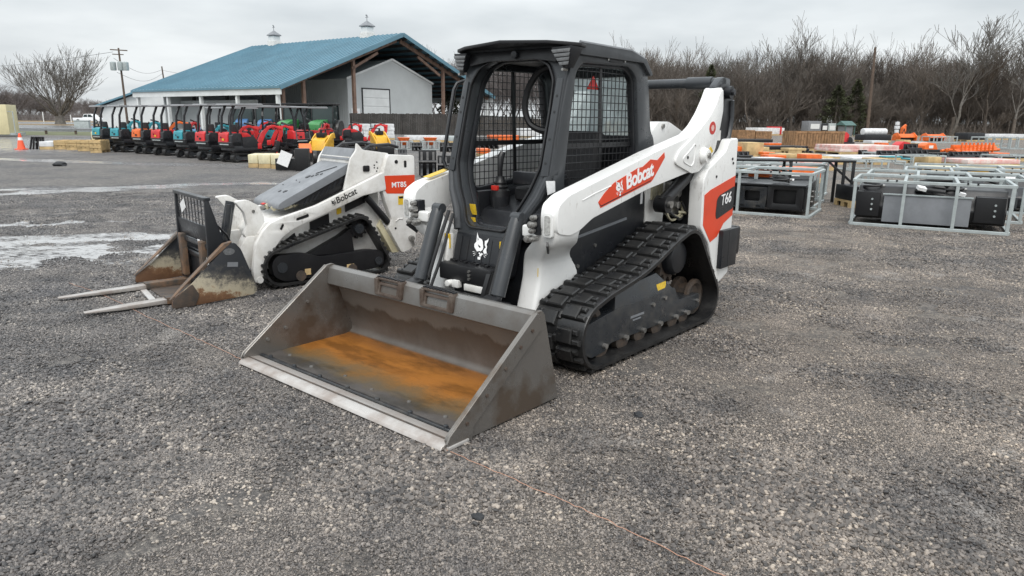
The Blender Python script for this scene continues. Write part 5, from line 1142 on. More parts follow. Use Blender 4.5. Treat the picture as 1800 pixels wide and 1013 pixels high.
# distant tree line on the left and behind the barn
r = random.Random(21); pl = []
for k in range(260):
    Yd = r.uniform(205, 280); f_ = r.uniform(-.86, -.40); X_ = f_ * Yd; e_ = max(0, min(1, (-f_ - .60) / .14)); sc_ = r.uniform(.30, .50) + e_ * r.uniform(.2, .45); pl.append((X_, Yd, sc_ * 1.7, sc_, r.uniform(0, 6.28)))
for k in range(90):
    Yd = r.uniform(140, 175); X_ = r.uniform(-.16, .2) * Yd; sc_ = r.uniform(.75, 1.1); pl.append((X_, Yd, sc_, sc_, r.uniform(0, 6.28)))
r.shuffle(pl)
wood('distant_wood', SM[:2], pl, ['hazy brown line of far bare trees beyond the road', 'pale far-off trees along the left horizon and behind the barn'], 'barkfar')
o = brush(6, 2600, -.86, -.40, 200, 250, 4.2, 7).build('distant_undergrowth', 'barkfar', smooth=False); struct(o, 'stuff'); tag(o, 'dull brown thicket under the far tree line on the left', 'undergrowth')

# ---------------------------------------------------------------- poles, wires, guardrail, vehicle
def pole(lab, base, top, r0=.15, arm=True, cans=0, name='utility_pole'):
    t = thing(name, lab, 'utility pole', base, 0); d = Vector(top) - Vector(base)
    b = MB(); b.tube([Vector((0, 0, -.2)), d * .5, d], [r0, r0 * .85, r0 * .65], 8); b.build('pole', 'pole', t)
    if arm: b = MB(); q = d * .975; b.bar(q + Vector((-1.0, 0, .05)), q + Vector((1.0, 0, -.05)), .12, .12); q = d * .92; b.bar(q + Vector((-.8, 0, .05)), q + Vector((.5, 0, 0)), .1, .1); b.build('crossarm', 'pole', t)
    for k in range(cans):
        q = d * .78 + Vector((-.75 + .62 * k + (.25 if k > 0 else 0), -.25, 0)); b = MB(); b.lathe([(0, -.5), (.30, -.5), (.33, -.4), (.33, .42), (.2, .5), (0, .5)], tuple(q), 'z', 12); b.build('transformer', 'galv', t)
    return t
pole('power pole with grey transformers left of the barn', (-46.6, 88, 0), (-46.7, 88, 9.35), cans=3)
pole('short pole top showing above the blue barn roof', (-56.5, 120, 0), (-57.0, 120, 9.4), .16, False)
pole('tall bare pole standing in front of the right-hand wood', (44.7, 92, 0), (44.45, 92, 10.6), .22, False)
for i, (p0, p1, lab) in enumerate([((-47.4, 88, 8.9), (-120, 150, 11.5), 'thin overhead wire running left from the power pole'), ((-47.4, 88, 8.2), (-57.0, 120, 8.9), 'upper wire between the power pole and the short pole'), ((-47.2, 88, 6.6), (-57.0, 120, 8.3), 'sagging lower wire between the two poles'), ((-57, 120, 8.8), (-30, 112, 7.6), 'wire running right from the short pole behind the roof')]):
    P0, P1 = Vector(p0), Vector(p1); b = MB(); b.tube([P0.lerp(P1, t / 12) - Vector((0, 0, 1.1 * math.sin(math.pi * t / 12))) for t in range(13)], .022, 4); tag(b.build('overhead_wire', 'black'), lab, 'wire', 'overhead wires')
G_ = thing('guardrail', 'grey steel guardrail across the far edge of the lot', 'guardrail', (-44.5, 60.5, 0), math.atan2(3.0, 26))
b = MB(); b.prism([(0, .30), (.05, .34), (.02, .40), (.05, .46), (0, .52), (-.02, .52), (.02, .46), (-.01, .40), (.02, .34), (-.02, .30)], 0, 27, lambda u, v, c: (c, -u, v)); b.build('rail', 'plastic', G_, smooth=False)
for k in range(12):
    b = MB(); b.b2(k * 2.35 + .4, k * 2.35 + .55, .03, .16, 0, .55); b.build('post', 'pole', G_, smooth=False)
t = thing('wire_fence', 'thin post and wire fence in front of the far trees', 'fence', (-150, 172, 0), 0)
for k in range(16):
    b = MB(); b.b2(k * 6.5, k * 6.5 + .16, 0, .16, 0, 1.7 + .6 * (k % 3 == 0)); b.build('post', 'cladwhite', t, smooth=False)
for z in (.6, 1.1, 1.6):
    b = MB(); b.tube([(0, .08, z), (100, .08, z)], .03, 4); b.build('wire', 'plastic', t)
t = thing('utility_cabinet', 'pale roadside cabinet right of the spreading tree', 'cabinet', (-45.0, 76, 0), .2)
b = MB(); b.b2(-.7, .7, -.3, .3, .0, 1.0); b.build('cabinet_body', 'galv', t, .03); b = MB(); b.b2(-.75, .75, -.35, .35, 1.0, 1.08); b.build('cabinet_lid', 'galv', t, .02)
TK = thing('pickup_truck', 'white pickup truck driving past behind the spreading tree', 'truck', (-87.3, 150, 0), 0)
b = MB(); b.prism(rnd([(-2.8, .45), (-2.8, 1.08), (-.9, 1.10), (-.75, 1.15), (-.45, 1.85), (1.0, 1.88), (1.65, 1.20), (2.75, 1.10), (2.85, .85), (2.8, .42)], .08), -.95, .95); b.build('body', 'carwhite', TK, .05)
b = MB(); b.prism([(-.60, 1.25), (-.38, 1.75), (.25, 1.78), (.25, 1.25)], -.965, -.955); b.prism([(.35, 1.25), (.35, 1.78), (.95, 1.78), (1.42, 1.25)], -.965, -.955); b.build('side_window', 'dkglass', TK)
for x in (-1.75, 1.85):
    for s in (1, -1):
        b = MB(); b.cyl((x, s * .85, .40), (0, 1, 0), .40, .26, 18); wh = b.build('wheel', 'rubber', TK); b = MB(); b.cyl((x, s * .985, .40), (0, 1, 0), .22, .01, 12); b.build('rim', 'galv', wh)
t = thing('site_cabin', 'cream site cabin cut off by the left edge', 'cabin', (-40.6, 54.0, 0), R(20))
b = MB(); b.b2(-3, 3, -1.25, 1.25, .15, 2.3); b.build('cabin_wall', 'cream', t, .03); b = MB(); b.b2(2.9, 3.4, -1.2, 1.2, .1, .25); b.tube([(3.35, -1.2, .2), (3.35, -1.2, 1.8), (3.05, -1.2, 1.8)], .04, 6); b.build('step_frame', 'galv', t)
t = thing('traffic_cone', 'orange traffic cone standing alone on the wet lot', 'cone', tuple(gp(38, 263)))
b = MB(); b.lathe([(.19, .03), (.17, .03), (.05, .72), (.03, .74), (0, .74)], (0, 0, 0), 'z', 16); b.build('cone_body', 'cone', t); b = MB(); b.b2(-.2, .2, -.2, .2, 0, .04); b.build('cone_base', 'cone', t, .01); b = MB(); b.lathe([(.105, .40), (.083, .55), (.08, .55), (.10, .40)], (0, 0, 0), 'z', 16); b.build('cone_collar', 'paper', t)
# ---------------------------------------------------------------- mini excavators
M['hutgreen'] = mat('dull_green_roof', (.07, .14, .13), .6, var=.2, vscale=3)
M['canopy'] = mat('light_grey_canopy', (.26, .265, .275), .45, var=.2, vscale=3)
low = lambda pts: [(x, .46 + (z - .46) * .70) for x, z in pts]
def excavator(col, lab, loc, rz, canopy=True, group='mini excavators in the yard', boom=1.0, style=0):
    t = thing('mini_excavator', lab, 'excavator', loc, rz, group); t.scale = (.94, .94, .92)
    for s in (1, -1):
        b = MB(); Q_, T_, N_, _ = track_path([(.52, .17, .165), (-.52, .17, .165)], 40)
        tr = belt('crawler_track', t, Q_, N_, s * .36 - .12, s * .36 + .12, .03)
        b = MB()
        for k in range(0, 40): b.box((Q_[k][0], s * .36, Q_[k][1]), (.05, .23, .03), (0, -math.atan2(T_[k][1], T_[k][0]), 0))
        b.build('track_pads', 'rubber', tr)
        b = MB(); b.cyl((.52, s * .36, .17), (0, 1, 0), .12, .2, 16); b.cyl((-.52, s * .36, .17), (0, 1, 0), .12, .2, 16); b.b2(-.42, .42, s * .36 - .08, s * .36 + .08, .10, .22); b.cyl((-.52, s * .36, .17), (0, 1, 0), .05, .25, 10); b.build('track_wheels', 'frame', tr)
    b = MB(); b.b2(-.4, .4, -.26, .26, .18, .36); b.cyl((0, 0, .40), (0, 0, 1), .30, .10, 18); b.build('undercarriage', 'black', t, .01)
    b = MB(); b.b2(.72, .78, -.48, .48, .05, .32); b.bar((.3, .25, .2), (.74, .25, .18), .06, .08); b.bar((.3, -.25, .2), (.74, -.25, .18), .06, .08); b.build('dozer_blade', col, t, .01)
    b = MB(); b.prism(rnd([(-.62, .44), (.55, .44), (.60, .52), (.50, .60), (-.60, .62)], .03), -.46, .46); b.build('turntable_deck', 'dark', t, .02)
    b = MB(); b.prism(rnd([(-.70, .56), (-.74, .78), (-.30, .78), (-.26, .56)], .04), -.45, .45); cwt = b.build('counterweight', 'dark', t, .05, 3)
    b = MB(); b.prism(rnd([(-.735, .72), (-.70, 1.08), (-.62, 1.14), (-.30, 1.14), (-.28, .72)], .05), -.20, .44); hd_ = b.build('engine_cowl', col, t, .05, 3)
    b = MB(); b.b2(-.752, -.735, -.30, .30, .66, .70); b.build('cowl_bar', 'galv', cwt)
    b = MB(); b.cyl((-.735, .22, .94), (1, 0, 0), .03, .01, 10); b.build('cowl_latch', 'blackv', hd_); b = MB(); b.b2(-.744, -.735, .0, .12, .82, .90); b.build('cowl_label', 'yellowv' if style else 'blackv', hd_)
    b = MB(); b.prism(rnd([(-.70, .60), (-.68, 1.04), (-.58, 1.10), (-.28, 1.10), (-.26, .60)], .05), -.45, -.21); b.build('rear_cover', 'dark', t, .04, 3)
    b = MB(); b.prism(rnd([(-.26, .56), (-.28, 1.05), (-.10, 1.12), (.22, 1.00), (.50, .62), (.50, .56)], .05), -.47, -.20); b.build('side_tank', 'dark', t, .03, 2)
    b = MB(); b.prism(rnd([(-.26, .95), (-.28, 1.13), (-.05, 1.12), (.12, .98)], .03), -.475, -.26); b.build('side_cover', col, t, .02)
    b = MB(); b.b2(.36, .53, -.478, -.40, .50, .72); b.build('front_cover', col, t, .02)
    b = MB(); b.b2(-.28, .12, -.16, .26, .62, .98); b.box((-.24, .05, 1.2), (.10, .42, .44), (0, -.12, 0)); b.build('seat', 'seat', t, .04, 2)
    b = MB()
    for y in (-.14, .24): b.tube([(.16, y, .9), (.22, y, 1.2)], .02, 6)
    b.tube([(.36, .0, .6), (.33, -.02, 1.15)], .015, 6); b.tube([(.36, .1, .6), (.33, .12, 1.15)], .015, 6); b.build('control_lever', 'black', t)
    if canopy:
        b = MB(); b.prism(rnd([(-.68, 2.12), (-.66, 2.19), (.62, 2.22), (.70, 2.17), (.68, 2.13)], .02), -.50, .50); b.build('canopy_roof', 'canopy', t, .02, 2)
        for y in (-.30, .30):
            b = MB(); b.bar((-.64, y, 1.05), (-.58, y * .98, 1.75), .07, .07); b.bar((-.58, y * .98, 1.74), (-.40, y * .98, 2.14), .07, .07); b.build('canopy_post', 'dark', t)
    if boom:
        bm_ = MB(); bm_.prism(rnd(low([(.55, .48), (.62, .80), (.80, 1.35), (1.05, 1.72), (1.30, 1.80), (1.60, 1.60), (1.58, 1.50), (1.30, 1.66), (1.12, 1.58), (.95, 1.25), (.80, .75), (.74, .48)]), .04), -.09, .09); bo = bm_.build('boom', col, t, .012)
        bm_ = MB(); bm_.prism(rnd(low([(1.42, 1.74), (1.66, 1.72), (1.62, 1.20), (1.45, .72), (1.36, .72), (1.48, 1.30)]), .03), -.06, .06); bm_.build('dipper_arm', col, bo, .01)
        bm_ = MB(); bm_.tube([(.72, .0, .66), (1.0, 0, 1.36)], .04, 8); bm_.tube([(1.1, 0, 1.47), (1.5, 0, 1.38)], .035, 8); bm_.build('boom_cylinder', 'black', bo)
        bm_ = MB(); bm_.prism(rnd([(1.36, .78), (1.48, .74), (1.40, .36), (1.18, .28), (1.02, .42), (1.08, .46), (1.20, .42), (1.30, .52)], .02), -.17, .17); bm_.build('digging_bucket', 'black', bo, .01)
        sw_ = R(rng.uniform(-28, 28)); bo.matrix_local = Matrix.Translation((.6, 0, 0)) @ Matrix.Rotation(sw_, 4, 'Z') @ Matrix.Translation((-.6, 0, rng.uniform(-.02, .10)))
    return t
ROW = [(183, 268, 'teal', 'teal mini excavator at the far left end of the row, by the wooden boxes'), (216, 271, 'teal', 'second teal mini excavator from the left end of the row'), (255, 274, 'orange', 'orange mini excavator in the row, its engine cover facing us'), (290, 277, 'implred', 'red mini excavator right beside the orange one'), (331, 281, 'teal', 'teal mini excavator standing between two red ones'), (371, 286, 'implred', 'red mini excavator right of the teal one, second from the near end'), (413, 289, 'implred', 'red mini excavator at the near end of the row, left of the cream pallets')]
for i, (px, py, c_, lab) in enumerate(ROW):
    p = gp(px + 6, py - 3); e_ = excavator(c_, lab, (p.x, p.y + .5, 0), R(58 - i * .8 + rng.uniform(-2, 2)), style=i % 3 == 0); 
for px, py, c_, rz, lab, cn in [(452, 275, 'implred', 30, 'red mini excavator behind the cream pallets, boom raised left', True), (483, 272, 'teal', 95, 'teal mini excavator behind the cream pallets, between red booms', True), (512, 274, 'implred', 150, 'red mini excavator just right of the cream pallets', True), (548, 271, 'implred', 60, 'red mini excavator behind the yellow machine', True), (585, 262, 'implred', 20, 'open red mini excavator with boom stretched right, behind the small loader', False), (628, 264, 'implred', 10, 'open red mini excavator whose dipper hangs before the white stacks', False), (430, 263, 'implred', 40, 'red mini excavator half hidden behind the near end of the row', True), (395, 262, 'teal', 70, 'teal mini excavator half hidden behind the second red one', True)]:
    p = gp(px, py); excavator(c_, lab, (p.x, p.y, 0), R(rz), canopy=cn)
def tractor(col, lab, loc, rz):
    t = thing('tractor', lab, 'tractor', loc, rz, 'tractors under the barn')
    b = MB(); b.prism(rnd([(.1, .7), (.1, 1.45), (1.3, 1.35), (1.75, 1.2), (1.8, .7)], .1), -.38, .38); b.build('bonnet', col, t, .06)
    b = MB(); b.prism(rnd([(.15, 1.2), (.05, 2.3), (-1.0, 2.35), (-1.15, 1.2)], .05), -.68, .68); cb_ = b.build('cab_glass', 'dkglass', t, .03)
    b = MB()
    for x0, x1 in ((.17, .06), (-1.15, -1.0)):
        for s in (1, -1): b.bar((x0, s * .70, 1.0), (x1, s * .70, 2.35), .07, .07)
    b.b2(-1.15, .2, -.78, .78, 2.35, 2.47); b.build('cab_frame', 'black', cb_, .02)
    for x, rr2, w_ in ((-.75, .72, .40), (1.25, .46, .3)):
        for s in (1, -1): b = MB(); b.lathe([(rr2 * .5, -w_ / 2), (rr2 * .95, -w_ / 2), (rr2, -w_ * .3), (rr2, w_ * .3), (rr2 * .95, w_ / 2), (rr2 * .5, w_ / 2)], (x, s * .75, rr2), 'y', 22); wh = b.build('wheel', 'rubber', t); b = MB(); b.cyl((x, s * .75, rr2), (0, 1, 0), rr2 * .52, w_ * .6, 16); b.build('rim', 'galv', wh)
    b = MB(); b.bar((.3, .5, .9), (2.2, .5, .6), .1, .14); b.bar((.3, -.5, .9), (2.2, -.5, .6), .1, .14); b.b2(2.1, 2.5, -.8, .8, .3, .7); b.build('front_loader', 'black', t, .02)
    return t
for px, Yd, c_, rz, lab in [(437, 52, 'blue', -75, 'leftmost dark-cabbed tractor under the barn eave'), (478, 50, 'blue', -80, 'blue tractor with dark cab, second from the left under the barn'), (525, 48, 'green', -100, 'green tractor with square cab behind the red booms'), (574, 47, 'green', -95, 'rightmost green tractor beside the pale barn wall')]:
    tractor(c_, lab, ((px - 900) / FPX * Yd, Yd, 0), R(rz))
def skid(col, lab, loc, rz):
    t = thing('walk_behind_loader', lab, 'mini loader', loc, rz, 'small loaders among the excavators'); t.scale = (.85, .8, .82)
    b = MB(); b.prism(rnd([(-.6, .3), (-.62, 1.0), (-.3, 1.15), (.3, .95), (.5, .4)], .06), -.32, .32); b.build('body', col, t, .03)
    for s in (1, -1):
        b = MB(); b.prism(rnd([(-.6, 1.0), (-.5, 1.25), (-.2, 1.2), (.5, .75), (.85, .3), (.72, .25), (.4, .6), (-.3, 1.0)], .03), s * .36, s * .42); b.build('lift_arm', col, t, .01)
        for x in (-.35, .32): b = MB(); b.cyl((x, s * .46, .26), (0, 1, 0), .26, .2, 18); b.build('wheel', 'rubber', t, .02)
    b = MB(); b.tube([(-.5, .3, 1.1), (-.75, .3, 1.35), (-.8, 0, 1.4), (-.75, -.3, 1.35), (-.5, -.3, 1.1)], .025, 8); b.build('hand_rail', 'black', t); b = MB(); b.b2(.75, 1.0, -.45, .45, .05, .5); b.build('front_plate', 'black', t, .01)
    b = MB(); b.b2(-.2, .1, -.2, .2, 1.05, 1.25); b.cyl((0, 0, 1.3), (0, 0, 1), .05, .2, 10); b.build('engine', 'black', t, .01)
for px, py, rz, lab in [(567, 283, -100, 'yellow mini loader beyond the hood of the small white loader'), (668, 272, -60, 'yellow mini loader behind the small white loader\'s controls')]:
    p = gp(px, py); skid('yellow', lab, tuple(p), R(rz))
for px, Yd, rz, lab in [(398, 38, 160, 'blue mini loader partly hidden by the near red excavators'), (345, 38, 140, 'blue mini loader showing behind the middle teal excavator'), (300, 40, 170, 'blue mini loader showing between the orange and red excavators'), (188, 40, 120, 'blue mini loader behind the leftmost teal excavator')]:
    skid('blue', lab, ((px - 900) / FPX * Yd, Yd, 0), R(rz))
t = thing('orange_trencher', 'small orange trencher standing left of the yellow loader', 'trencher', tuple(gp(538, 290)), R(-70)); b = MB(); b.prism(rnd([(-.30, .40), (-.28, .62), (-.05, .72), (.22, .55), (.28, .40)], .04), -.2, .2); b.build('engine_cover', 'orange', t, .03)
b = MB(); b.bar((.2, 0, .5), (.95, 0, .1), .12, .2); b.build('digging_boom', 'orange', t, .01); b = MB(); b.tube([(-.3, .22, .8), (-.8, .22, 1.1), (-.8, -.22, 1.1), (-.3, -.22, .8)], .025, 8); b.build('handle', 'black', t)
for s in (1, -1): b = MB(); b.cyl((0, s * .3, .24), (0, 1, 0), .24, .14, 16); b.build('wheel', 'rubber', t, .02)

# ---------------------------------------------------------------- goods: extents measured in the photograph, set out on the ground
def ext(x0, x1, yt, yb):
    P0, P1 = gp(x0, yb), gp(x1, yb); c_ = (P0 + P1) / 2; dv = P1 - P0; w_ = dv.length
    d = ri * (((x0 + x1) / 2 - 900) / FPX) + up * (-(yt - 506.5) / FPX) + fwd; h_ = EYE + d.z * (c_.y / d.y)
    return c_, w_, max(.08, h_), math.atan2(dv.y, dv.x)
def local(name, lab, cat, x0, x1, yt, yb, group=None, turn=0.0, depth=1.0):
    c_, w_, h_, a = ext(x0, x1, yt, yb); n = Vector((-math.sin(a), math.cos(a), 0)); p = c_ + n * depth / 2
    return thing(name, lab, cat, tuple(p), a + R(turn), group), w_, h_
def pallet(t, w_, d_, z0=0):
    b = MB()
    for k in range(3): b.b2(-w_ / 2, w_ / 2, -d_ / 2 + (d_ - .1) * k / 2, -d_ / 2 + (d_ - .1) * k / 2 + .1, z0, z0 + .09)
    b.b2(-w_ / 2, w_ / 2, -d_ / 2, d_ / 2, z0 + .09, z0 + .13); b.build('pallet', 'wood', t, smooth=False)
def slat_crate(lab, x0, x1, yt, yb, m='brownwood', depth=1.0, group='wooden crates', open_=True):
    t, w_, h_ = local('wooden_crate', lab, 'crate', x0, x1, yt, yb, group, depth=depth)
    b = MB(); n = max(3, int(w_ / .16)); bw = w_ / n
    for sy in (-1, 1):
        for k in range(n): b.b2(-w_ / 2 + k * bw + .012, -w_ / 2 + (k + 1) * bw - .012, sy * depth / 2 - .012, sy * depth / 2 + .012, .12, h_)
    for sx_ in (-1, 1):
        for k in range(6): b.b2(sx_ * w_ / 2 - .012, sx_ * w_ / 2 + .012, -depth / 2 + k * depth / 6 + .02, -depth / 2 + (k + 1) * depth / 6 - .02, .12, h_)
    b.build('side_boards', m, t, smooth=False)
    for z in (.2, h_ - .12):
        for sy in (-1, 1): b = MB(); b.b2(-w_ / 2, w_ / 2, sy * (depth / 2 + .024) - .01, sy * (depth / 2 + .024) + .01, z, z + .09); b.build('cleat', m, t, smooth=False)
    b = MB(); b.b2(-w_ / 2 + .02, w_ / 2 - .02, -depth / 2 + .02, depth / 2 - .02, .13, h_ - .02); b.build('contents' if open_ else 'lid', 'black' if open_ else m, t, smooth=False)
    pallet(t, w_, depth)
def stack(lab, x0, x1, yt, yb, m, depth=1.0, name='wrapped_stack', cat='wrapped stack', group=None, layers=1, turn=0):
    t, w_, h_ = local(name, lab, cat, x0, x1, yt, yb, group, turn, depth)
    pallet(t, w_, depth); z = .13; lh = max(.06, (h_ - .13)) / layers
    for k in range(layers):
        b = MB(); j = .02 * (k % 2); b.b2(-w_ / 2 + j, w_ / 2 - j, -depth / 2 + j, depth / 2 - j, z + k * lh + .004, z + (k + 1) * lh); b.build('load', m, t, .02, 2)
    return t
def frame_crate(t, L_, D_, H_, m='galv', th=.046, mids=2):
    for z in (th / 2, H_ - th / 2):
        for y in (-D_ / 2, D_ / 2): b = MB(); b.b2(-L_ / 2, L_ / 2, y - th / 2, y + th / 2, z - th / 2, z + th / 2); b.build('rail', m, t, .004, 1)
        for x in (-L_ / 2, L_ / 2): b = MB(); b.b2(x - th / 2, x + th / 2, -D_ / 2 + th / 2, D_ / 2 - th / 2, z - th / 2 + .001, z + th / 2 - .001); b.build('rail', m, t, .004, 1)
    for i in range(mids + 2):
        x = -L_ / 2 + th / 2 + (L_ - th) * i / (mids + 1)
        for y in (-D_ / 2, D_ / 2): b = MB(); b.b2(x - th / 2, x + th / 2, y - th * .48, y + th * .48, th, H_ - th); b.build('post', m, t, .004, 1)
    if mids:
        for i in range(1, mids + 1):
            x = -L_ / 2 + L_ * i / (mids + 1); b = MB(); b.b2(x - th / 2, x + th / 2, -D_ / 2 + th / 2, D_ / 2 - th / 2, H_ - th, H_ - .004); b.build('rail', m, t, .004, 1)
    b = MB()
    for x in (-L_ * .28, L_ * .28, -L_ * .22, L_ * .22): b.b2(x - .012, x + .012, -D_ / 2 - th / 2 - .006, -D_ / 2 + .02, H_ - .02, H_ + .012)
    b.build('clips', 'black', t)
def metal_crate(lab, corner, ang, L_, D_, H_, mids=2, group='pale steel shipping crates'):
    # corner: front right ground corner; the crate runs back to the left
    c_ = Vector((corner[0], corner[1], 0)); ux = Vector((math.cos(ang), math.sin(ang), 0)); uy = Vector((-math.sin(ang), math.cos(ang), 0))
    t = thing('steel_crate', lab, 'crate', tuple(c_ - ux * L_ / 2 + uy * D_ / 2), ang, group); frame_crate(t, L_, D_, H_, mids=mids)
    return t
ANG = math.atan2(-.51, .86)
cA = metal_crate('pale steel crate holding two black attach plates, right behind the track loader', (4.93, 11.81), ANG, 2.35, 1.35, .755, 1)
cB = metal_crate('nearest pale steel crate at the right, with a grey mulcher inside', (7.15, 10.16), math.atan2(-.49, .872), 2.09, 1.35, .72, 2)
FILL = []
for i, (k, off, lab) in enumerate([(1, 0, 'second pale steel crate, close behind the one with the mulcher'), (2, .25, 'third pale steel crate from the front at the right'), (3, .1, 'rearmost pale steel crate of the right-hand rank')]):
    a = math.atan2(-.49, .872); ux = Vector((math.cos(a), math.sin(a), 0)); uy = Vector((-math.sin(a), math.cos(a), 0)); c_ = Vector((7.15, 10.16, 0)) + uy * 1.55 * k + ux * (off + .3 * k)
    ck = metal_crate(lab, (c_.x, c_.y), a, 2.3, 1.3, .72, 2); FILL.append((ck, i))
for i, (k, lab) in enumerate([(1.15, 'pale steel crate with orange parts behind the attach-plate crate'), (2.3, 'farthest pale steel crate just right of the loader tail')]):
    ux = Vector((math.cos(ANG), math.sin(ANG), 0)); uy = Vector((-math.sin(ANG), math.cos(ANG), 0)); c_ = Vector((4.93, 11.81, 0)) + uy * 1.5 * k - ux * .15 * k
    ck = metal_crate(lab, (c_.x, c_.y), ANG, 2.2, 1.3, .74, 1); FILL.append((ck, 3 + i))
# contents of the two near crates
def in_crate(c, name, lab, cat, dx_=0, dy_=0, rz=0):
    p = c.matrix_basis @ Vector((dx_, dy_, 0)); return thing(name, lab, cat, tuple(p), c.rotation_euler.z + rz)
t = in_crate(cA, 'brush_cutter', 'black brush cutter with attach plate lying in the crate behind the loader', 'attachment')
b = MB(); b.b2(-1.05, 1.02, -.30, .45, .10, .50); b.build('cutter_deck', 'black', t, .03)
b = MB(); b.b2(-1.05, 1.06, -.52, .50, .50, .53); b.build('top_plate', 'dark', t, .01)
for x in (-.62, .20):
    o = holed('attach_plate', 'frame', rnd([(x - .30, .09), (x + .22, .09), (x + .25, .47), (x - .27, .47)], .03), [rnd([(x - .14, .22), (x + .12, .22), (x + .12, .40), (x - .14, .40)], .03), [(x - .22, .12), (x - .14, .12), (x - .14, .14), (x - .22, .14)], [(x + .06, .12), (x + .14, .12), (x + .14, .14), (x + .06, .14)]], .03, lambda u, v, c: (u, -.42 + c + (v - .1) * -.12, v), t, .003)
o = holed('side_panel', 'black', [(.45, .10), (1.04, .10), (1.04, .52), (.45, .52)], [rnd([(.55, .2), (.92, .2), (.92, .44), (.55, .44)], .03)], .03, lambda u, v, c: (u, -.46 + c, v), t, .003)
o = holed('end_panel', 'black', [(-.45, .10), (.55, .10), (.50, .56), (-.45, .50)], [rnd([(-.3, .16), (.0, .16), (.0, .44), (-.3, .44)], .03)], .03, lambda u, v, c: (1.06 + c, u, v), t, .003)
for k in range(3): b = MB(); b.cyl((1.085, .15, .20 + k * .09), (1, 0, 0), .022, .05, 8); b.build('bolt', 'chrome', t)
t = in_crate(cB, 'drum_mulcher', 'black mulcher with grey front apron inside the nearest right-hand crate', 'attachment')
b = MB(); b.prism(rnd([(-.45, .10), (-.50, .30), (-.30, .60), (.35, .62), (.45, .10)], .04), -.98, 1.0, lambda u, v, c: (c, u, v)); b.build('housing', 'black', t, .01)
b = MB(); b.box((-.03, -.50, .275), (1.16, .03, .42), (-.10, 0, 0)); ap = b.build('front_apron', 'plastic', t, .006)
b = MB(); b.box((-.03, -.47, .49), (1.20, .08, .02)); b.build('apron_hinge', 'wrapcream' if False else 'galv', ap, .003)
for x0, x1 in ((-1.0, -.66), (.60, .98)):
    b = MB(); b.b2(x0, x1, -.53, .30, .14, .52); sb_ = b.build('side_housing', 'black', t, .015)
    for z in (.25, .33, .41): b = MB(); b.cyl(((x0 + x1) / 2 + .06, -.54, z), (0, 1, 0), .016, .03, 8); b.build('bolt', 'galv', sb_)
b = MB(); b.tube([(-.15, -.3, .58), (.05, -.38, .63), (.3, -.3, .60), (.45, -.35, .55)], .035, 8); b.tube([(-.2, -.35, .56), (.0, -.42, .58), (.2, -.42, .56)], .03, 8); b.build('hydraulic_hose', 'hose', t)
b = MB(); b.box((-.12, -.42, .60), (.12, .1, .05), (.3, .2, .4)); b.box((.42, -.46, .54), (.08, .05, .05), (.3, .2, .4)); b.build('paper_tag', 'paper', t)
for ck, i in FILL:
    lab = ['black tiller lying in the second crate at the right', 'dark grey sweeper in the third crate at the right', 'black trencher in the rearmost right-hand crate', 'orange-topped auger drive in the crate behind the attach plates', 'black grapple in the farthest crate by the loader tail'][i]
    t = in_crate(ck, 'packed_attachment', lab, 'attachment'); hh = (.52, .46, .55, .50, .48)[i]
    b = MB(); b.prism(rnd([(-.42, .08), (-.46, .28), (-.25, hh), (.30, hh - .04), (.44, .08)], .05), -.92, .92, lambda u, v, c: (c, u, v)); b.build('housing', ('black', 'dark', 'black', 'dark', 'black')[i], t, .012)
    for x in (-.7, -.25, .2, .65):
        b = MB(); b.prism(rnd([(-.52, .06), (-.50, .30), (-.30, .40), (.0, .12)], .03), x - .03, x + .03, lambda u, v, c: (c, u, v)); b.build('bracket', 'frame', t, .005)
    b = MB(); b.tube([(-.5, -.2, hh), (-.2, -.3, hh + .10), (.15, -.25, hh + .11), (.45, -.15, hh)], .028, 8); b.build('hydraulic_hose', 'hose', t)
    b = MB(); b.box((.55, -.30, hh - .06), (.20, .01, .13), (-.5, 0, 0)); b.build('shipping_label', 'paper', t)
    b = MB(); b.box((-.05, .0, hh + .05), (.42, .30, .14)); b.build('motor_cover', ('frame', 'plastic', 'yellow', 'orange', 'frame')[i], t, .03)
# small fittings on the near loads
for par, spots in ((cA, ((-.35, -.55), (.62, -.54))), (cB, ((-.8, -.56), (.3, -.56)))):
    for x, y in spots:
        t = in_crate(par, 'hose_bundle', 'coiled black hose %s in the %s' % ('left' if x < 0 else 'right', 'attach-plate crate' if par is cA else 'mulcher crate'), 'hose', x, y + .25)
        b = MB(); b.tube([(.13 * math.cos(k * .7), .09 * math.sin(k * .7), .56 + .006 * k) for k in range(16)], .018, 8); b.build('coil', 'hose', t); b = MB(); b.cyl((.14, .02, .60), (1, 0, 0), .022, .07, 10); b.build('coupling', 'chrome', t)
t = thing('black_rack', 'tall thin black steel frame between the two near crates', 'rack', (5.35, 14.0, 0), R(-6)); 
b = MB()
b.build if False else None
for x in (-1.25, .05, 1.05, 1.22):
    for y in (0, .5): b = MB(); b.b2(x - .025, x + .025, y - .025, y + .025, 0, .82); b.build('leg', 'black', t, .003)
b = MB(); b.b2(-1.28, 1.25, -.03, .53, .82, .86); b.bar((.75, 0, .83), (1.2, 0, .45), .04, .04); b.build('top_frame', 'black', t, .004)
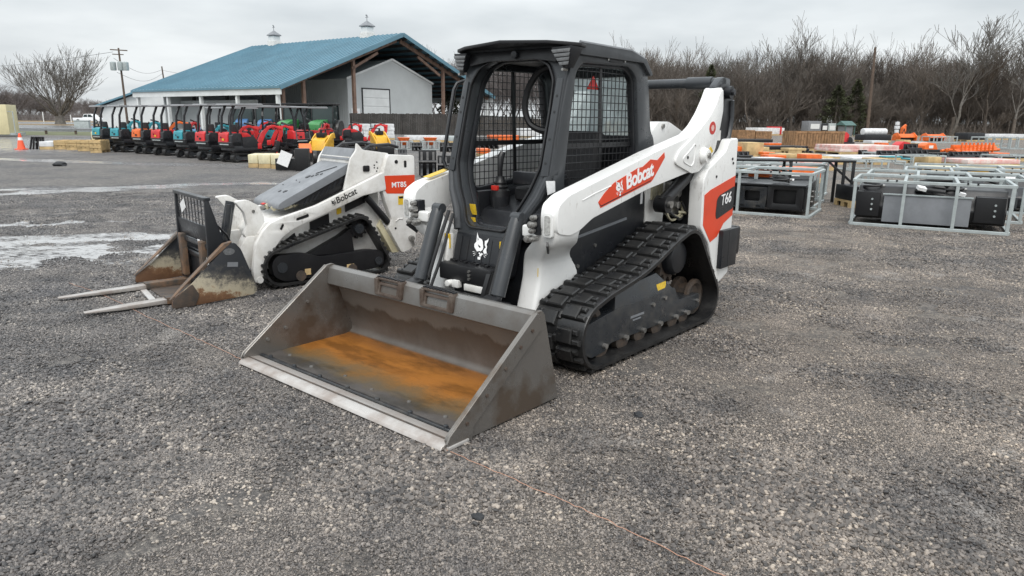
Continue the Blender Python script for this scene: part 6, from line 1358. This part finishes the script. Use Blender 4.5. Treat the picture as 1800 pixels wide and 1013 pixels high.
# farther goods on the right
slat_crate('left small brown crate beside the red-ended white container', 1297, 1326, 229, 247, 'brownwood', 1.2)
slat_crate('right small brown crate in front of the red-ended container', 1328, 1356, 231, 247, 'brownwood', 1.2)
t = stack('white and red container at the foot of the wood', 1332, 1378, 225, 238, 'wrapwhite', 2.2, 'flat_container', 'container'); b = MB(); b.b2(1.3, 1.5, -1.2, 1.2, .1, 1.0); b.build('end_frame', 'implred', t, .02)
stack('low black rack in front of the small brown crates', 1296, 1358, 245, 256, 'black', 1.0, 'low_rack', 'rack')
stack('pale plywood box right of the loader tail', 1312, 1341, 251, 277, 'wood', 1.1, 'plywood_box', 'box', 'plywood boxes')
stack('orange part bundle touching the loader tail', 1296, 1313, 258, 276, 'orange', 1.0, 'orange_bundle', 'bundle')
stack('small orange bundle right of the plywood box', 1342, 1362, 268, 278, 'orange', .8, 'orange_bundle', 'bundle')
stack('low plywood box in the middle distance left of the tilted plates', 1372, 1402, 271, 283, 'wood', 1.0, 'plywood_box', 'box', 'plywood boxes')
stack('low plywood box right of the white tag', 1416, 1441, 271, 281, 'wood', 1.0, 'plywood_box', 'box', 'plywood boxes')
stack('long black steel deck behind the low plywood boxes', 1342, 1420, 257, 268, 'black', 1.2, 'steel_deck', 'steel deck')
for i, (x0, x1, lab) in enumerate([(1396, 1416, 'left crate of the tall brown row'), (1417, 1446, 'middle crate of the tall brown row, under the cabinets'), (1447, 1482, 'right crate of the tall brown row, by the red machine')]): slat_crate(lab, x0, x1, 231, 265, 'brownwood', 1.3, 'tall brown crates in a row')
for i, (x0, x1, yt, yb, m, lab) in enumerate([(1420, 1442, 213, 238, 'plastic', 'grey cabinet with pale front rising behind the tall crates'), (1443, 1454, 217, 238, 'dark', 'dark cabinet behind the tall crates'), (1455, 1468, 217, 238, 'galv', 'pale cabinet behind the right tall crate')]):
    t, w_, h_ = local('cabinet', lab, 'cabinet', x0, x1, yt, yb, None, 0, 1.2); b = MB(); b.b2(-w_ / 2, w_ / 2, -.6, .6, 0, h_); b.build('cabinet_body', m, t, .03); b = MB(); b.b2(-w_ * .35, w_ * .35, -.62, -.602, h_ * .45, h_ * .8); b.build('front_panel', 'cladwhite', t)
t, w_, h_ = local('garden_hut', 'small green-roofed hut behind the red machine', 'hut', 1484, 1502, 213, 240, None, 0, 1.4)
b = MB(); b.b2(-w_ * .4, w_ * .4, -.5, .5, 0, h_ * .65); b.build('hut_body', 'plastic', t, .02); b = MB(); b.prism([(-.8, h_ * .72), (0, h_), (.8, h_ * .72)], -w_ * .55, w_ * .55, lambda u, v, c: (c, u, v)); b.build('roof', 'hutgreen', t, .01)
for s in (-1, 1): b = MB(); b.b2(s * w_ * .45 - .04, s * w_ * .45 + .04, -.7, -.62, 0, h_ * .74); b.build('post', 'hutgreen', t)
t, w_, h_ = local('red_machine', 'upright red implement at the right end of the tall crates', 'implement', 1484, 1500, 232, 258, None, 0, .8)
b = MB(); b.prism(rnd([(-.4, .1), (-.35, h_ * .7), (-.1, h_), (.15, h_ * .8), (.1, h_ * .3), (.4, .1)], .05), -.15, .15); b.build('boom', 'implred', t, .02); b = MB(); b.b2(-.5, .5, -.3, .3, 0, .3); b.cyl((.2, 0, .35), (0, 1, 0), .28, .3, 14); b.build('base', 'black', t, .02)
stack('flat pink and white wrapped pack in the right middle distance', 1476, 1580, 256, 272, 'wrappink', 2.2, layers=2)
stack('long white wrapped beam bundle in front of the pink pack', 1462, 1600, 274, 282, 'wrapwhite', 1.0, 'beam_bundle', 'bundle')
stack('white wrapped bale left of the pole foot', 1520, 1566, 237, 250, 'dark', 1.2, 'dark_implement', 'implement')
t, w_, h_ = local('white_roll', 'white fabric rolls lying on the dark implement', 'roll', 1522, 1562, 226, 250, None, 0, 1.0)
b = MB(); b.cyl((0, 0, h_ - .28), (1, 0, 0), .28, w_, 16); b.build('roll', 'wrapwhite', t, .03); b = MB(); b.b2(-w_ * .45, w_ * .45, -.4, .4, 0, h_ - .56); b.build('cradle', 'black', t)
def roller_implement(lab, x0, x1, yt, yb, col='orange'):
    t, w_, h_ = local('rotary_implement', lab, 'implement', x0, x1, yt, yb, 'orange rotary implements', 0, 1.0)
    for s in (1, -1): b = MB(); b.prism(rnd([(-.45, .1), (-.5, h_ * .6), (-.1, h_), (.3, h_ * .8), (.45, .1)], .06), s * w_ / 2 - .04, s * w_ / 2 + .04, lambda u, v, c: (c, u, v)); b.build('end_plate', col, t, .01)
    b = MB(); b.prism(rnd([(-.42, h_ * .45), (-.2, h_ * .85), (.25, h_ * .8), (.4, h_ * .4)], .05), -w_ / 2 + .04, w_ / 2 - .04, lambda u, v, c: (c, u, v)); b.build('hood', col, t, .01)
    b = MB(); b.cyl((0, 0, h_ * .32), (1, 0, 0), h_ * .26, w_ * .9, 14); b.build('rotor', 'black', t, .02)
    b = MB(); b.tube([(-.2, .1, h_ * .8), (0, .1, h_ * 1.35), (.2, .1, h_ * .8)], .04, 6); b.build('hitch', 'black', t)
roller_implement('left orange rotary implement in the right background', 1582, 1611, 233, 250)
roller_implement('right orange rotary implement in the right background', 1632, 1662, 234, 250)
t, w_, h_ = local('orange_post_driver', 'orange upright post standing above the left orange implement', 'implement', 1584, 1596, 220, 246, None, 0, .6)
b = MB(); b.b2(-.18, .18, -.18, .18, 0, h_ * .85); b.build('column', 'orange', t, .03); b = MB(); b.bar((-.1, 0, h_ * .8), (.25, 0, h_), .2, .2); b.build('head', 'orange', t, .03)
t, w_, h_ = local('white_tank', 'white stacked cylinders on a thin stand left of the orange post', 'tank', 1574, 1583, 213, 246, None, 0, .6)
b = MB(); b.cyl((0, 0, h_ * .5), (0, 0, 1), .05, h_, 8); b.build('stand', 'plastic', t)
for k in range(3): b = MB(); b.lathe([(0, 0), (.20 + .05 * (k % 2), .02), (.20 + .05 * (k % 2), .30), (0, .32)], (0, 0, h_ - 1.1 + k * .36), 'z', 12); b.build('cylinder', 'wrapwhite', t)
for x0, x1, yt, yb, m, lab in [(1583, 1606, 249, 270, 'implred', 'red and yellow implement before the left orange one'), (1628, 1652, 251, 268, 'orange', 'orange-fronted implement with white letters before the right orange one')]:
    t, w_, h_ = local('implement', lab, 'implement', x0, x1, yt, yb, None, 0, .9); b = MB(); b.prism(rnd([(-w_ / 2, .1), (-w_ / 2, h_ * .7), (-w_ * .2, h_), (w_ * .3, h_ * .9), (w_ / 2, .1)], .06), -.3, .3); b.build('housing', m, t, .03); b = MB(); b.b2(-w_ * .2, w_ * .1, -.32, -.301, h_ * .4, h_ * .7); b.build('label', 'paper', t); b = MB(); b.b2(-w_ / 2 - .1, w_ / 2 + .1, -.4, .4, 0, .15); b.build('skid', 'black', t, .02)
def black_att(lab, x0, x1, yt, yb, depth=.9, col='black'):
    t, w_, h_ = local('attachment', lab, 'attachment', x0, x1, yt, yb, 'black loader attachments', 0, depth)
    b = MB(); b.b2(-w_ / 2, w_ / 2, depth * .3, depth * .4, 0, h_); b.build('back_plate', col, t, .01)
    n = max(3, int(w_ / .22))
    for k in range(n): x = -w_ / 2 + w_ * (k + .5) / n; b = MB(); b.prism(rnd([(-depth * .55, .03), (-depth * .5, .12), (.1, h_ * .45), (.3 * depth, h_ * .95), (.35 * depth, 0)], .02), x - .03, x + .03, lambda u, v, c: (c, u, v)); b.build('tine', col, t)
    b = MB(); b.tube([(-w_ / 2, 0, h_ * .55), (w_ / 2, 0, h_ * .55)], .05, 8); b.build('cross_tube', col, t)
for a_ in [('black grapple left of the orange implement with letters', 1606, 1630, 254, 272), ('black grapple below the orange rotary implements', 1560, 1600, 266, 282), ('wide black grapple in the middle of the right background', 1604, 1652, 264, 284), ('black grapple left of the orange bars', 1655, 1690, 270, 288), ('black rake under the orange bars', 1690, 1760, 268, 284)]: black_att(*a_)
t, w_, h_ = local('orange_bars', 'bundle of orange tine bars at the right', 'implement', 1680, 1756, 251, 274, None, 0, 1.1)
for k in range(7): b = MB(); b.tube([(-w_ / 2 + .05 * (k % 3), -.5 + k * .16, .2 + .05 * (k % 2)), (w_ / 2 - .05 * (k % 2), -.5 + k * .16, .3 + .08 * (k % 3))], .07, 8); b.build('bar', 'orange', t)
b = MB(); b.b2(-w_ / 2 + .2, w_ / 2 - .1, -.1, .1, .3, h_ * .8)
for k in range(9): b.b2(-w_ / 2 + .25 + k * w_ * .09, -w_ / 2 + .30 + k * w_ * .09, -.6, -.5, .1, h_)
b.build('tine_comb', 'orange', t, .01)
stack('dark grey cabinet before the wood at the right', 1700, 1730, 234, 249, 'dark', 1.4, 'dark_cabinet', 'cabinet'); stack('white cabin roofs at the far right edge', 1738, 1800, 236, 246, 'wrapwhite', 1.6, 'white_cabin', 'cabin')
for x0, x1, yt, yb, lab in [(1732, 1772, 241, 262, 'pale steel frame left of the far right edge'), (1774, 1815, 242, 263, 'pale steel frame cut by the right edge'), (1640, 1682, 240, 252, 'low pale frame between the orange implement and the cabinet')]:
    t, w_, h_ = local('open_rack', lab, 'rack', x0, x1, yt, yb, 'pale open steel frames', 0, 1.2); frame_crate(t, w_, 1.2, h_, 'galv', .07, 2)
stack('teal parts lying left of the black grapples', 1556, 1586, 275, 283, 'teal', .8, 'teal_bundle', 'bundle', 'teal bundles'); stack('teal parts lying on the ground behind the crate tops', 1606, 1654, 281, 288, 'teal', .8, 'teal_bundle', 'bundle', 'teal bundles')
stack('pinkish wrapped pack just above the crate tops at right', 1700, 1792, 281, 295, 'wrappink', 1.4); stack('long black beam across the right middle distance', 1676, 1815, 276, 284, 'black', .5, 'steel_beam', 'beam'); stack('cream and orange wrapped pack behind the crates at the right edge', 1640, 1815, 293, 303, 'wrapcream', 1.0)
stack('white wrapped sheets behind the attach-plate crate', 1310, 1380, 288, 300, 'wrapwhite', 1.0, 'sheet_stack', 'sheets'); stack('orange wrapped parts glimpsed behind the attach-plate crate', 1388, 1442, 296, 322, 'orange', .9, 'orange_bundle', 'bundle'); stack('pink wrapped pack under the black rack', 1392, 1470, 283, 300, 'wrappink', 1.2)
stack('small black bin right of the rack leg', 1494, 1524, 328, 366, 'black', .6, 'black_bin', 'bin')
t, w_, h_ = local('open_rack', 'long pale steel frame behind the black rack', 'rack', 1500, 1590, 283, 302, 'pale open steel frames', 0, 1.2); frame_crate(t, w_, 1.2, h_, 'galv', .05, 2)
t, w_, h_ = local('open_rack', 'pale steel frame just right of the loader tail', 'rack', 1296, 1368, 281, 300, 'pale open steel frames', 0, 1.2); frame_crate(t, w_, 1.2, h_, 'galv', .05, 2)
# fillers among the back rows
rf2 = random.Random(31)
ZONE = [(1300, 1375, 'beyond the attach-plate crate'), (1385, 1475, 'beyond the tall black rack'), (1485, 1570, 'between black rack and mulcher crate'), (1585, 1675, 'beyond the left half of the mulcher crate'), (1690, 1790, 'beyond the right half of the mulcher crate')]
DEEP = [(290, 'nearer row'), (273, 'middle row'), (259, 'far row')]
combos = [(z_, d_) for z_ in range(5) for d_ in range(3)]
for k in range(36):
    z_, d_ = combos[k % 15]; kd = (k // 15 + z_ + 2 * d_) % 5
    x0, x1, zw = ZONE[z_]; py, dw = DEEP[d_]; py += rf2.uniform(-4, 4); px = rf2.uniform(x0, x1 - 20); wpx = rf2.uniform(14, 34) * (py - 205) / 70; hp = rf2.uniform(6, 15) * (py - 205) / 70
    tail = '%s, %s' % (zw, dw)
    if kd == 0: black_att('small black attachment ' + tail, px, px + wpx, py - hp * 1.3, py)
    elif kd == 1: stack('low orange part bundle ' + tail, px, px + wpx, py - hp, py, 'orange', .7, 'orange_bundle', 'bundle', 'orange bundles in the back rows')
    elif kd == 2: stack('low white wrapped pack ' + tail, px, px + wpx * 1.4, py - hp * .8, py, 'wrapwhite', .9, group='white packs in the back rows')
    elif kd == 3: stack('small plywood box ' + tail, px, px + wpx, py - hp, py, 'wood', .8, 'plywood_box', 'box', 'small plywood boxes in the back rows')
    else:
        t, w_, h_ = local('open_rack', 'low pale open rack ' + tail, 'rack', px, px + wpx * 1.6, py - hp, py, 'low racks in the back rows', 0, 1.0); frame_crate(t, w_, 1.0, h_, 'galv', .05, 1)
# left side goods
for i, (x0, x1, yt, yb, lab) in enumerate([(96, 116, 247, 263, 'leftmost pine box in the low row, with a white paper on it'), (117, 136, 247, 264, 'second pine box from the left in the low row'), (137, 158, 247, 266, 'third pine box from the left in the low row'), (159, 179, 247, 269, 'pine box at the right end of the low row, by the teal excavator')]): slat_crate(lab, x0, x1, yt, yb, 'wood', 1.1, 'pine boxes in a low row', False)
stack('cream box standing on the pine boxes\' right end', 163, 179, 232, 262, 'wrapcream', .8, 'cream_box', 'box'); stack('white film covered pallet left of the pine boxes', 70, 95, 249, 263, 'wrapwhite', 1.2)
t, w_, h_ = local('black_bar_rack', 'rack of black upright bars left of the pine boxes', 'rack', 50, 70, 241, 263, None, 0, 1.0)
for k in range(6): b = MB(); b.bar((-w_ / 2 + w_ * k / 5, -.3 + .1 * (k % 3), 0), (-w_ / 2 + w_ * k / 5 + .1, -.2, h_), .07, .07); b.build('bar', 'black', t)
b = MB(); b.b2(-w_ / 2, w_ / 2, -.2, .2, h_ * .55, h_ * .62); b.build('shelf', 'galv', t)
for x0, x1, yt, yb, lab in [(437, 454, 272, 295, 'left cream shrink-wrapped pallet'), (455, 476, 272, 296, 'middle cream shrink-wrapped pallet'), (477, 496, 272, 297, 'right cream shrink-wrapped pallet')]: stack(lab, x0, x1, yt, yb, 'wrapcream', 1.0, group='cream shrink-wrapped pallets')
t, w_, h_ = local('wrapped_plate', 'black attachment with a white paper right of the cream pallets', 'attachment', 498, 524, 262, 302, None, 0, .7); b = MB(); b.b2(.1, .5, -.1, .25, 0, h_); b.b2(-.5, .5, 0, .2, .02, h_ * .55); b.build('plate', 'black', t, .02); b = MB(); b.box((-.2, -.12, h_ * .55), (.34, .01, .42), (0, .4, 0)); b.build('paper', 'paper', t)
stack('left white wrapped stack before the board fence', 617, 652, 218, 246, 'wrapwhite', 1.4, layers=4); stack('right white wrapped stack before the board fence', 656, 694, 218, 246, 'wrapwhite', 1.4, layers=4)
for i, (x0, x1, lab) in enumerate([(696, 726, 'white implement trailer with orange hopper, left of two'), (742, 774, 'white implement trailer with orange hopper, right of two')]):
    t, w_, h_ = local('implement_trailer', lab, 'implement', x0, x1, 248, 264, None, 0, 1.0); frame_crate(t, w_, 1.0, h_, 'galv', .06, 2); b = MB(); b.loft([rr_(-w_ * .12, w_ * .12, -.2, .2, h_ * .5), rr_(-w_ * .36, w_ * .36, -.4, .4, h_ * 1.35)]); b.build('hopper', 'orange', t, .02)
stack('long white and blue sheet stack along the foot of the fence', 716, 790, 239, 250, 'wrapwhite', 1.6, 'sheet_stack', 'sheets'); stack('grey sheet stack seen between fence and grab rail', 790, 830, 240, 252, 'galv', 1.6, 'sheet_stack', 'sheets')
for a_ in [('black fork frame nearest the small loader\'s red panel', 736, 768, 266, 312), ('black grapple behind the small loader\'s rear', 770, 800, 276, 312), ('low black forks on open gravel behind the small loader', 700, 716, 264, 282), ('black attachments under the white trailers', 776, 815, 252, 268), ('black attachments beyond the grab rail', 726, 744, 252, 266)]: black_att(*a_)
# goods seen through the cab
for a_ in [('black grapple seen through the cab mesh', 840, 880, 244, 262), ('black forks seen through the lower cab mesh', 905, 945, 262, 285)]: black_att(*a_)
stack('orange parts seen through the cab mesh', 862, 912, 238, 250, 'orange', 1.0, 'orange_bundle', 'bundle'); stack('pale wrapped pack seen through the cab', 916, 950, 226, 242, 'wrapwhite', 1.2); stack('second orange bundle low behind the cab mesh', 842, 862, 262, 276, 'orange', 1.0, 'orange_bundle', 'bundle')
# ---------------------------------------------------------------- string line, stones
P_ = [gp(u, v) for u, v in [(120, 500), (172, 517), (260, 560), (340, 596), (418, 632)]]; sp_ = []
P_ += [Vector((-1.70, 4.38, .0)), Vector((-1.0, 3.77, .0)), gp(775, 792), gp(880, 838), gp(1000, 890), gp(1110, 940), gp(1250, 1010), gp(1330, 1046)]
r = random.Random(2)
for i in range(len(P_) - 1):
    for j in range(10):
        q = P_[i].lerp(P_[i + 1], j / 10); on_edge = 4 <= i <= 6
        sp_.append(q + Vector((r.gauss(0, .004), r.gauss(0, .004), .013 + .004 * r.random())))
b = MB(); b.tube(sp_, .0013, 5); tag(b.build('string_line', 'string'), 'thin orange string stretched along the gravel past the bucket', 'string')
def stone(lab, px, py, s_, m='stone'):
    bm = bmesh.new(); bmesh.ops.create_icosphere(bm, subdivisions=2, radius=1); r = random.Random(px)
    for v in bm.verts: v.co *= r.uniform(.72, 1.12); v.co.x *= 1.35; v.co.z *= .62
    me = bpy.data.meshes.new('stone'); bm.to_mesh(me); bm.free(); o = link('stone', me, m); p = gp(px, py); o.location = (p.x, p.y, s_ * .35); o.scale = (s_, s_, s_); o.rotation_euler = (0, 0, r.uniform(0, 6)); tag(o, lab, 'stone')
stone('dark angular stone lying by itself below the bucket', 840, 912, .024)
stone('flat dark stone right of the bucket corner', 1122, 732, .026); stone('dark lump on the far gravel at the left', 105, 292, .16)
